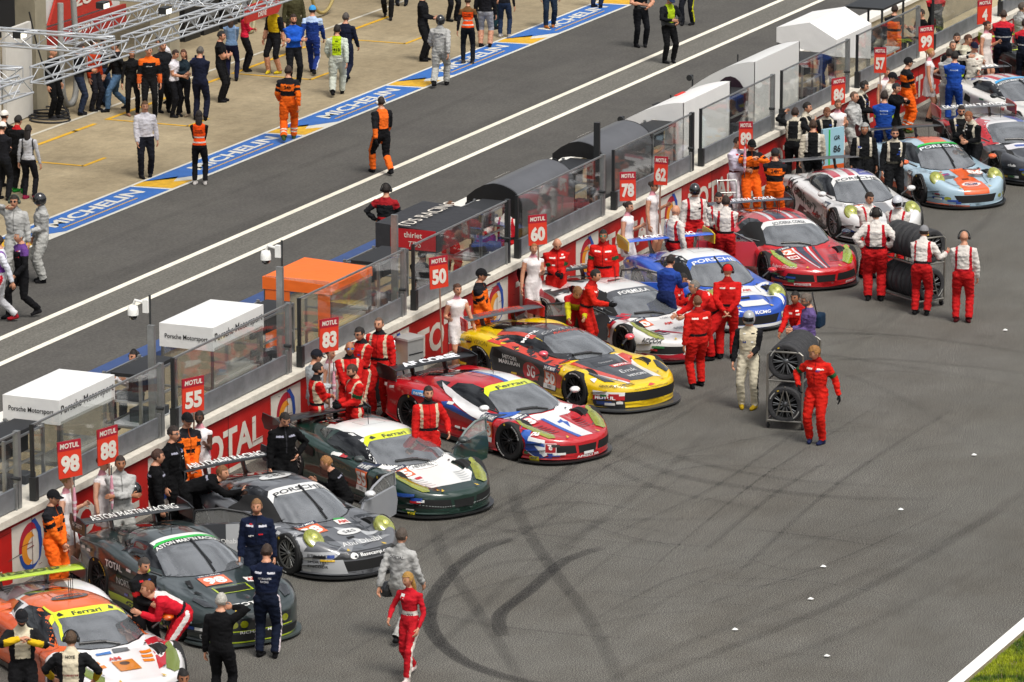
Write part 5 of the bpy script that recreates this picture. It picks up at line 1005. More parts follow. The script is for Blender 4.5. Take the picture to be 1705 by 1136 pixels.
# ---- car 78
def car78():
    hd = -133.0; c = porsche((1190, 540), hd, 'blue and white race car 78 with blue windscreen band and open driver door', '1f4fb0', 'b4b4b0'); m = c.m
    c.poly('top', [(.95, .80), (.95, -.80), (1.35, -.52), (1.45, -.30), (1.45, .48), (1.1, .78)], 'dadad8', 'livery', off=.003); c.poly('top', [(1.30, .34), (1.95, .66), (1.92, .74), (1.3, .54)], 'dadad8', 'livery'); c.poly('top', [(.7, .62), (-1.1, .55), (-1.1, -.55), (.7, -.62)], 'dadad8', 'roof_panel', off=.003); c.glass((paint('2a5cb8'), .22, 'PORSCHE', .82, 'dededc', .0), 'v')
    c.poly('corner', [(-.5, .1), (-.5, .36), (.0, .44), (.12, .1)], 'dadad8', 'livery'); c.poly('front', [(-.9, .1), (-.9, .16), (.9, .16), (.9, .1)], 'dadad8', 'livery'); c.poly('front', [(.60, .17), (.56, .36), (.82, .40), (.86, .17)], 'c9c8c2', 'livery', mirror=True)
    c.poly('front', [(-.24, .545), (-.24, .60), (.34, .60), (.34, .545)], 'dadad8', 'sponsor_patch'); c.text('front', 'KCMG', .10, .44, .06, 'dededc', w=.34, bold=.03); c.poly('top', [(1.62, -.10), (1.62, .10), (1.52, .12), (1.52, -.12)], VENT, 'hood_vent'); c.hood_number('78', 1.12, -.36, w=.42, d=.28, am=(1.2, .22)); c.poly('top', [(1.02, .02), (1.02, .24), (.96, .24), (.96, .02)], 'c2202c', 'flag')
    c.poly('side', [(-1.9, .6), (-1.2, .86), (.6, .86), (.7, .8), (-1.0, .78), (-1.8, .5)], 'dadad8', 'livery'); c.door(-1, 62, paint('1f4fb0'), M('101114', .4), None, glass_mat((.85, .86, .87), .8, .12)); c.wing(paint('1f56c0'), 'KCMG RACING', 'e0e0de', paint('c9a818'), None, z=1.30, tw=1.2, span=1.92); c.mirror(paint('b81c22'), 1); c.antenna(-.5); c.line('top', [(.9, -.52), (1.3, -.50), (1.85, -.40), (1.98, 0), (1.85, .40), (1.3, .50), (.9, .52)]); c.done()
car78()
# ---- car 62
def car62():
    hd = -138.0; c = ferrari((1275, 457), hd, 'red race car 62 with grey centre stripes and open driver door', 'b3121a', '62', None, rim='1b1b1d'); m = c.m
    for y0, y1, col in [(-.07, .0, '2a3346'), (.03, .055, 'c9cdd2'), (-.12, -.095, 'c9cdd2'), (.09, .12, '2a3346')]:
        c.poly('top', [(1.12, y0*2.2-.02), (1.12, y1*2.2-.02), (2.28, y1), (2.28, y0)], col, 'livery'); c.poly('top', [(.12, y0*3+.02), (.12, y1*3+.02), (-.9, y1*3), (-.9, y0*3)], col, 'roof_stripe', off=.004)
    c.glass((paint('d4d4d2'), .20, 'SCUDERIA CORSA', .64, '2c3038', .0), 'h'); vents_ferr(c, '6d0c12'); c.hood_number('62', 1.28, -.48, w=.42, d=.28, am=(1.58, -.40)); c.lamp([(x+.003, y) for x, y in FH], M('93b01c', .12, .1, 1.0, 0, 40, .3, 12, 1, 1.8))
    c.text('side', 'Robert Graham', 1.95, .53, .06, 'ddd6d2', w=.42, bold=-.01, shear=.3); c.poly('corner', [(-.45, .24), (-.45, .34), (.22, .30), (.3, .22)], '17181c', 'livery'); c.text('corner', 'STANCE', -.1, .28, .04, 'd8d8d6', w=.2); c.poly('corner', [(-.3, .10), (-.08, .10), (-.08, .16), (-.3, .16)], '24468c', 'sponsor_patch')
    for y in (-.62, .45): c.poly('front', [(y, .13), (y+.3, .13), (y+.3, .18), (y, .18)], 'd8ccca', 'sponsor_patch'); c.text('front', 'BRIDGEWATER', y+.15, .155, .03, '8c1018', w=.26)
    c.door(-1, 66, paint('c23a44'), M('55585c', .4), None, glass_mat((.62, .60, .61), .9, .25)); c.mirror(paint('2a3346'), -1, x=.62, out=1.2); c.mirror(paint('2a3346'), 1); c.wing(paint('1a2336'), 'SCUDERIA CORSA', 'c9cdd2', CARBON, None, z=1.22, tw=1.2); c.antenna(-.3, .0, 2); c.done()
car62()
# ---- car 89
def car89():
    hd = -138.0; c = porsche((1391, 400), hd, 'white race car 89 with large black slanted side lettering', 'd0cfce', '8b8b8c'); m = c.m
    for y0, y1 in [(-.45, -.30), (-.12, .02)]: c.poly('top', [(.05, y0), (.05, y1), (-1.3, y1), (-1.3, y0)], 'b03040', 'roof_stripe', off=.004)
    c.poly('top', [(.05, .12), (.05, .52), (-.9, .52), (-.9, .12)], '4a4f96', 'roof_panel', off=.004)
    for k in range(10): 
        a, b = -.85+.09*k, .18+.1*((k*7) % 4); c.poly('top', [(a, b), (a+.05, b), (a+.05, b+.06), (a, b+.06)], 'd8d8da', 'roof_star', off=.006)
    c.glass((paint('d6d6d4'), .19, 'PORSCHE', .84, '3a3c40', -.0), 'v'); c.poly('top', [(.95, .05), (.95, .35), (2.1, .30), (2.1, .08)], '7d7f82', 'livery'); c.hood_number('89', 1.12, -.30, w=.42, d=.28, am=(1.2, .50))
    c.text('side', 'WeatherTech', -.35, .60, .26, '141416', w=1.95, bold=.02, rot=-17); c.side_number('89', .72, .55, .28, .26, False); c.poly('side', [(-.8, .16), (-.7, .42), (.0, .26), (.85, .22), (.85, .14)], '241a26', 'livery'); c.poly('corner', [(-.5, .16), (-.5, .42), (-.1, .30), (.22, .14)], '241a26', 'livery')
    c.line('side', [(.55, .86), (.52, .3), (-.5, .3), (-.62, .88)]); c.mirror(paint('d0cfce'), -1, z=.95, out=1.0); c.mirror(paint('d0cfce'), 1, z=.95); c.wing(M('4c4d50', .35, .2), None, 'd4d4d2', CARBON, z=1.30, span=1.92); c.antenna(-.5); c.line('top', [(.9, -.52), (1.3, -.50), (1.85, -.40), (1.98, 0), (1.85, .40), (1.3, .50), (.9, .52)]); c.done()
car89()
# ---- car 86
def car86():
    hd = -137.2; c = porsche((1532, 340), hd, 'pale blue race car 86 with orange centre stripe', '9cb4c2', '17181a'); m = c.m
    c.poly('top', [(.9, -.10), (.9, .34), (1.35, .20), (1.5, .24), (2.14, .30), (2.14, -.30), (1.5, -.26), (1.35, -.06)], 'd4581c', 'livery'); c.poly('front', [(-.30, .38), (-.30, .60), (.30, .60), (.30, .38)], 'd4581c', 'livery'); c.poly('top', [(.02, -.28), (.02, .26), (-1.2, .26), (-1.2, -.28)], 'd4581c', 'roof_stripe', off=.003)
    c.glass((paint('2c3436'), .20, 'PORSCHE', .84, 'd4dade', -.0), 'v'); xb = m['ws'][-1][0]; c.poly('top', [(xb-.06, -.46), (xb-.06, .46), (xb+.01, .48), (xb+.02, 0), (xb+.01, -.48)], '1fae3c', 'sun_strip', off=.016)
    c.poly('top', arc(1.86, 0, .13, .20, 0, 360, 22)[:-1], 'e2e0dc', 'emblem'); c.poly('top', arc(1.86, 0, .10, .17, 0, 360, 22)[:-1], 'd4581c', 'emblem'); c.poly('top', [(1.82, -.22), (1.82, .22), (1.91, .22), (1.91, -.22)], 'e2e0dc', 'emblem'); c.text('top', 'Gulf', 1.865, 0, .10, '1f2f66', w=.32, bold=.03)
    for sg in (1, -1): c.poly('top', [(1.22, sg*.30), (1.22, sg*.56), (1.42, sg*.50), (1.45, sg*.20), (1.35, sg*.14)], '55595c', 'hood_vent')
    c.poly('top', [(1.58, -.08), (1.58, .08), (1.52, .08), (1.52, -.08)], VENT, 'hood_vent'); c.hood_number('86', 1.12, .42, w=.40, d=.28, col='d06a4a', am=None); c.text('top', 'AM', 1.02, -.40, .08, 'd06a3a'); c.poly('top', [(1.12, -.52), (1.12, -.22), (1.24, -.22), (1.24, -.52)], '2a3c86', 'flag'); c.poly('top', [(1.165, -.52), (1.165, -.22), (1.195, -.22), (1.195, -.52)], 'c8283a', 'flag'); c.poly('top', [(1.12, -.39), (1.12, -.35), (1.24, -.35), (1.24, -.39)], 'c8283a', 'flag')
    c.poly('side', [(-.8, .10), (-.8, .26), (.85, .26), (.85, .10)], 'c4501c', 'sill'); c.poly('corner', [(-.5, .09), (-.5, .15), (.5, .12), (.5, .09)], 'c4501c', 'livery'); c.side_number('86', .72, .5, .26, .28, False); c.text('corner', 'Brunello', -.16, .36, .045, '26323a', w=.3, bold=0); c.poly('corner', [(-.3, .24), (-.02, .24), (-.02, .30), (-.3, .30)], '24468c', 'sponsor_patch')
    c.mirror(paint('d4581c'), -1); c.mirror(paint('d4581c'), 1); c.wing(CARBON, None, 'd4d4d2', CARBON, z=1.30, span=1.92); c.antenna(-.4); c.line('top', [(.9, -.52), (1.3, -.50), (1.85, -.40), (1.98, 0), (1.85, .40), (1.3, .50), (.9, .52)]); c.done()
car86()
# ---- orange car bottom left
def car81():
    hd = -127.0; m = MODELS['ferr']; c = Car('ferr', *place(m, (70, 1163), hd), hd, 'orange roofed race car with white bonnet and lime rear wing at the lower left corner', 'd8d6d6'); c.wheels('1d1d1f'); c.splitter(); grille_ferr(c); c.lamp(FH, M('6d7a34', .1, .1, 1))
    c.poly('top', [(.80, .80), (.3, .64), (-.3, .60), (-1.0, .50), (-1.15, 0), (-1.0, -.50), (-.3, -.60), (.3, -.64), (.80, -.80), (.75, 0)], 'd8601a', 'roof_panel', off=.003); c.glass((paint('d6dc22'), .18, 'Ferrari', .42, '1c1c1c', .0), 'h')
    for sg in (-1, 1): c.poly('top', [(.20, sg*.40), (.30, sg*.36), (.30, sg*.44), (.24, sg*.46)], '1c1c1c', 'emblem', off=.015)
    c.poly('top', [(.9, .86), (1.0, .62), (1.5, .56), (1.95, .40), (1.85, .62), (1.4, .84)], 'b42430', 'livery'); 
    for a, b in ((1.35, .66), (1.45, .72), (1.45, .62), (1.55, .68), (1.5, .58)): c.poly('top', arc(a, b, .022, .022, 0, 360, 6)[:-1], 'e6e2e0', 'emblem')
    c.poly('top', [(-1.15, .48), (-1.15, -.48), (-2.2, -.70), (-2.25, 0), (-2.2, .70)], '7a7478', 'livery'); c.poly('top', [(-.9, -.55), (-.7, -.95), (-2.0, -.98), (-2.15, -.72), (-1.2, -.5)], 'c85a1c', 'livery'); c.poly('side', [(.95, .80), (.9, .30), (1.0, .14), (-.95, .14), (-.9, .62), (.6, .80)], 'c85418', 'livery')
    for k in range(3):
        for sg in (1, -1): x = 1.66-.14*k; y = .30+.04*k; c.poly('top', [(x, sg*y), (x-.09, sg*(y+.01)), (x-.09, sg*(y+.19)), (x, sg*(y+.18))], 'dc7c1c', 'hood_vent')
    c.poly('top', [(1.52, -.17), (1.52, .17), (1.86, .17), (1.86, -.17)], 'c4761c', 'sponsor_patch'); c.poly('top', arc(1.62, 0, .06, .08, 0, 360, 16)[:-1], '4a2c10', 'emblem'); c.text('top', 'AM', 1.44, -.08, .10, 'c4321e', w=.2, bold=.03); c.poly('top', [(1.16, .0), (1.16, .26), (1.26, .26), (1.26, .0)], '5c5e60', 'sponsor_patch'); c.poly('top', [(1.2, -.28), (1.2, -.04), (1.27, -.04), (1.27, -.28)], '3a6cae', 'sponsor_patch')
    c.poly('top', arc(-.28, 0, .13, .30, 0, 360, 24)[:-1], '2a1a14', 'roof_emblem'); c.text('top', 'MOLESKINE', -.28, 0, .07, 'd8601a', w=.44); c.poly('side', [(.80, .86), (.5, 1.0), (.2, 1.10), (-.15, 1.125), (-.15, 1.115), (.2, 1.085), (.5, .985), (.76, .86)], 'c6d41c', 'window_trim'); c.poly('side', [(-2.1, .9), (-1.6, .98), (-.9, .95), (-.8, .3), (-2.0, .5)], 'd05818', 'livery'); c.poly('side', [(-1.2, .93), (-.6, .9), (.7, .75), (.7, .4), (-.6, .3), (-.7, .7)], 'c04c16', 'livery')
    c.wing(paint('a2bc1c'), 'pitstop', '3a4410', CARBON, None, z=1.22, tw=1.2); c.mirror(paint('dc641c'), 1, out=1.10, z=.98); c.mirror(paint('dc641c'), -1); c.antenna(-.3, .0, 3); c.done()
car81()
# ---- far right cars
def car99():
    hd = -128; m = MODELS['aston']; c = Car('aston', *place(m, (1692, 232), hd), hd, 'white race car with blue window surround and red roof stripes at the right edge', 'cfcdc8'); c.wheels('1a1a1c'); c.splitter()
    c.poly('top', [(.5, .72), (-.1, .60), (-1.2, .5), (-1.2, -.5), (-.1, -.60), (.5, -.72), (.45, 0)], 'd6d4d2', 'roof_panel', off=.003)
    for y in (-.40, -.10, .2): c.poly('top', [(-.25, y), (-.25, y+.12), (-1.3, y+.12), (-1.3, y)], 'b8262e', 'roof_stripe', off=.005)
    c.glass((paint('3f444a'), .16, 'ASTON MARTIN RACING', .98, 'dcdcda', .0), 'v'); xb = m['ws'][-1][0]; c.poly('top', [(xb-.10, -.50), (xb-.10, .50), (xb-.0, .54), (xb+.01, 0), (xb-.0, -.54)], '3aa0d8', 'sun_strip', off=.016)
    c.poly('side', [(.62, .84), (.25, 1.07), (-.1, 1.15), (-.45, 1.19), (-.95, 1.15), (-1.3, 1.03), (-2.0, .93), (-2.0, .98), (-1.25, 1.10), (-.8, 1.22), (-.2, 1.22), (.2, 1.14), (.7, .90)], '1f3f9a', 'window_trim'); c.poly('side', [(.60, .86), (.25, 1.09), (-.1, 1.17), (-.1, 1.14), (.2, 1.06), (.52, .86)], '2f9ad8', 'window_trim'); c.text('side', 'AM', .72, .70, .1, 'c4321e', w=.16)
    c.poly('side', [(.80, .44), (1.3, .50), (1.3, .60), (.80, .62)], '1f2f5c', 'livery'); c.hood_number('99', 1.02, -.10); c.lamp([(1.98, .60), (1.90, .74), (1.62, .82), (1.55, .76), (1.72, .64)], LENSD); c.mirror(M('2c2e30', .4), -1, z=1.0); c.wing(M('3c3e42', .4, 0, .4), 'BEECHDEAN', 'dcdcd8', CARBON, 'ellenic', z=1.30, tbold=.04, span=1.92, tw=1.35); c.antenna(-.62, 0, 2); c.done()
car99()
def car57():
    hd = -138; m = MODELS['corv']; c = Car('corv', *place(m, (1655, 300), hd), hd, 'dark grey and red race car with white roof beside the pale blue car', '2b2c30'); c.wheels('19191b'); c.splitter()
    c.poly('top', [(.72, .66), (-.2, .58), (-1.6, .50), (-1.6, -.50), (-.2, -.58), (.72, -.66)], 'd2d0d0', 'roof_panel', off=.003); c.poly('top', [(.3, .30), (-.9, .60), (-1.4, .58), (-.6, .1)], '24469a', 'roof_stripe', off=.005); c.poly('top', [(.82, -.5), (.82, .4), (1.12, .42), (1.12, -.55)], 'd0ced2', 'livery'); c.poly('top', [(.88, -.3), (.88, .1), (1.02, .1), (1.02, -.3)], '3450a0', 'flag'); c.poly('top', [(1.08, -.1), (1.08, .3), (1.17, .3), (1.17, -.1)], 'b83040', 'flag')
    c.poly('side', [(.7, .82), (-.3, 1.16), (-1.1, 1.12), (-1.8, 1.02), (-2.1, .9), (-1.9, .7), (-1.1, .95), (-.9, .80), (.6, .72)], 'b4141e', 'livery'); c.poly('side', [(-2.1, .86), (-1.5, .96), (-1.0, .7), (-1.9, .55)], 'd2ccc8', 'livery'); c.text('side', 'DK', -1.62, .80, .16, '9c1420', w=.3, bold=.04, shear=.2)
    c.glass(None, 'h'); c.text('top', 'Jozi', 1.6, .15, .22, 'b8b8b8', w=.5, bold=-.01); c.poly('top', arc(1.62, .10, .05, .05, 0, 360, 12)[:-1], 'c82838', 'emblem'); c.poly('front', [(-.72, .15), (-.8, .42), (.8, .42), (.72, .15)], GRILL, 'grille'); c.text('corner', 'club', -.1, .52, .06, 'd0d0ce', w=.2); c.poly('corner', arc(.2, .33, .05, .06, 0, 360, 12)[:-1], LENS, 'fog_lamp')
    c.wing(M('5c5e62', .4), 'DUNCAN TAYLOR', 'dcdcda', paint('a01420'), None, z=1.25, tw=1.6, tbold=.02); c.mirror(paint('c02430'), 1); c.mirror(paint('c02430'), -1); c.antenna(-.5); c.done()
car57()
def car4():
    hd = -125; m = MODELS['corv']; c = Car('corv', *place(m, (1775, 168), hd), hd, 'dark race car with lime yellow wing panel cut by the top right edge', '232426'); c.wheels('19191b'); c.splitter(); c.glass(None, 'h')
    c.poly('top', [(.0, .4), (-.0, .52), (-1.6, .50), (-1.6, .36)], 'b6cc1c', 'roof_stripe', off=.005); c.poly('side', [(-.3, 1.12), (-1.4, 1.06), (-2.0, .98), (-2.0, .92), (-1.2, 1.0), (-.3, 1.06)], 'b6cc1c', 'livery'); c.wing(paint('b6cc1c'), 'SAVAGE', '4a5410', paint('7a8a10'), None, z=1.30, tw=1.2, span=1.9, chord=.3); c.done()
car4()
# ================================================================ people
from mathutils import noise as _nz
SKIN = {'w': 'b98468', 'l': 'c4947a', 't': '9a6648', 'd': '4e3022'}
_OBJ_DG = bpy.context.evaluated_depsgraph_get
def rotm(yaw=0, pitch=0, roll=0): return Matrix.Rotation(R_(yaw), 3, 'Z') @ Matrix.Rotation(R_(pitch), 3, 'Y') @ Matrix.Rotation(R_(roll), 3, 'X')
def ik(a, t, l1, l2, hint):
    a, t, hint = Vector(a), Vector(t), Vector(hint); d = t-a; L = min(d.length, (l1+l2)*.995); d = d.normalized() if d.length > 1e-5 else Vector((0, 0, -1)); t = a+d*L
    x = (l1*l1-l2*l2+L*L)/(2*L); y = math.sqrt(max(l1*l1-x*x, 0)); h = hint-d*hint.dot(d); h = h.normalized() if h.length > 1e-4 else d.orthogonal().normalized()
    return a+d*x+h*y, t
# pose: pelvis (x, z), lean, twist, head (yaw, pitch), hands ((x, y, z), hint) right/left, feet ((x, y, lift), toe angle) right/left
E_ = {'dn': (-.6, 0, -.5), 'out': (-.4, 1, -.2), 'bk': (-1, .5, 0)}
POSES = {
 'stand': dict(R=((.06, -.27, .80), 'bk'), L=((.06, .27, .80), 'bk')),
 'stand2': dict(R=((.12, -.25, .84), 'bk'), L=((-.02, .28, .80), 'bk'), fR=((.10, -.12, 0), 20), fL=((-.05, .11, 0), -15)),
 'walk': dict(R=((.22, -.24, .86), 'bk'), L=((-.20, .25, .84), 'bk'), fR=((-.28, -.08, .05), 0), fL=((.27, .08, 0), 0), pz=.90),
 'walk2': dict(R=((-.18, -.25, .84), 'bk'), L=((.24, .23, .90), 'bk'), fR=((.25, -.08, 0), 0), fL=((-.30, .08, .07), 0), pz=.90),
 'cross': dict(R=((.20, .14, 1.14), 'out'), L=((.22, -.14, 1.16), 'out')),
 'hips': dict(R=((.04, -.21, 1.0), 'out'), L=((.04, .21, 1.0), 'out')),
 'hipL': dict(R=((.10, -.27, .82), 'bk'), L=((.05, .21, 1.0), 'out'), head=(0, 25)),
 'hold': dict(R=((.30, -.06, 1.08), 'dn'), L=((.30, .06, 1.05), 'dn'), head=(0, 12)),
 'holdhi': dict(R=((.26, -.05, 1.38), 'out'), L=((.24, .06, 1.34), 'out'), head=(0, 8)),
 'front': dict(R=((.20, -.03, .88), 'out'), L=((.20, .04, .87), 'out')),
 'behind': dict(R=((-.20, -.03, .92), 'out'), L=((-.20, .05, .93), 'out')),
 'phone': dict(R=((.12, -.14, 1.52), 'out'), L=((.05, .27, .80), 'bk')),
 'point': dict(R=((.50, -.30, 1.25), 'dn'), L=((.06, .27, .82), 'bk')),
 'reachR': dict(R=((.50, -.20, 1.10), 'dn'), L=((.30, .10, 1.05), 'dn'), lean=14),
 'reach': dict(R=((.55, -.12, 1.08), 'dn'), L=((.55, .12, 1.08), 'dn'), lean=12),
 'back_up': dict(R=((.10, -.45, 1.45), 'dn'), L=((.45, .3, 1.55), 'out'), lean=10),
 'bend': dict(R=((.62, -.16, .84), 'dn'), L=((.60, .14, .86), 'dn'), lean=58, px=-.12, pz=.88, head=(0, -25), fR=((-.10, -.13, 0), 5), fL=((.05, .13, 0), -5)),
 'bend2': dict(R=((.72, -.20, .92), 'dn'), L=((.50, .16, .72), 'dn'), lean=68, px=-.18, pz=.86, head=(10, -35), fR=((-.45, -.12, .02), 5), fL=((.05, .13, 0), -5)),
 'crouch': dict(R=((.40, -.15, .75), 'dn'), L=((.42, .15, .72), 'dn'), lean=28, pz=.50, px=-.12, head=(0, 0), fR=((-.05, -.14, 0), 10), fL=((.10, .14, 0), -10)),
 'kneel': dict(R=((.42, -.15, .80), 'dn'), L=((.42, .15, .80), 'dn'), lean=15, pz=.52, px=-.1, head=(0, -5), fR=((-.30, -.14, .05), 10), fL=((.22, .14, 0), -10)),
 'sit': dict(R=((.35, -.15, .95), 'dn'), L=((.35, .15, .95), 'dn'), pz=.60, px=0, fR=((.42, -.12, .15), 0), fL=((.42, .12, .15), 0)),
 'sign': dict(R=((.20, -.12, 1.22), 'out'), L=((.08, .25, .84), 'bk'), fR=((.0, -.06, 0), 5), fL=((.03, .06, 0), -5)),
 'signL': dict(L=((.24, .16, 1.22), 'dn'), R=((.08, -.25, .84), 'bk'), fR=((.0, -.06, 0), 5), fL=((.03, .06, 0), -5)),
 'sign2': dict(R=((.20, -.26, 1.12), 'dn'), L=((.16, .30, .86), 'bk'), fR=((.0, -.06, 0), 5), fL=((.03, .06, 0), -5)),
 'carry': dict(R=((.10, -.26, .85), 'bk'), L=((.28, .12, 1.05), 'dn')),
 'camera': dict(R=((.28, -.08, 1.12), 'out'), L=((.28, .10, 1.05), 'out'), head=(0, 22)),
 'wave': dict(R=((.30, -.20, 1.45), 'out'), L=((.30, .05, 1.08), 'dn')),
}
class Head:
    N1, N2 = 18, 26
    @staticmethod
    def grid(woman=False):
        V = []
        for i in range(Head.N1+1):
            la = -pi/2+pi*i/Head.N1
            for j in range(Head.N2):
                lo = 2*pi*j/Head.N2; cx, cy, cz = cos(la)*cos(lo), cos(la)*sin(lo), sin(la)
                x, y, z = cx*.097, cy*.076, cz*.118
                if z < 0: k = 1-.30*(-cz)**1.3; y *= k; x = x*(1-.16*(-cz)**1.5)+.012*(-cz)   # jaw and chin
                if cx < 0 and z < -.02: x *= .72                                             # nape
                f = max(cx, 0)**6
                x += f*.022*math.exp(-((z+.018)/.022)**2)*math.exp(-(y/.014)**2)             # nose
                x -= f*.007*math.exp(-((z-.012)/.014)**2)*math.exp(-((abs(y)-.030)/.016)**2)  # eye sockets
                x += f*.004*math.exp(-((z-.034)/.012)**2)
                x += f*.004*math.exp(-((z+.062)/.014)**2)*math.exp(-(y/.03)**2)
                V.append(Vector((x, y, z)))
        return V
_HG = Head.grid()
def hair_mass(mb, T, mat, style):
    """T maps head coordinates to body coordinates"""
    hl = {'short': .030, 'curly': .030, 'long': .030, 'bun': .034, 'pony': .034, 'thin': .045}.get(style, .03); V = []; F = []; N1, N2 = Head.N1, Head.N2
    def keep(v):
        if v.x > .035: return v.z > hl+.022
        if v.x > -.01: return v.z > .0 or (abs(v.y) > .06 and v.z > -.012)
        return v.z > -.075 if style in ('long', 'curly', 'pony', 'bun') else v.z > -.058
    amp = {'curly': .020, 'short': .011, 'long': .010, 'thin': .002}.get(style, .007); base = {'curly': 1.19, 'long': 1.14, 'thin': 1.03, 'short': 1.10}.get(style, 1.09)
    for v in _HG:
        q = Vector((v.x, v.y, v.z)); s = base; n = _nz.noise(q*38+Vector((mb.n, 0, 0)))*amp; V.append(T(q*s+q.normalized()*n+Vector((-.004, 0, .003))))
    for i in range(N1):
        for j in range(N2):
            a, b = i*N2+j, i*N2+(j+1) % N2; q = (a, b, b+N2, a+N2)
            if all(keep(_HG[k]) for k in q): F.append(q)
    used = sorted({k for f in F for k in f}); mp = {k: i for i, k in enumerate(used)}; mb.add([V[k] for k in used], [tuple(mp[k] for k in f) for f in F], mat, True)
    def blob(path, rads, flat=1.0):
        rings = []
        for p, r in zip(path, rads): rings.append([T(Vector((p[0]+r*flat*cos(a), p[1]+r*sin(a)*1.0, p[2])) + Vector((0, 0, _nz.noise(Vector((a, p[2]*30, mb.n)))*.004))) for a in np.linspace(0, 2*pi, 12, endpoint=False)])
        mb.loft(rings, mat)
    if style == 'long': blob([(-.045, 0, .06), (-.062, 0, -.02), (-.075, 0, -.12), (-.085, 0, -.22), (-.09, 0, -.28)], [.055, .080, .085, .070, .03], .6)
    if style == 'bun': mb.lathe([(.001, .045), (.03, .035), (.042, 0), (.03, -.035), (.001, -.045)], mat, 'Z', tuple(T(Vector((-.11, 0, .05)))), 12)
    if style == 'pony': blob([(-.09, 0, .05), (-.13, 0, .0), (-.13, 0, -.10), (-.12, 0, -.18)], [.02, .032, .028, .01])
def person(px, yt, face, pose, fit, label, h=1.76, hair=('short', '2a1c14'), skin='w', hd=None, cap=None, helmet=None, headset=None, glasses=None, beard=None, feet=False, z0=0.0, build=1.0, pos=None, texts=(), mod=None, group=None, patches=0):
    k = h/1.75
    if pos is None:
        if not feet: q = .0778*h/1.75; py = (yt+1337*q)/(1-q)
        else: py = yt
        x, y = G(px, py, z0)
    else: x, y = pos
    P = dict(POSES[pose]); P.update(mod or {}); O = dict(fit)
    pz = P.get('pz', .93); pxx = P.get('px', 0); lean = P.get('lean', 0); woman = O.get('woman', False)
    Rt = rotm(P.get('twist', 0), lean, P.get('side', 0)); pel = Vector((pxx, 0, pz)); S = lambda v: pel+Rt@Vector(v)   # torso frame above the pelvis
    sh = .165 if woman else .185; hw = .085 if woman else .092
    chest = S((0, 0, .49)); neck = S((.01, 0, .55)); fR = P.get('fR', ((0, -.12, 0), 15)); fL = P.get('fL', ((.02, .12, 0), -15)); bones = []; mb = MB(); dm = BLACK
    bd = build*(.88 if woman else (1.13 if 'belt' in O or O.get('legr') else 1.06)); patches = patches or (4 if 'belt' in O and not texts else 0)
    def tube(pts, rad): mb.tube(pts, rad, dm, 10)
    hips = {}; ank = {}
    for sg, ft in ((-1, fR), (1, fL)):
        hp = pel+Vector((0, sg*hw, -.02)); t = Vector((ft[0][0], ft[0][1], .085+ft[0][2])); kn, an = ik(hp, t, .445, .425, (1, sg*.15, 0)); nm = 'R' if sg < 0 else 'L'
        lr = O.get('legr', 1.0)*(bd if not woman else (.84 if O.get('skirt') else .95))
        tube([hp+Vector((0, 0, .06)), hp, hp.lerp(kn, .35), hp.lerp(kn, .8), kn, kn.lerp(an, .3), kn.lerp(an, .7), an], [.090*bd, .101*bd, .096*lr, .078*lr, .072*lr, .072*lr, .066*lr, .060*lr])
        ta = R_(ft[1]); fd = Vector((cos(ta), sin(ta)*1, 0)); lf = ft[0][2]; toe = an+fd*.17+Vector((0, 0, -.055-lf*.6)); heel = an-fd*.055+Vector((0, 0, -.045+lf*.1))
        tube([heel, an+Vector((0, 0, -.045)), an+fd*.09+Vector((0, 0, -.048-lf*.3)), toe], [.038, .045, .042, .030])
        bones += [(hp, kn, 'thigh', .09), (kn, an, 'shank', .06), (heel, toe, 'foot', .045)]; ank[nm] = an
    # torso
    if woman: ring = [(-.10, .10, .075, 0), (-.02, .165, .110, 0), (.06, .160, .108, 0), (.17, .118, .088, .005), (.30, .135, .105, .015), (.38, .150, .118, .02), (.45, .155, .092, .0), (.495, .115, .072, -.005), (.54, .062, .058, 0), (.58, .050, .050, 0)]
    else: ring = [(-.10, .12, .09, 0), (-.02, .168, .120, 0), (.06, .166, .122, 0), (.17, .158*bd, .118*bd, .01), (.30, .172*bd, .128*bd, .012), (.40, .190*bd, .128*bd, .005), (.455, .192, .108, -.005), (.50, .150, .090, -.01), (.545, .085, .075, -.008), (.585, .064, .062, 0)]
    rings = []
    for (zz, a, b, ox) in ring:
        f = min(max((zz+.10)/.3, 0), 1); M_ = Rt if f >= 1 else rotm(P.get('twist', 0)*f, lean*f, P.get('side', 0)*f)
        c = pel+(M_@Vector((ox, 0, zz)) if f >= 1 else M_@Vector((ox, 0, zz))); u, v = M_@Vector((1, 0, 0)), M_@Vector((0, 1, 0))
        rings.append([c+u*(b*cos(t)*(1 if abs(cos(t)) < 9 else 1))+v*(a*sin(t)) for t in np.linspace(0, 2*pi, 18, endpoint=False)])
    mb.loft(rings, dm)
    bones += [(S((0, 0, .12)), S((0, 0, .48)), 'torso', .14), (pel, S((0, 0, .10)), 'pelvis', .14), (S((0, 0, .55)), S((.01, 0, .62)), 'neck', .05)]
    tube([S((0, 0, .50)), S((.01, 0, .60)), S((.02, 0, .64))], [.06, .052, .05] if not woman else [.048, .042, .042])
    hands = {}
    for sg, nm in ((-1, 'R'), (1, 'L')):
        tg, hn = P[nm]; tg = Vector(tg); sp = S((0, sg*sh, .445)); hv = Vector(E_[hn]); hv = Vector((hv.x, sg*abs(hv.y), hv.z))
        el, wr = ik(sp, tg, .285, .262, hv); ar = O.get('armr', 1.0)*(bd if not woman else .80)
        tube([S((0, sg*sh*.6, .45)), sp, sp.lerp(el, .4), el, el.lerp(wr, .35), wr], [.064*ar, .070*ar, .062*ar, .055*ar, .052*ar, .040*ar]); bones += [(sp, el, 'uarm', .055), (el, wr, 'farm', .042)]; hands[nm] = (el, wr, sg)
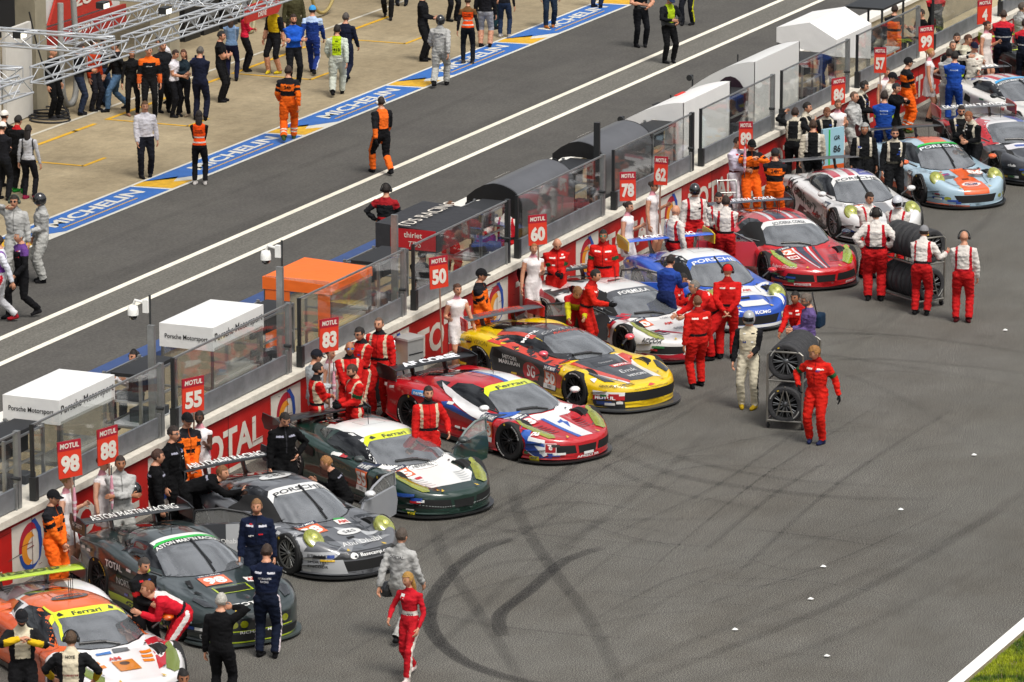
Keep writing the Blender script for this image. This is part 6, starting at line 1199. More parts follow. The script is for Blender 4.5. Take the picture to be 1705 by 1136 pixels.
    if O.get('skirt'):
        rr = []
        for zz, a, b in ((1.06, .125, .095), (.95, .172, .125), (.80, .178, .130), (.66, .172, .125), (.60, .168, .122)): rr.append([Vector((pxx+b*cos(t), a*sin(t), zz-.93+pz)) for t in np.linspace(0, 2*pi, 18, endpoint=False)])
        mb.loft(rr, dm)
    me = bpy.data.meshes.new('person'); me.from_pydata(mb.v, [], mb.f); o = bpy.data.objects.new('person', me); COL.objects.link(o)
    md = o.modifiers.new('r', 'REMESH'); md.mode = 'VOXEL'; md.voxel_size = .0165; md.use_smooth_shade = True; sm = o.modifiers.new('s', 'SMOOTH'); sm.factor = .5; sm.iterations = 2
    ev = o.evaluated_get(_OBJ_DG()); m2 = bpy.data.meshes.new_from_object(ev); o.modifiers.clear(); o.data = m2; bpy.data.meshes.remove(me)
    n = len(m2.vertices); V = np.empty(n*3, 'f'); m2.vertices.foreach_get('co', V); V = V.reshape(-1, 3).astype(float); Nn = np.empty(n*3, 'f'); m2.vertices.foreach_get('normal', Nn); Nn = Nn.reshape(-1, 3)
    seed = random.random()*50; amp = O.get('wr', .012)*.95; dsp = np.array([_nz.noise(Vector((v[0]*11, v[1]*11, v[2]*24+seed)))+.5*_nz.noise(Vector((v[0]*30, v[1]*30, v[2]*42+seed))) for v in V]); V += Nn*(dsp*amp)[:, None]
    nf = len(m2.polygons); vs_ = [tuple(p.vertices) for p in m2.polygons]
    fi = np.zeros((nf, 3)); 
    for q, f in enumerate(vs_): fi[q] = V[list(f)].mean(0)
    A = np.array([b[0] for b in bones]); B = np.array([b[1] for b in bones]); rad = np.array([b[3] for b in bones]); d = B-A; L2 = (d*d).sum(1)
    t = ((fi[:, None]-A[None])*d[None]).sum(2)/L2; tc = np.clip(t, 0, 1); dist = np.linalg.norm(fi[:, None]-(A[None]+d[None]*tc[..., None]), axis=2)-rad; ib = dist.argmin(1)
    Rin = np.array(Rt.inverted()); loc = (fi-np.array(pel))@Rin.T
    sk = M(SKIN[skin], .55, 0, 0, 0, 40, .08, 12); mats = [sk]; idx = np.zeros(nf, int); C = {}
    def mid(c):
        if c is None or c == 'skin': return 0
        if c not in C: m_ = cloth(c); mats.append(m_); C[c] = len(mats)-1
        return C[c]
    top, leg = O.get('top'), O.get('leg', O.get('top')); u_ = loc[:, 1]/.18; zt_ = loc[:, 2]; fr = loc[:, 0]
    for q in range(nf):
        nm = bones[ib[q]][2]; tt = tc[q, ib[q]]; c = top; zz = zt_[q]
        if nm in ('torso', 'pelvis') :
            if nm == 'pelvis' or zz < .10: c = leg if not O.get('skirt') else top
            if zz < O.get('hem', .10) and O.get('hem') is not None and nm != 'thigh': c = top if zz > O['hem'] else leg
            elif O.get('hem') is not None: c = top
            if 'side' in O and abs(u_[q]) > .62 and zz > .12: c = O['side']
            if 'front' in O and fr[q] > 0 and abs(u_[q]) < .55 and zz > .1: c = O['front']
            if 'bk' in O and fr[q] < 0 and abs(u_[q]) < .62 and zz > .1: c = O['bk']
            if 'band' in O and O['band'][1] < zz < O['band'][2]: c = O['band'][0]
            if 'band2' in O and O['band2'][1] < zz < O['band2'][2]: c = O['band2'][0]
            if 'sh' in O and zz > .42: c = O['sh']
            if 'belt' in O and .075 < zz < .125: c = O['belt']
            if 'zip' in O and fr[q] > 0 and abs(u_[q]) < .05 and zz > .13: c = O['zip']
            if 'yoke' in O and .40 < zz < .425 and abs(u_[q]) > .25: c = O['yoke']
            if 'tie' in O and fr[q] > 0 and abs(u_[q]) < .10 and zz > .3: c = O['tie']
            if zz > .515 and 'collar' in O: c = O['collar']
            if zz > O.get('nz', .56) and 'collar' not in O: c = 'skin'
        elif nm == 'neck': c = (O.get('collar') or top) if zz < O.get('nz', .575) else 'skin'
        elif nm == 'uarm':
            c = O.get('arm', top)
            if tt < .35 and 'sh' in O: c = O['sh']
            if 'cap_sl' in O and tt > O['cap_sl']: c = 'skin'
            if 'aband' in O and .5 < tt < .75: c = O['aband']
        elif nm == 'farm':
            c = O.get('arm2', O.get('arm', top))
            if 'cap_sl' in O: c = 'skin'
            if 'cuff' in O and tt > .8: c = O['cuff']
        elif nm in ('thigh', 'shank'):
            c = leg
            if O.get('skirt'): c = top if fi[q, 2] > .605-.93+pz else 'skin'
            if nm == 'thigh' and O.get('hem') is not None and zz > O['hem'] and tt < .35: c = top
            if nm == 'shank' and 'shank' in O: c = O['shank']
            if 'lstripe' in O:
                oy = fi[q, 1]-(A[ib[q], 1]+d[ib[q], 1]*tt); ox_ = fi[q, 0]-(A[ib[q], 0]+d[ib[q], 0]*tt)
                if abs(oy) > .035 and oy*fi[q, 1] > 0 and abs(ox_) < .030: c = O['lstripe']
            if nm == 'shank' and 'lband' in O and (.55 < tt < .63 or .72 < tt < .80): c = O['lband']
            if nm == 'shank' and tt > .97: c = O.get('shoe', '17171a')
        elif nm == 'foot': c = O.get('shoe', '17171a')
        idx[q] = mid(c)
    # assemble the final continuous body with finer head and hands
    fb = MB(); allm = mats
    fb.v = [tuple(v) for v in V]; fb.n = len(V); fb.f = vs_; fb.m = [int(i) for i in idx]; fb.mats = list(allm); fb.sm = [True]*nf
    hy, hpit = (hd if hd else P.get('head', (0, 0))); HR = Matrix.Rotation(R_(P.get('twist', 0)+hy), 3, 'Z') @ Matrix.Rotation(R_(lean*.45+hpit), 3, 'Y'); hs = 1.02 if not woman else .96
    hc = S((.012, 0, .605))+HR@Vector((.022, 0, .085)); T = lambda v: hc+HR@(Vector(v)*hs)
    hv = [T(v) for v in _HG]; N1, N2 = Head.N1, Head.N2; b0 = fb.n; fb.v += [tuple(v) for v in hv]; fb.n += len(hv); dk = mid_head = None
    ex = {'eye': M({'d': '1c100c'}.get(skin, '54382a'), .5), 'lip': M({'d': '3a1f1a'}.get(skin, '8c4a40'), .5), 'brow': M((hair[1] if hair else '') or '3a2a1e', .8), 'beard': M(beard or '2a1c14', .9, 0, 0, .4, 60)}
    for kk in ex.values():
        if kk not in fb.mats: fb.mats.append(kk)
    for i in range(N1):
        for j in range(N2):
            a, b = i*N2+j, i*N2+(j+1) % N2; c = (_HG[a]+_HG[b]+_HG[a+N2]+_HG[b+N2])/4; mt = sk
            if c.x > .05:
                if .004 < c.z < .022 and .020 < abs(c.y) < .040: mt = ex['eye']
                elif .030 < c.z < .044 and .014 < abs(c.y) < .048: mt = ex['brow']
                elif -.066 < c.z < -.046 and abs(c.y) < .024: mt = ex['lip']
            if beard and c.z < -.040 and c.x > -.015 and not (mt is ex['lip']): mt = ex['beard']
            fb.f.append((b0+a, b0+b, b0+b+N2, b0+a+N2)); fb.m.append(fb.mats.index(mt)); fb.sm.append(True)
    for sg in (-1, 1): # ears
        fb.loft([[T((-.008+r*.6*cos(a), sg*(.070+dy), -.004+r*sin(a))) for a in np.linspace(0, 2*pi, 8, endpoint=False)] for dy, r in ((0, .020), (.010, .027), (.016, .020))], sk)
    gl = mats[0] if 'glove' not in O else cloth(O['glove'])
    for nm, (el, wr, sg) in hands.items():
        dr = (wr-el).normalized(); inn = Vector((0, -sg, 0)); inn = (inn-dr*inn.dot(dr)); inn = inn.normalized() if inn.length > .1 else dr.orthogonal().normalized(); wd = dr.cross(inn).normalized()*(-sg)   # thumb side points forward
        fwd = Vector((1, 0, .4)); wd = (fwd-dr*fwd.dot(dr)-inn*fwd.dot(inn)); wd = wd.normalized() if wd.length > .15 else dr.cross(inn).normalized(); hk = 1.12 if 'glove' in O else 1.0
        def ring(c, a, b): return [c+wd*(a*cos(t)*hk)+inn*(b*sin(t)*hk) for t in np.linspace(0, 2*pi, 10, endpoint=False)]
        fb.loft([ring(wr-dr*.015, .027, .020), ring(wr+dr*.01, .029, .019), ring(wr+dr*.05, .040, .017), ring(wr+dr*.092, .042, .015), ring(wr+dr*.100, .034, .010)], gl)
        for q in range(4):
            b_ = wr+dr*(.092-.004*abs(q-1.3))+wd*(.031-.0205*q); ln = (.068, .076, .070, .055)[q]; cu = P.get('curl', 35)+6*q; pts = [b_]; dd = dr.copy()
            for s_ in (.45, .32, .23): dd = (Matrix.Rotation(R_(cu*.55)*1, 3, (dd.cross(inn)).normalized()) @ dd); pts.append(pts[-1]+dd*ln*s_*1.0)
            fb.tube(pts, [.0105*hk, .0100*hk, .0092*hk, .0070*hk], gl, 6)
        th = wr+dr*.028+wd*.030; fb.tube([th, th+(wd*.8+dr*.6+inn*.2).normalized()*.036, th+(wd*.8+dr*.6+inn*.2).normalized()*.036+(dr*.85+wd*.25+inn*.35).normalized()*.034], [.0135*hk, .0115*hk, .0085*hk], gl, 6)
    m3 = bpy.data.meshes.new('person'); m3.from_pydata(fb.v, [], fb.f)
    for m_ in fb.mats: m3.materials.append(m_)
    m3.polygons.foreach_set('material_index', fb.m); m3.polygons.foreach_set('use_smooth', fb.sm); m3.update(); o.data = m3; bpy.data.meshes.remove(m2)
    o.location = (x, y, z0); o.rotation_euler = (0, 0, R_(203.25+face)); o.scale = (k, k, k); tag(o, label, 'person', group)
    # hair, headwear
    if helmet:
        hm = MB(); N = 14
        def shell(s, z0_, x1=9): 
            rr = []
            for i in range(10):
                la = -.62+(pi/2+.62)*i/9; rr.append([T((.128*s*cos(la)*cos(a)-.004, .108*s*cos(la)*sin(a), .138*s*sin(la)+.012)) for a in np.linspace(0, 2*pi, 22, endpoint=False)])
            return rr
        hm.loft(shell(1, 0), M(helmet, .15, 0, .8)); hh = hm.build('helmet', o)
        if helmet not in ('2a2c2e',):
            vm = MB(); vm.loft([[T((.134*cos(la)*cos(a)+.004, .113*cos(la)*sin(a), .142*sin(la)+.012)) for a in np.linspace(-1.05, 1.05, 12)] for la in np.linspace(-.25, .28, 5)], M('0c0c0e', .08, 0, .8), cap=False, closed_ring=False); vm.build('visor', hh)
    elif hair and hair[0] != 'bald' :
        hm = MB(); hair_mass(hm, T, M(hair[1], .75, 0, 0, .7, 55, .25, 30), hair[0] if not cap else ('long' if hair[0] == 'long' else 'short')); hm.build('hair', o)
    if cap:
        cm = MB(); mt = cloth(cap); rr = []
        for i in range(8):
            la = .10+(pi/2-.10)*i/7; rr.append([T((.112*cos(la)*cos(a)-.004, .092*cos(la)*sin(a), .118*sin(la)*1.0+.018)) for a in np.linspace(0, 2*pi, 20, endpoint=False)])
        cm.loft(rr, mt); A_ = np.linspace(-1.05, 1.05, 11); cm.loft([[T((.105*cos(a), .088*sin(a), .030)) for a in A_], [T((.105*cos(a)+.075*cos(a)**.6, .090*sin(a), .012)) for a in A_], [T((.105*cos(a)+.070*cos(a)**.6, .088*sin(a), .006)) for a in A_], [T((.105*cos(a), .088*sin(a), .024)) for a in A_]], mt, cap=False, closed_ring=False); cm.build('cap', o)
    if headset:
        hm = MB(); c = M(headset, .5); hm.tube([T((-.005, .100*cos(a), .020+.118*sin(a))) for a in np.linspace(0, pi, 14)], .010, c, 6)
        for sg in (-1, 1): hm.lathe([(.001, sg*.072), (.036, sg*.078), (.040, sg*.100), (.030, sg*.118), (.001, sg*.120)], c, 'Y', (0, 0, 0), 14)
        nv = len(hm.v); hm.v = [v if i < 14*6+12 else tuple(T(v)) for i, v in enumerate(hm.v)]; hm.build('headset', o)
    if glasses:
        gm = MB(); 
        for sg in (-1, 1): gm.loft([[T((.095-dx, sg*.030+r*cos(a)*1.1, .016+r*.8*sin(a))) for a in np.linspace(0, 2*pi, 8, endpoint=False)] for dx, r in ((.004, .020), (0, .017))], M(glasses, .1, 0, .5))
        gm.tube([T((.02, -.078, .018)), T((.088, -.05, .018)), T((.095, 0, .018)), T((.088, .05, .018)), T((.02, .078, .018))], .004, M('17171a', .3), 5); gm.build('sunglasses', o)
    if texts or patches:
        bvh = BVHTree.FromPolygons([Vector(v) for v in fb.v], fb.f); tm = MB()
        def put(pts, faces, zc, mat, back, yc=0, off=.006):
            P_ = []
            for a, b in pts:
                sgn = -1 if back else 1; og = S((sgn*.6, yc+sgn*a, zc+b)); dr = Rt@Vector((-sgn, 0, 0)); r = bvh.ray_cast(og, dr, .8); P_.append(r[0]-dr*off if r[0] is not None else None)
            F_ = [f for f in faces if all(P_[i] is not None for i in f) and (P_[f[0]]-P_[f[1]]).length < .08]; us = sorted({i for f in F_ for i in f}); mp = {i: q for q, i in enumerate(us)}
            if F_: tm.add([P_[i] for i in us], [tuple(mp[i] for i in f) for f in F_], mat)
        for (tx, zc, hh, wd_, col, back) in texts:
            v, f = glyphs(tx, .03, 0, 1.0, 1); sy = hh/np.ptp(v[:, 1]); sx = wd_/np.ptp(v[:, 0]); v2, f2 = refined_text(tx, .03, 0, sx, sy, .04); put(v2, f2, zc, cloth(col), back)
        rs = random.Random(int(px*7+yt)); pc = ['dcdcd8', '24408c', 'd8d8d0', '1a1a1c', 'b8242a', 'dcdcd8']
        for q in range(patches):
            w_, h_ = rs.uniform(.02, .045), rs.uniform(.008, .02); pts = [(-w_, -h_), (w_, -h_), (w_, h_), (-w_, h_)]; put(pts, [(0, 1, 2), (0, 2, 3)], rs.uniform(.25, .47), cloth(pc[rs.randrange(6)]), rs.random() < .25, rs.choice([-1, 1])*rs.uniform(.05, .11))
        if tm.n: tm.build('suit_lettering', o)
    return o
# outfits -------------------------------------------------------------------
def U(**k): return k
BK = '09090b'; NV = '141b30'
GIRL = U(woman=True, top='d6d0cf', skirt=True, cap_sl=.1, shoe='17171a', collar='c98a94', wr=.004, nz=.59)
MARSH = U(zip='8a3c10', top='e0661a', sh='1c1c20', band=('18181b', .16, .24), aband='18181b', leg='dd5c16', lband='b8b4a8', shoe='4a5a30', wr=.016, legr=1.1)
MARSHB = U(top='e0661a', sh='1c1c20', band=('18181b', .14, .27), arm2='dd5c16', aband='18181b', leg='dd5c16', lband='c8c4b8', shoe='4a5a30', wr=.016, legr=1.1)
GREY = U(zip='6e6e6c', collar='8c8c8a', top='a4a4a2', leg='a2a29e', shoe='1a1a1c', wr=.016, legr=1.08, cuff='8a8a88')
AFR = U(collar='1c1c1e', zip='8a1210', top='b41a18', side='b8a78e', belt='151517', leg='ac1816', lstripe='b8a78e', arm2='b41a18', shoe='3a1410', wr=.015)
REDS = U(zip='7c100e', yoke='d8ccc4', collar='8c1412', top='b81a16', belt='16161a', leg='b01814', wr=.015, shoe='17171a', cuff='b81a16')
WR = U(top='c9c3bd', side='a81824', belt='18181a', leg='b01a1c', cuff='a81824', wr=.015, shoe='1a1a1c', collar='c9c3bd')
GULF = U(top='141517', side='b5ad9c', leg='131416', belt='4a4840', wr=.014, collar='b5ad9c')
BLK = U(top=BK, leg=BK, wr=.012)
BLKS = U(yoke='8a8a98', zip='2a2a2e', top=BK, leg=BK, belt='0c0c0e', wr=.014)
CORV = U(top='c9bfa6', side='1a1a1c', arm='1a1a1c', arm2='c9a41c', leg='141416', belt='141416', wr=.013, collar='c9bfa6')
AMR = U(zip='0a0f1e', yoke='b8b8c0', top='121a30', leg='111829', lstripe='c5b9bd', belt='0e1322', shoe='101012', wr=.012)
CAS = lambda t, l, **k: {**dict(top=t, leg=l, hem=.02), **k}
J = 'jeans'; JE = '2e3f58'
P = person
# ---- pit lane and garage apron ---------------------------------------------
P(9, 184, 150, 'stand', CAS(BK, '16171a'), 'man in black with white cap at the left edge, farther of the two white caps', cap='d0ccc4')
P(5, 203, 160, 'hold', CAS('1a1a1e', '16171a'), 'man in black jacket with white cap at the very left edge, nearer one', cap='d0ccc4')
P(31, 192, 150, 'hold', CAS('141416', '131315', collar='a81c20', shoe='1f7a2a'), 'dark clothed man with red collar and green shoes at the left', hair=('short', '17110e'))
P(49, 208, 165, 'stand', CAS('a9a9ac', '15151a', woman=True, side='26262a', shoe='8a2040'), 'woman with long dark wavy hair in white and grey jacket at the left', 1.68, ('long', '1a1210'))
P(243, 168, 12, 'stand2', CAS('c6c4ca', '14161e', arm2='c6c4ca', wr=.014), 'man in white shirt and dark jeans standing by the blue painted strip', hair=('short', '5a4028'), mod=dict(R=((.12, -.20, .84), 'out')))
P(333, 184, 178, 'front', CAS('e24a12', '131317', woman=True, arm='17171a', band=('b6b2aa', .07, .10), band2=('b6b2aa', .19, .22), shoe='c4c0bc', side='e24a12'), 'woman in orange safety vest seen from behind on the painted strip', 1.70, ('long', '1c1412'), texts=[('ACCUEIL', .36, .035, .17, '1a1a1c', True), ('CONTROLE', .31, .035, .19, '1a1a1c', True)])
P(89, 78, 60, 'stand', BLK, 'man in black by the grey hanging hose', hair=('bald', ''))
P(133, 72, 100, 'hold', CAS('141418', '222a3c'), 'man in dark jacket and navy jeans behind the truss', hair=('short', '2a1c14'))
P(157, 66, 60, 'stand', CAS('9a3014', '1c1c22'), 'person in dark orange top under the white truss')
P(172, 58, 120, 'hold', CAS('1a1a1e', JE), 'man in dark top and blue jeans under the truss, nearer the garage')
P(196, 66, -70, 'walk', CAS('141416', '4a6684', shoe='16161a'), 'person striding in light blue jeans behind the truss')
P(221, 80, 10, 'stand', CAS('141416', '121214', woman=True, shoe='8a6450'), 'woman with brown hair in black beside the orange shouldered driver', 1.66, ('long', '3a2416'))
P(250, 76, 5, 'stand', U(top='121316', sh='d8601c', arm2='c85c2a', leg='121214', lstripe='b8b4ac', wr=.012), 'driver in black suit with orange shoulders on the concrete', hair=('short', '241a14'), texts=[('ROC sport', .33, .03, .14, 'c8c8c8', False)])
P(285, 55, -60, 'hold', CAS('c4c2c6', '15161a', cap_sl=.6), 'man in white polo leaning forward under the truss end', mod=dict(lean=22))
P(272, 68, 30, 'stand', CAS('17181c', '15161a'), 'man in dark clothes behind the white polo man')
P(291, 82, 60, 'hold', CAS('c8c5cb', '121216', woman=True, cap_sl=.5), 'woman with dark bob in white shirt and black trousers', 1.66, ('short', '2c1a12'))
P(308, 82, -20, 'cross', CAS('1c2830', '141418', woman=True, shoe='8a7a66'), 'woman with red brown hair and dark green scarf', 1.64, ('long', '4a2a18'))
P(334, 78, 165, 'hold', CAS('161a2c', '15182a', shoe='101012'), 'man in navy suit with backpack seen from behind', 1.80, ('short', '55504a'))
P(368, 52, 80, 'cross', CAS('121214', '121214', cap_sl=.6), 'man in black tee shirt and trousers with crossed arms', hair=('short', '17110e'))
P(386, 24, 170, 'front', CAS('6a86a8', '171a34', woman=True, side='8a9cb8', shoe='1a1a1c'), 'woman in pale blue denim top and navy trousers from behind', 1.70, ('long', '3a281c'))
P(408, 12, 110, 'cross', CAS('c0203a', '17171c', woman=True), 'person in pink red jacket beside the denim woman', 1.66, ('long', '2a1c14'))
P(458, 6, -40, 'stand2', U(top='b89a14', arm='17171a', leg='17171a', shank='skin', hem=.12, cap_sl=2, side='b89a14', shoe='b8a020', wr=.012), 'bald man in yellow and black polo and black shorts', 1.80, ('bald', ''))
P(489, 24, 20, 'cross', CAS('1c4fae', '131418', shoe='3a3226'), 'bearded man in bright blue jacket with crossed arms', 1.80, ('short', '2a1a12'), beard='2a1a12')
P(521, 8, 172, 'walk', U(top='1c3474', sh='a8bcd8', leg='1c3070', lstripe='c8ccd8', wr=.015), 'driver in blue race suit and light blue cap walking away', 1.78, cap='3a8ac4')
P(490, -22, 10, 'stand', CAS('3c3a26', '2c2c22'), 'person in olive clothing cut by the top edge', 1.8)
P(562, 40, 175, 'walk2', U(top='b4bcb0', bk='a4bc18', front='a4bc18', leg='aeb2a6', cuff='9aa094', wr=.016, legr=1.1), 'person in pale coveralls with lime bib numbered 413', 1.80, ('short', '17110e'), texts=[('413', .24, .075, .16, '1a1a1c', True), ('24h', .44, .04, .08, '1a1a1c', True)])
P(576, 20, 160, 'walk', CAS('151a2c', '151a2e'), 'man in navy jacket walking away behind the 413 bib', 1.78, ('short', '4a4440'))
P(481, 108, 176, 'walk2', MARSHB, 'marshal in orange coveralls with black chest band walking on the concrete', 1.82, ('short', '2c1c12'), texts=[('24h', .35, .09, .16, '141416', True)])
P(636, 159, -150, 'walk', U(top='dc6420', side='17171a', arm='17171a', arm2='d86420', leg='131316', shank='d8601e', lstripe='d8601e', belt='0e0e10', glove='17171a', wr=.015), 'mechanic in orange and black suit with white headset in the pit lane', 1.82, ('short', '241710'), headset='c8c8c6')
P(646, -76, 0, 'walk', CAS('17171a', '141416'), 'man in black trousers cut by the top edge left of centre')
P(669, -96, 0, 'stand', CAS('20242c', '2a2f3a'), 'person in dark jeans at the top edge behind the striding man')
P(704, -16, 75, 'hold', CAS('131316', '121214', shoe='0e0e10'), 'man in black jacket standing near the grey suited official', 1.84)
P(733, 25, 165, 'walk2', GREY, 'official in grey coveralls and black helmet walking on the painted strip', 1.82, helmet='1a1b1d', texts=[('OFFICIAL', .40, .045, .24, '4a4a4c', True)])
P(779, -6, 178, 'stand', CAS('e24a12', '14161c', woman=True, arm='1a1a1e', sh='6a4a2c', band=('b6b2aa', .07, .10), band2=('b6b2aa', .19, .22), shoe='3c3a38'), 'person in orange safety vest with brown fur collar at the top', 1.76, ('short', '3c2a1c'), texts=[('ACCUEIL', .36, .035, .17, '1a1a1c', True), ('CONTROLE', .31, .035, .19, '1a1a1c', True)])
P(808, -34, 170, 'stand', U(top='17171b', leg='8e8f94', shank='skin', hem=.0), 'man in grey checked shorts at the top edge', 1.80)
P(752, -72, 40, 'stand', CAS('16161a', '15151a'), 'person in black leggings at the top edge behind the orange vest')
P(840, -44, 172, 'stand', CAS('15161c', '1e2c46', woman=True, shoe='a8a4a4'), 'woman in black jacket and blue jeans at the top edge', 1.72, ('long', '2a1c14'))
P(822, -60, 100, 'stand', CAS('1c1d22', '16313a'), 'person in dark teal trousers at the top edge beside the shorts man', 1.76)
P(915, -62, 10, 'stand2', CAS('2a1618', '1c2838', shoe='9a5a22'), 'man in dark jeans and tan boots on the painted strip', 1.76)
P(993, -92, 150, 'stand', CAS('1a1c26', '18243c'), 'person in blue jeans at the top edge on the painted strip')
P(1066, -36, 20, 'camera', CAS('121317', '121317', cap_sl=.7), 'photographer in black holding a camera low in the pit lane', 1.82)
P(1113, -10, 30, 'camera', U(top='15161a', front='9cb41c', bk='9cb41c', leg='121214', wr=.013), 'photographer in lime green vest holding a camera in the pit lane', 1.80, cap='28324c')
P(1146, -66, -30, 'stand2', U(top='16181e', leg='191b22', lstripe='b4b41c'), 'man in dark trousers with yellow side stripe at the top edge')
P(643, 306, 165, 'hips', U(top='1c1d20', sh='8c1a20', band=('a81c20', .10, .17), leg='131315', belt='101012', wr=.018), 'man in black and red jacket with headset standing behind the black tent', 1.82, ('short', '1c1410'), headset='1a1a1c', patches=4, mod=dict(L=((.04, .22, 1.0), 'out'), R=((.25, -.30, .88), 'bk')))
P(28, 324, -10, 'phone', GREY, 'official in grey coveralls holding a phone to his ear at the left edge', 1.86, ('short', '241c16'), headset='3c4a40', glasses='101012', patches=2)
P(72, 322, -70, 'carry', GREY, 'official in grey coveralls with black helmet at the left edge', 1.84, helmet='1c1d1f')
P(38, 380, -60, 'walk2', U(top='131316', sh='5c3a7a', leg='121215', wr=.012), 'grey haired man in black with purple shoulders at the left', 1.80, ('short', '8c8c8a'), patches=4)
P(3, 388, -80, 'walk', U(top='c2c4cc', side='6a3a8a', leg='c2c2c6', lstripe='b01c2a', shoe='8c1a24'), 'driver in white purple and red suit cut by the left edge', 1.8, patches=4)
# ---- on the wall stands ----------------------------------------------------
P(238, 580, -45, 'sit', U(top='c8c6c8', sh='b02030', leg='2a2c30', side='b02030'), 'seated man in white and red shirt with headset beside the first white box tent', hair=('short', '1a120e'), headset='17181a', pos=(71.9, 38.0), z0=.62)
P(1474, -10, 200, 'stand', U(top='141c30', sh='b8242c', leg='141a2c', band=('8a8c94', .2, .24)), 'man in navy and red behind the gabled tent', pos=(110.3, 38.9))
for i, (x, y, f, pz, lab, fit, hr) in enumerate([(86.2, 38.4, 150, 'front', 'crew member in white and red suit behind glass under the nearer arched canopy', WR, ('short', '5a3a24')), (86.9, 37.9, -20, 'hold', 'crew member in white and red behind glass facing the track', WR, ('short', '2a2220')), (86.5, 37.3, 170, 'reach', 'crew member with auburn hair behind glass with arms forward', WR, ('short', '6a3a20')), (90.0, 37.9, -60, 'hold', 'bearded man in black and red in the gap beside the black post', U(top='151517', front='a81c20', leg='141416'), ('short', '1c1410')), (83.3, 37.7, 160, 'sit', 'dark haired person sitting in the black tent behind glass', BLK, ('short', '1a1210')), (93.6, 38.2, 170, 'sit', 'person with orange cap sitting behind glass beside the white domed tent', U(top='7c98ac', leg='26343c'), None), (103.9, 38.0, 150, 'front', 'person in white behind the glass left of the gabled tent', U(top='b8b8b8', leg='b8b8b6'), ('short', '3a2a20')), (112.6, 38.0, 160, 'front', 'marshal in orange seen through the glass at the top right', MARSH, ('short', '2a1c14')), (114.2, 37.8, -60, 'sit', 'person in black leaning behind the glass at the top right', BLK, ('short', '2a1c14')), (115.6, 37.9, 180, 'hold', 'person in black and red seen through the far right glass', U(top='15161c', sh='a82028', leg='15161a'), ('short', '4a2c18'))]):
    P(0, 0, f, pz, fit, lab, hair=hr, pos=(x, y), z0=.15, cap='c4581c' if 'orange cap' in lab else None, beard='1c1410' if 'bearded' in lab else None)
# ---- along the red wall ----------------------------------------------------
gg = 'grid girls holding number boards'
P(90, 812, 65, 'front', MARSH, 'marshal in orange coveralls and black cap at the far left of the red wall', 1.76, ('short', '2a2018'), cap='151517')
P(113, 787, 70, 'signL', GIRL, 'blonde grid girl beside the leftmost orange marshal', 1.72, ('bun', '8a6a3c'), group=gg, skin='l')
P(173, 757, 60, 'signL', GIRL, 'dark haired grid girl left of the grey official with crossed arms', 1.74, ('bun', '3a2218'), group=gg, skin='l')
P(203, 755, 15, 'cross', GREY, 'official in pale grey coveralls with crossed arms at the wall', 1.82, ('short', '2a1f1a'), skin='t')
P(262, 745, 100, 'stand', BLKS, 'mechanic in black suit in profile left of the glasses man', 1.80, ('short', '3a2216'), texts=[('sport', .36, .03, .12, 'b8b8c4', True)])
P(289, 706, 60, 'stand', BLKS, 'mechanic in black suit with glasses beside the orange marshal', 1.88, ('short', '241812'), glasses='2a2a2c', patches=3)
P(313, 684, 30, 'front', MARSH, 'marshal in orange coveralls and black cap beside the 55 board', 1.80, ('short', '2a2018'), cap='151517')
P(335, 680, -10, 'signL', GIRL, 'dark skinned grid girl in white dress under the 55 board', 1.78, ('bun', '120c0a'), skin='d', group=gg)
P(330, 905, 90, 'bend2', BLKS, 'mechanic in black suit bending into the open door of the grey car', 1.80, ('short', '6a4628'), feet=True, mod=dict(head=(-25, -30)))
P(430, 826, -5, 'stand', AMR, 'bearded man in navy team overalls facing the viewer beside the grey car', 1.80, ('short', '7a5836'), beard='8a6240', patches=8)
P(445, 903, 170, 'hold', AMR, 'man in navy team overalls seen from behind beside the grey green car', 1.78, ('short', '33241a'), texts=[('ASTON MARTIN', .33, .035, .20, 'c8c8cc', True), ('RACING', .28, .035, .12, 'c8c8cc', True)])
P(240, 922, 40, 'hold', U(top='151517', sh='151517', arm='151517', aband='a81c1e', leg='131315', wr=.013), 'dark haired mechanic in black and red jacket at the side of car 98', 1.76, ('short', '3a3430'), patches=6)
P(296, 1118, -75, 'bend', U(top='b81a2a', bk='c9c3c1', belt='17171b', leg='b01a26', lstripe='c9c3c0', cuff='b81a2a', wr=.012), 'man in red and white race suit bending towards the mirror of the orange car', 1.80, ('short', '7a4a2c'), feet=True, patches=5, mod=dict(R=((.62, -.2, .80), 'dn'), L=((.55, .1, .95), 'dn')))
P(370, 984, 165, 'phone', CAS('0f0f11', '0e0e10', wr=.010), 'white haired man in black suit seen from behind at the lower left', 1.76, ('short', 'a8a49c'))
P(40, 1008, 10, 'holdhi', CORV, 'man in cream and yellow crew shirt with black cap and blue sunglasses', 1.80, cap='1c1c1f', glasses='1c1c20', patches=3, beard='241a14')
P(122, 1046, 178, 'hips', CORV, 'man in cream crew shirt with headset seen from behind at the lower left corner', 1.80, ('short', '4a3828'), headset='17181b', texts=[('HOYE', .48, .045, .13, '1c1c1e', True), ('CORVETTE', .22, .03, .22, '8c2a2c', True)], mod=dict(R=((.25, -.30, 1.0), 'out'), L=((.25, .30, 1.0), 'out')))
P(307, 1106, 15, 'hold', U(top='c4bcae', leg='17171a', collar='c4bcae'), 'dark haired man in cream shirt at the bottom edge', 1.72, ('bun', '120c0a'), skin='t')
P(668, 873, 150, 'walk', GREY, 'official in grey coveralls carrying a helmet at the lower middle', 1.82, ('short', '4a4038'), texts=[('OFFICIAL', .41, .045, .24, '4a4a4c', True)])
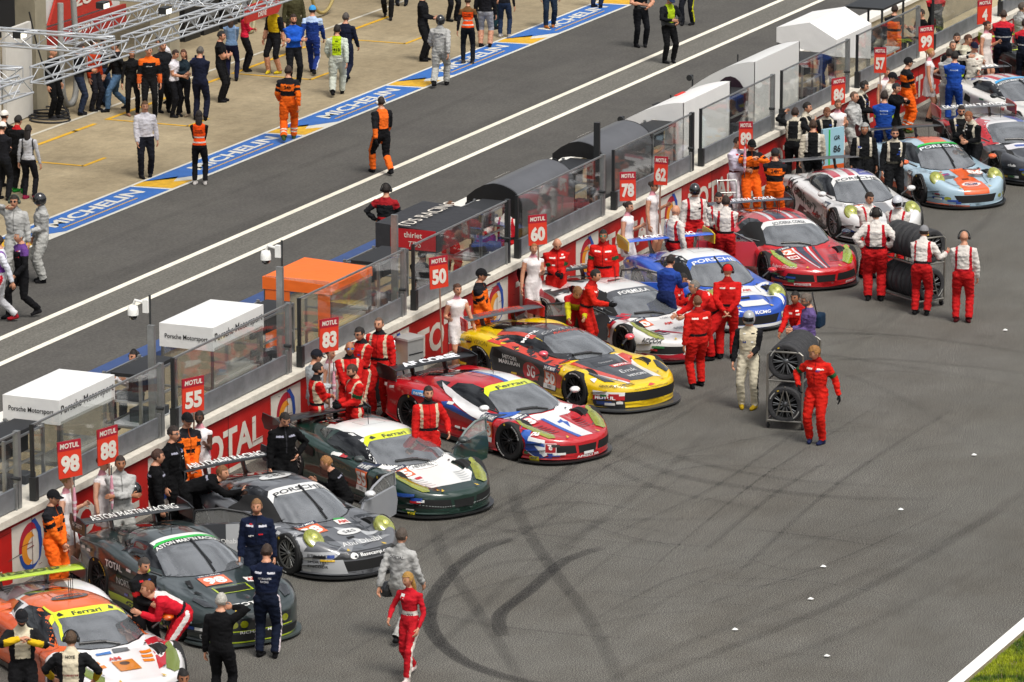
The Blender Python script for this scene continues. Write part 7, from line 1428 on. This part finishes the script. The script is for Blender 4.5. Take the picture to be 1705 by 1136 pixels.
P(683, 943, -25, 'walk', U(woman=True, top='b01a26', side='b01a26', belt='b01a26', leg='b01a24', lstripe='c8c2b8', shoe='c8b8b4', sh='b01a26', band=('cdc7bf', .10, .20), wr=.012), 'blonde woman in red race suit with white waistband walking at the lower middle', 1.70, ('long', '9a7436'), patches=6, texts=[('SOLMAN', .15, .03, .18, '3a3a3c', False)], mod=dict(R=((.24, -.24, .98), 'bk'), L=((.16, .22, .86), 'bk'), head=(-20, 8)))
P(474, 680, 20, 'hipL', BLKS, 'tall mechanic in black suit looking down behind the green car', 1.84, ('short', '1c140f'), patches=2)
P(566, 880, -95, 'crouch', BLKS, 'blond mechanic in black crouching beside the open door of the green car', 1.76, ('short', '8a6034'), feet=True)
P(713, 640, 15, 'stand2', AFR, 'mechanic in red and beige suit standing in front of car 83', 1.80, ('short', '241810'), patches=3, beard='3a2a20', mod=dict(L=((.22, .30, .98), 'bk')))
P(524, 580, 120, 'hold', U(top='aab0b2', leg='9aa0a4', wr=.014), 'man in pale grey suit and dark cap behind the red crew', 1.80, cap='1a1b22')
P(528, 602, 110, 'cross', AFR, 'mechanic in red and beige suit with dark beard left of the 83 board pole', 1.74, ('short', '1c120e'), beard='1c120e')
P(583, 566, 10, 'front', AFR, 'mechanic in red and beige suit with blue sunglasses on his head', 1.82, ('bald', ''), glasses='2a6ac0', skin='t')
P(592, 603, -60, 'hold', U(top='b41a18', side='b8a78e', belt='151517', leg='ac1816', lstripe='b8a78e', glove='151517', aband='1d4a2c', wr=.015), 'bearded mechanic in red and beige suit with black gloves, nearest of his group', 1.78, ('short', '3a2416'), beard='3a2416')
P(603, 541, -40, 'hold', AFR, 'man with glasses in red suit behind his red and beige team', 1.80, ('short', '17110e'), glasses='1a1a1c')
P(633, 526, -20, 'stand', AFR, 'shaved mechanic in red and beige suit beside the metal box', 1.84, ('thin', '5a4638'), beard='6a4c38')
P(549, 576, 60, 'signL', GIRL, 'grid girl almost hidden among the red and beige crew', 1.66, ('bun', '3a2218'), group=gg)
P(761, 470, 25, 'sign2', GIRL, 'smiling brown haired grid girl at the tail of the yellow car', 1.74, ('bun', '4a2c1c'), group=gg)
P(799, 446, 75, 'front', MARSH, 'marshal in orange coveralls and black cap next to the 50 board girl', 1.78, ('short', '2a2018'), cap='151517')
P(960, 590, 0, 'bend', U(top='b0a81c', sh='a81c24', leg='a81c20', wr=.013), 'curly haired youth in yellow and red suit bent over beside car 60', 1.72, ('curly', '7a5430'), feet=True, mod=dict(lean=50, head=(10, 10)))
P(975, 444, 75, 'reachR', U(zip='7c100e', yoke='d8ccc4', collar='8c1412', top='c02418', belt='17171a', leg='b41e16', glove='151517', wr=.015), 'young mechanic in red suit with black gloves reaching over the roof of car 60', 1.76, ('short', '17110d'))
P(888, 402, 10, 'signL', GIRL, 'red blonde grid girl left of the bald red mechanic', 1.74, ('bun', '8a5a34'), group=gg)
P(926, 391, 10, 'hold', U(zip='7c100e', yoke='d8ccc4', collar='8c1412', top='b01814', belt='16161a', leg='a81612', glove='131315', aband='1d4a2c', wr=.016), 'bald mechanic in red suit looking down at his black gloves', 1.82, ('bald', ''), mod=dict(head=(0, 35)))
P(1004, 381, -5, 'stand', U(zip='7c100e', yoke='d8ccc4', collar='8c1412', top='bc1c16', belt='131315', leg='b41814', glove='131315', aband='1d4a2c', wr=.014), 'stocky mechanic in red suit with sunglasses on his head facing the viewer', 1.80, ('short', '17110d'), build=1.12, skin='t', glasses='2a8a7a')
P(1044, 334, 60, 'signL', GIRL, 'dark haired grid girl above the blue rear wing', 1.74, ('bun', '241610'), group=gg)
P(1086, 300, 55, 'signL', GIRL, 'grid girl left of the helmeted red and white crew member', 1.74, ('bun', '3a2a20'), group=gg)
P(1122, 341, 130, 'stand', WR, 'bald crew member in white and red suit behind the blue wing', 1.76, ('bald', ''))
P(1155, 306, 10, 'stand', U(top='c9c3bd', side='a81824', belt='a81824', leg='b01a1c', cuff='a81824', glove='17171a', wr=.015), 'crew member in white and red suit with dark helmet behind the blue wing', 1.80, helmet='26282a')
P(1195, 318, 0, 'hold', WR, 'bearded crew member in white and red suit behind the open red door', 1.80, ('short', '17110d'), beard='1f1510')
P(1207, 326, 175, 'front', WR, 'dark haired man in white and red suit from behind near the open red door', 1.78, ('short', '2a1c14'))
P(1108, 424, 150, 'reachR', U(top='1a2c6a', sh='24408a', leg='18244c'), 'driver in dark blue suit at the open door of the blue car', 1.74, ('short', '1c120e'))
P(1118, 555, 70, 'crouch', REDS, 'dark haired mechanic in red crouching between car 60 and the blue car', 1.72, ('short', '17110d'), feet=True, skin='t')
P(1185, 598, -70, 'bend', U(zip='7c100e', yoke='d8ccc4', collar='8c1412', top='bc1c1a', belt='131315', leg='b41818', wr=.012), 'grey haired man in red suit bending towards the door of the blue car', 1.84, ('short', '6a6660'), feet=True, glasses='1a1a1c', build=1.08, mod=dict(lean=48))
P(1210, 440, 178, 'behind', U(zip='7c100e', yoke='d8ccc4', collar='8c1412', top='b81a18', belt='131315', leg='b21816', wr=.012), 'man in red suit and red hood seen from behind, hands on his back', 1.84, None, cap='b01a1c', headset='17171a')
P(1161, 491, -160, 'stand2', U(zip='7c100e', yoke='d8ccc4', collar='8c1412', top='b81c16', belt='151517', leg='b01a14', wr=.014), 'bald mechanic in red suit standing at the nose of car 60', 1.76, ('thin', '6a4630'), build=1.05)
P(1246, 517, -15, 'carry', U(top='bfb59c', side='bfb59c', arm='17171a', leg='c2baa4', lstripe='17171a', shoe='a88a1c', wr=.012), 'driver in cream and black suit with grey helmet standing left of the tyre cart', 1.82, helmet='9a9c9e', patches=5)
P(1345, 487, -75, 'hold', CAS('5a4a78', '2a2c3a', wr=.014), 'grey bearded man in plaid shirt with blue bag behind the tyre cart', 1.78, ('curly', '5a5048'), beard='6a6058', glasses='1c1c1e')
P(1326, 620, -30, 'kneel', REDS, 'dark haired man in red crouching behind the tyre cart', 1.76, ('short', '17110d'), feet=True, skin='t', mod=dict(pz=.78, fR=((-.2, -.12, 0), 0), fL=((.2, .12, 0), 0)))
P(1359, 572, -25, 'stand', U(zip='7c100e', yoke='d8ccc4', collar='8c1412', top='bc1e14', belt='a81a14', leg='b61c12', glove='131315', aband='1d4a2c', shoe='1a2040', wr=.016), 'curly blond mechanic in red suit pushing the nearer tyre cart', 1.80, ('curly', '8a6030'), mod=dict(R=((.10, -.30, 1.0), 'out'), L=((-.05, .38, .88), 'bk'), head=(-40, 20)))
P(1456, 346, 178, 'hips', WR, 'large crew member in white and red suit seen from behind with hands on hips', 1.90, ('short', '17110d'), headset='17181a', build=1.15, texts=[('SCUDERIA CORSA', .36, .02, .16, '7a7a80', True)])
P(1443, 318, 30, 'hold', WR, 'crew member in white and red suit with arms folded in front of the white car', 1.80, ('short', '241810'), patches=3)
P(1493, 325, -20, 'hold', U(top='c9c3bd', side='a81824', belt='a81824', leg='b01a1c', glove='131315', cuff='a81824', wr=.015), 'crew member with silver helmet holding black gloves beside the farther tyre cart', 1.84, helmet='b8bac0')
P(1533, 376, 165, 'reachR', WR, 'man in white and red suit and grey cap pushing farther tyre cart', 1.80, cap='7a7a7c', mod=dict(R=((.35, -.42, 1.18), 'dn')), texts=[('SCUDERIA CORSA', .36, .02, .16, '7a7a80', True)])
P(1602, 384, 172, 'carry', U(top='c9c3bd', side='a81824', belt='a81824', leg='b01a1c', shoe='4a1418', wr=.015), 'bald man in white and red suit with headset right of farther tyre cart', 1.84, ('bald', ''), headset='17181a', texts=[('SCUDERIA CORSA', .36, .02, .16, '7a7a80', True)])
P(1224, 227, 50, 'hold', CAS('c2bccc', 'c8c2c8', hem=.06, belt='5a2a2a', wr=.01), 'young man in white shirt and white trousers holding the 89 board', 1.80, ('short', '2a1a12'))
P(1249, 231, 15, 'holdhi', MARSH, 'marshal in orange coveralls with black cap facing the viewer by the 89 board', 1.76, ('short', '2a2018'), cap='151517')
P(1289, 247, 175, 'hold', MARSHB, 'marshal in orange coveralls seen from behind near the white car', 1.80, ('short', '2a2018'), cap='2a2a2c', texts=[('24h', .36, .09, .16, '141416', True)])
P(1320, 180, 165, 'back_up', GULF, 'crew member in black and cream suit leaning an arm on the wall', 1.76, ('short', '2c1c14'))
P(1340, 170, 70, 'stand', GULF, 'dark haired crew member in black and cream behind the leaning man', 1.78, ('short', '17110d'))
P(1352, 200, 178, 'stand2', U(top='c0bcb2', bk='141517', arm='b5ad9c', leg='131416', wr=.014, belt='101012'), 'crew member in black and cream seen from behind beside the pit board', 1.78, ('short', '3a2618'))
P(1374, 176, 10, 'hold', GULF, 'red blond crew member in black looking down at the wall', 1.76, ('short', '6a4026'), mod=dict(head=(0, 25)))
P(1393, 165, 10, 'signL', GIRL, 'grid girl beside the heavy grey official', 1.74, ('bun', '5a3a26'), group=gg)
P(1418, 152, 60, 'front', GREY, 'heavy official in grey coveralls beside the 86 board', 1.84, ('thin', '5a4638'), build=1.15)
P(1433, 134, 70, 'hold', GULF, 'crew member in black and cream with headset writing by the wall', 1.82, ('short', '1c1410'), headset='17181a')
P(1470, 152, 175, 'front', U(top='1c4390', leg='1a3a80', aband='a4c018', wr=.013), 'man in blue overalls with lime armband seen from behind near the pale blue car', 1.82, ('short', '241810'), texts=[('PORSCHE', .40, .03, .18, 'b4c0d8', True), ('RACING', .33, .025, .16, 'b4c0d8', True)], build=1.08)
P(1487, 138, 60, 'holdhi', BLK, 'person in black hood with hands raised near the wall', 1.76, ('short', '17171a'))
P(1480, 120, 70, 'hold', U(top='c4beb2', leg='17171a', belt='17171a'), 'man in cream shirt and black cap beside the 57 board', 1.80, cap='17171a')
P(1473, 112, 30, 'signL', GIRL, 'grid girl half hidden behind the cream shirted man with black cap', 1.72, ('bun', '4a2c1e'), group=gg)
P(1437, 205, 0, 'stand', U(top='141517', side='b5ad9c', leg='131416', belt='22221e', wr=.014, collar='141517'), 'grey haired crew chief in black and cream behind the white car', 1.82, ('curly', '8a8a88'), headset='8a8a88', skin='t')
P(1487, 212, 5, 'carry', GULF, 'crew member with sunglasses in black suit at the side of the pale blue car', 1.84, ('short', '2a1c16'), glasses='2a1a2a', beard='1f1510')
P(1597, 174, 5, 'hold', GULF, 'crew member with sunglasses in black between pale blue car and dark car', 1.80, ('short', '1c1410'), glasses='17171a', beard='1c1410', patches=3)
P(1622, 180, -50, 'hold', GULF, 'red haired crew member in black with red armband leaning over between the cars', 1.80, ('short', '7a4422'), patches=2, mod=dict(lean=14, head=(0, 20)))
P(1508, 96, 110, 'front', MARSHB, 'marshal in orange coveralls and black cap left of the 99 board', 1.80, ('short', '2a2018'), cap='151517')
P(1545, 80, 80, 'signL', GIRL, 'blonde grid girl right of the orange marshal at the far wall', 1.78, ('bun', '9a7440'), group=gg)
P(1591, 55, -10, 'cross', U(top='15161a', sh='b8b4a0', leg='141416'), 'man in black and cream racing jacket at the far wall', 1.80, ('short', '1c1410'), beard='1c1410')
P(1606, 57, 60, 'hold', U(top='151619', sh='b8b4a0', leg='141416'), 'brown haired man in black and cream jacket beside the white suited driver', 1.80, ('short', '4a2c1a'))
P(1578, 82, 170, 'front', GREY, 'official in grey coveralls behind the man in blue overalls', 1.80, ('short', '241a14'), texts=[('OFFICIAL', .41, .045, .24, '4a4a4c', True)])
P(1587, 86, 172, 'front', U(top='1c4496', leg='1a3c86', aband='a4c018', wr=.013), 'man in blue overalls with lime armband standing at the far grey wing', 1.82, ('short', '17110d'), texts=[('PORSCHE', .40, .03, .18, 'b4c0d8', True)])
P(1619, 70, 10, 'wave', U(top='c6c2b6', leg='bab6aa', cuff='17171a', wr=.014), 'driver in white race suit and black cap raising his hand', 1.80, ('short', '8a6434'), cap='17182a', texts=[('REBELLION', .27, .03, .16, '17171a', False)], patches=3)
P(1640, 35, 50, 'signL', U(**dict(GIRL, top='cbc2bc')), 'grid girl in lace dress left of the heavy navy overalls man', 1.76, ('bun', '2a1a12'), group=gg)
P(1668, 17, 170, 'front', U(top='131a2c', sh='b82430', band=('a8a8a8', .18, .21), leg='101420', wr=.013), 'heavy man in navy and red overalls seen from behind at the far wall', 1.88, ('thin', '3a2c24'), build=1.15)
P(1697, 5, 120, 'front', GREY, 'official in grey coveralls at the top right corner', 1.84, ('short', '4a4038'))
P(1704, 32, 170, 'front', U(top='131a2c', sh='b82430', leg='101420', band=('a8a8a8', .18, .21)), 'man in navy and red overalls cut by the right edge', 1.80, ('short', '2a1c14'))
P(1583, 68, 20, 'stand', U(top='15161a', leg='141416'), 'short haired man in black half hidden behind the grey official', 1.78, ('thin', '5a4a40'))
# ================================================================ things held and standing about
def board(px, py, w, yaw, num, label, ground=None, tilt=0):
    """number board on a pole; centre of the board at pixel px,py"""
    Y = ground; X, Z = onY(px, py, Y); t = empty('number_board', (X, Y, 0), R_(yaw), label, 'number board', 'number boards held by the grid girls'); W_ = w; H_ = .60
    fr = MB(); fr.box((0, 0, Z), (W_, .02, H_), M('c8321c', .45)).box((0, -.004, Z+H_*.37), (W_, .02, H_*.26), M('9c1228', .45)); fr.build('board_panel', t)
    r = MB(); 
    tx = MB(); flat_text(tx, 'MOTUL', (0, -.016, Z+H_*.37), (1, 0, 0), (0, 0, 1), .085, LW, w=W_*.82, bold=.03, shear=.12); tx.build('lettering', t)
    tx = MB(); flat_text(tx, num, (0, -.014, Z-H_*.13), (1, 0, 0), (0, 0, 1), .29, LW, w=W_*(.78 if len(num) > 1 else .38), bold=.05); tx.build('number', t)
    MB().cyl((0, -.02, Z-.30), (0, -.02, .55), .016, M('8a6a5a', .5), 8).build('pole', t); rr = random.Random(int(px)); t.rotation_euler = (rr.uniform(-.02, .02), rr.uniform(-.035, .035), R_(yaw+rr.uniform(-6, 6)))
BD = {'98': 'left number board, red, reading 98, right above the blonde grid girl', '88': 'number board 88 above the grey official with crossed arms', '55': 'number board 55 in front of the second white box tent', '83': 'number board 83 above the red and beige crew', '50': 'number board 50 in front of the black tent', '60': 'number board 60 left of the bald red mechanic', '78': 'narrow looking number board 78 left of the helmeted red and white crew member', '62': 'steeply turned number board 62 under the arched canopy glass', '89': 'number board 89 held by the man in white shirt', '86': 'wide number board 86 beside the heavy grey official', '57': 'steeply turned small number board 57 under the gabled tent', '99': 'number board 99 in front of the black timing stand', '4': 'large single digit number board 4 at the top right'}
for px, py, n, w, g, yaw in [(123, 764, '98', .42, 35.5, -12), (182, 741, '88', .46, 35.5, -2), (320, 658, '55', .47, 35.6, -2), (545, 559, '83', .42, 35.5, -10), (736, 453, '50', .40, 35.55, -18), (899, 382, '60', .38, 35.55, -28), (1047, 311, '78', .33, 35.6, -38), (1096, 284, '62', .28, 35.6, -50), (1243, 225, '89', .30, 35.5, -48), (1396, 152, '86', .46, 35.5, -6), (1467, 100, '57', .28, 35.5, -50), (1545, 64, '99', .42, 35.5, -14), (1639, 20, '4', .50, 35.5, 0)]:
    board(px, py, w, yaw-20, n, BD[n], g)
# folded umbrellas
UM = M('c88a9a', .7, 0, 0, .4, 30); UW = M('d0c4c6', .7)
UD = {'98': 'folded pink umbrella at the leg of the leftmost grid girl', '88': 'folded pink umbrella left of the official with crossed arms', '55': 'folded pink umbrella beside the dark skinned grid girl', '83': 'folded pink umbrella among the red and beige crew', '86': 'folded pink umbrella between grid girl and heavy grey official', '89': 'folded pink umbrella between the white shirt man and the orange marshals', '99': 'folded pink umbrella right of the blonde grid girl near the blue overalls', '4': 'folded pink umbrella near the lime yellow wing'}
for px, yt, ydist, who in [(124, 835, 35.3, '98'), (186, 815, 35.3, '88'), (348, 760, 35.4, '55'), (556, 640, 35.3, '83'), (1400, 205, 35.4, '86'), (1240, 262, 35.4, '89'), (1570, 135, 35.4, '99'), (1650, 90, 35.4, '4')]:
    X, Z = onY(px, yt, ydist); t = empty('folded_umbrella', (X, ydist, 0), 0, UD[who], 'umbrella', 'folded umbrellas of the grid girls')
    m = MB(); m.lathe([(.006, 0), (.022, .10), (.034, .35), (.018, .55), (.006, .6)], UM, 'Z', (0, 0, max(.12, Z-.35)), 10); m.build('canopy', t)
    s = MB()
    for k in range(3): s.lathe([(.027+.005*k, .12+.10*k), (.030+.004*k, .16+.10*k)], UW, 'Z', (0, 0, max(.12, Z-.35)), 10)
    s.build('stripe', t); MB().cyl((0, 0, max(.02, Z-.45)), (0, 0, max(.12, Z-.35)+.75), .010, M('2a2a2c'), 6).build('shaft', t)
# tyre carts
TR = M('2c2c2e', .75, 0, 0, .5, 60, .25, 8); RIM2 = M('6a6c6e', .3, .7)
def cart(px, py, yaw, label, grp, n=4, two=True, L=1.30, Wd=.64):
    x, y = G(px, py); t = empty('tyre_cart', (x, y, 0), R_(yaw), label, 'cart', 'carts for race tyres'); f = MB(); st = M('8a8780', .35, .75, 0, 0, 40, .2, 5)
    for a in (0, L):
        for b in (-Wd/2, Wd/2): f.cyl((a, b, .14), (a, b, 1.38), .022, st, 8)
        f.tube([(a, -Wd/2, 1.38), (a, -Wd/2+.06, 1.43), (a, Wd/2-.06, 1.43), (a, Wd/2, 1.38)], .022, st, 8); f.cyl((a, -Wd/2, .90), (a, Wd/2, .90), .018, st, 8); f.cyl((a, -Wd/2, .16), (a, Wd/2, .16), .022, st, 8)
    for b in (-Wd/2, Wd/2):
        for z in (.16, .90): f.cyl((0, b, z), (L, b, z), .020, st, 8)
    f.cyl((0, -.18, .16), (0, 0, .80), .014, st, 6); f.cyl((0, .18, .16), (0, 0, .80), .014, st, 6); f.cyl((0, -.14, .34), (0, .14, .34), .012, st, 6); f.build('frame', t)
    for a in (.08, L-.08):
        for b in (-Wd/2, Wd/2):
            c = MB(); c.lathe([(.001, -.02), (.055, -.02), (.06, 0), (.055, .02), (.001, .02)], BLACK, 'Y', (0, 0, 0), 14); w_ = c.build('caster_wheel', t); w_.location = (a, b, .06); MB().box((0, 0, .05), (.05, .07, .06), st).build('caster_fork', w_)
    for lv, z0 in ((0, .16+.30), (1, .92+.33)):
        for k in range(4):
            tl = ('race tyre on the %s level of the %s, %s' % (('lower', 'upper')[lv], grp, ('first from the near end', 'second from the near end', 'third from the near end', 'fourth from the near end')[k]))
            w0 = x; a = .13+.31*k; R0 = .34; ca, sa = cos(R_(yaw)), sin(R_(yaw)); tt = empty('race_tyre', (x+a*ca, y+a*sa, z0), R_(yaw), tl, 'tyre', 'race tyres on the '+grp)
            m = MB(); m.lathe([(.235, -.135), (.30, -.15), (.325, -.142), (R0, -.11), (R0+.003, -.05), (R0-.004, -.045), (R0+.002, 0), (R0-.004, .045), (R0+.003, .05), (R0, .11), (.325, .142), (.30, .15), (.235, .135)], TR, 'X', (0, 0, 0), 36); m.build('tread', tt)
            r = MB(); r.lathe([(.238, -.13), (.23, -.10), (.215, -.05), (.21, .08), (.05, .08)], M('151516', .5), 'X', (0, 0, 0), 28)
            for q in range(10):
                b = 2*pi*q/10; r.cyl((-.09, .05*cos(b), .05*sin(b)), (-.11, .225*cos(b+.1), .225*sin(b+.1)), .011, RIM2, 6, cap=False); r.cyl((-.09, .05*cos(b), .05*sin(b)), (-.11, .225*cos(b-.1), .225*sin(b-.1)), .011, RIM2, 6, cap=False)
            r.lathe([(.001, -.10), (.06, -.095), (.06, -.05)], RIM2, 'X', (0, 0, 0), 16); r.build('rim', tt)
            lm2 = MB(); 
            for (a0, a1, cc) in ((60, 68, 'c9a520'), (20, 50, '9a9a96'), (200, 235, '9a9a96')): pts = ring_poly(0, 0, .272, .292, a0, a1, 5); lm2.add([(-.1525, p, q) for p, q in pts], [tuple(range(len(pts)))], matte(cc))
            lm2.build('tyre_lettering', tt)
cart(1306, 716, 6, 'steel cart loaded with race tyres pushed by the curly blond mechanic', 'nearer cart')
cart(1550, 513, 56, 'steel cart loaded with race tyres between the white and red crew', 'farther cart')
# fuel bottle trolleys
def trolley(px, py, label, col, yaw=20, n=1, top=True):
    x, y = G(px, py); t = empty('bottle_trolley', (x, y, 0), R_(yaw), label, 'trolley', 'gas bottle trolleys'); st = steel('9a9a98', .3); f = MB()
    for b in (-.2, .2): f.tube([(0, b, .05), (0, b, 1.05), (-.08, b, 1.15)], .018, st, 8)
    f.cyl((0, -.2, .9), (0, .2, .9), .015, st, 8).cyl((0, -.2, .5), (0, .2, .5), .015, st, 8).cyl((-.08, -.2, 1.15), (-.08, .2, 1.15), .018, st, 8).box((.12, 0, .05), (.32, .44, .03), st); f.build('frame', t)
    for k in range(n):
        b = (k-(n-1)/2)*.22; m = MB(); m.lathe([(.001, .07), (.10, .07), (.105, .10), (.105, .62), (.085, .70), (.03, .74), (.03, .80), (.001, .80)], M(col, .35, 0, .4), 'Z', (.14, b, 0), 18); m.build('gas_bottle', t)
    for b in (-.22, .22): MB().lathe([(.001, b-.02), (.08, b-.02), (.085, b), (.08, b+.02), (.001, b+.02)], BLACK, 'Y', (-.04, 0, .085), 16).build('trolley_wheel', t)
    if top: MB().box((.1, 0, 1.0), (.2, .34, .2), M('8a8c8e', .4, .4)).box((.205, -.08, 1.02), (.01, .08, .08), BLACK).box((.205, .08, 1.02), (.01, .08, .08), BLACK).build('gauge_panel', t)
    MB().tube(smoothpts([(.1, .1, .8), (-.1, .35, .6), (-.15, .4, .2), (.1, .5, .04), (.6, .7, .03)], 24), .016, BLACK, 6).build('hose', t)
trolley(1497, 468, 'bottle trolley with yellow cylinder beside the farther tyre cart', 'c0a818', -150)
trolley(640, 672, 'trolley with two black cylinders between the red crew and the metal box', '1a1b1d', -150, 2, False)
trolley(1210, 330+60, 'trolley with dark cylinder at the wall behind the white shirt man', '3a1c1c', -150, 1, False)
x, y = G(681, 640); t = empty('metal_box', (x, y, 0), R_(-20), 'grey metal equipment box standing against the red wall', 'box'); MB().box((0, 0, .45), (.42, .36, .86), M('9c9d9c', .45, .4, 0, 0, 40, .1, 4)).build('housing', t); MB().box((0, -.185, .62), (.36, .01, .02), DARK).box((.15, -.19, .45), (.03, .02, .12), DARK).build('door_seam', t); MB().box((0, 0, .90), (.46, .40, .04), M('b4b4b2', .4, .4)).build('lid', t)
# pit board of the pale blue team
x, y = G(1385, 318); t = empty('team_pit_board', (x, y, 0), R_(-30), 'pale blue and orange upright team board standing at the wall', 'board'); MB().box((0, 0, .75), (.62, .06, 1.35), M('8fb4c2', .5)).build('board_panel', t)
m = MB(); m.box((0, -.033, .35), (.62, .008, .5), M('c8541c', .5)).box((-.12, -.033, 1.0), (.04, .008, .8), M('1fae3c', .5)); m.build('stripe', t); m = MB(); flat_text(m, '86', (.1, -.036, .95), (1, 0, 0), (0, 0, 1), .16, BLACK, bold=.02); flat_text(m, 'GR', (.1, -.036, 1.2), (1, 0, 0), (0, 0, 1), .1, BLACK, bold=.02); m.build('lettering', t)
# blue bag, clipboard, helmet in hand, backpack
x, y = G(1362, 615); t = empty('shoulder_bag', (x, y, .95), 0, 'dark blue shoulder bag carried by the plaid shirt man', 'bag'); MB().box((0, 0, 0), (.34, .18, .26), cloth('14283c')).build('pouch', t, bevel=.04); MB().tube([(-.1, .0, .12), (-.18, .05, .45), (-.1, .1, .55)], .014, BLACK, 6).build('strap', t)
x, y = G(646, 1058); t = empty('carried_helmet', (x, y, .74), 0, 'black helmet hanging from the hand of the grey official at the lower middle', 'helmet')
MB().lathe([(.001, .13), (.06, .12), (.11, .06), (.125, -.02), (.115, -.08), (.10, -.10)], M('2a2c2e', .25, 0, .6), 'Z', (0, 0, 0), 20).build('shell', t); MB().tube(smoothpts([(0, -.11, -.05), (0, -.14, .15), (0, 0, .30), (0, .14, .15), (0, .11, -.05)], 20), .010, BLACK, 6).build('chin_strap', t)
x, y = G(334, 197.5); t = empty('backpack', (x-.17, y-.05, 1.28), R_(-82), 'navy backpack worn by the man in the navy suit', 'bag'); MB().box((0, 0, 0), (.30, .16, .44), cloth('171f48')).box((0, -.09, -.08), (.22, .04, .2), cloth('1c2550')).build('pack', t, bevel=.04); MB().box((-.1, .1, .12), (.04, .05, .3), cloth('101430')).box((.1, .1, .12), (.04, .05, .3), cloth('101430')).build('strap', t)
x, y = G(205, 900); t = empty('hung_helmet', (x-.1, y-.28, .92), 0, 'black helmet hanging at the waist of the official with crossed arms', 'helmet'); MB().lathe([(.001, .13), (.06, .12), (.11, .06), (.125, -.02), (.11, -.09), (.001, -.10)], M('141517', .2, 0, .8), 'Z', (0, 0, 0), 20).build('shell', t)
x, y = G(1378, 292); t = empty('driver_helmet', (x, y, 1.25), 0, 'dark grey helmet held above the team board', 'helmet'); MB().lathe([(.001, .13), (.06, .12), (.11, .06), (.125, -.02), (.115, -.08), (.10, -.12)], M('3a3c3e', .3, 0, .4), 'Z', (0, 0, 0), 20).build('shell', t)
x, y = G(1062, 79); t = empty('camera', (x-.3, y-.15, 1.12), R_(200), 'black camera with lens held by the photographer in black', 'camera'); MB().box((0, 0, 0), (.14, .08, .1), DARK).cyl((0, .03, 0), (0, .18, -.02), .035, DARK).build('camera_body', t)
x, y = G(1105, 104); t = empty('camera', (x-.32, y-.1, 1.08), R_(200), 'black camera with long lens held by the photographer in the lime vest', 'camera'); MB().box((0, 0, 0), (.16, .09, .12), DARK).cyl((0, .03, 0), (0, .28, -.06), .045, DARK).build('camera_body', t)
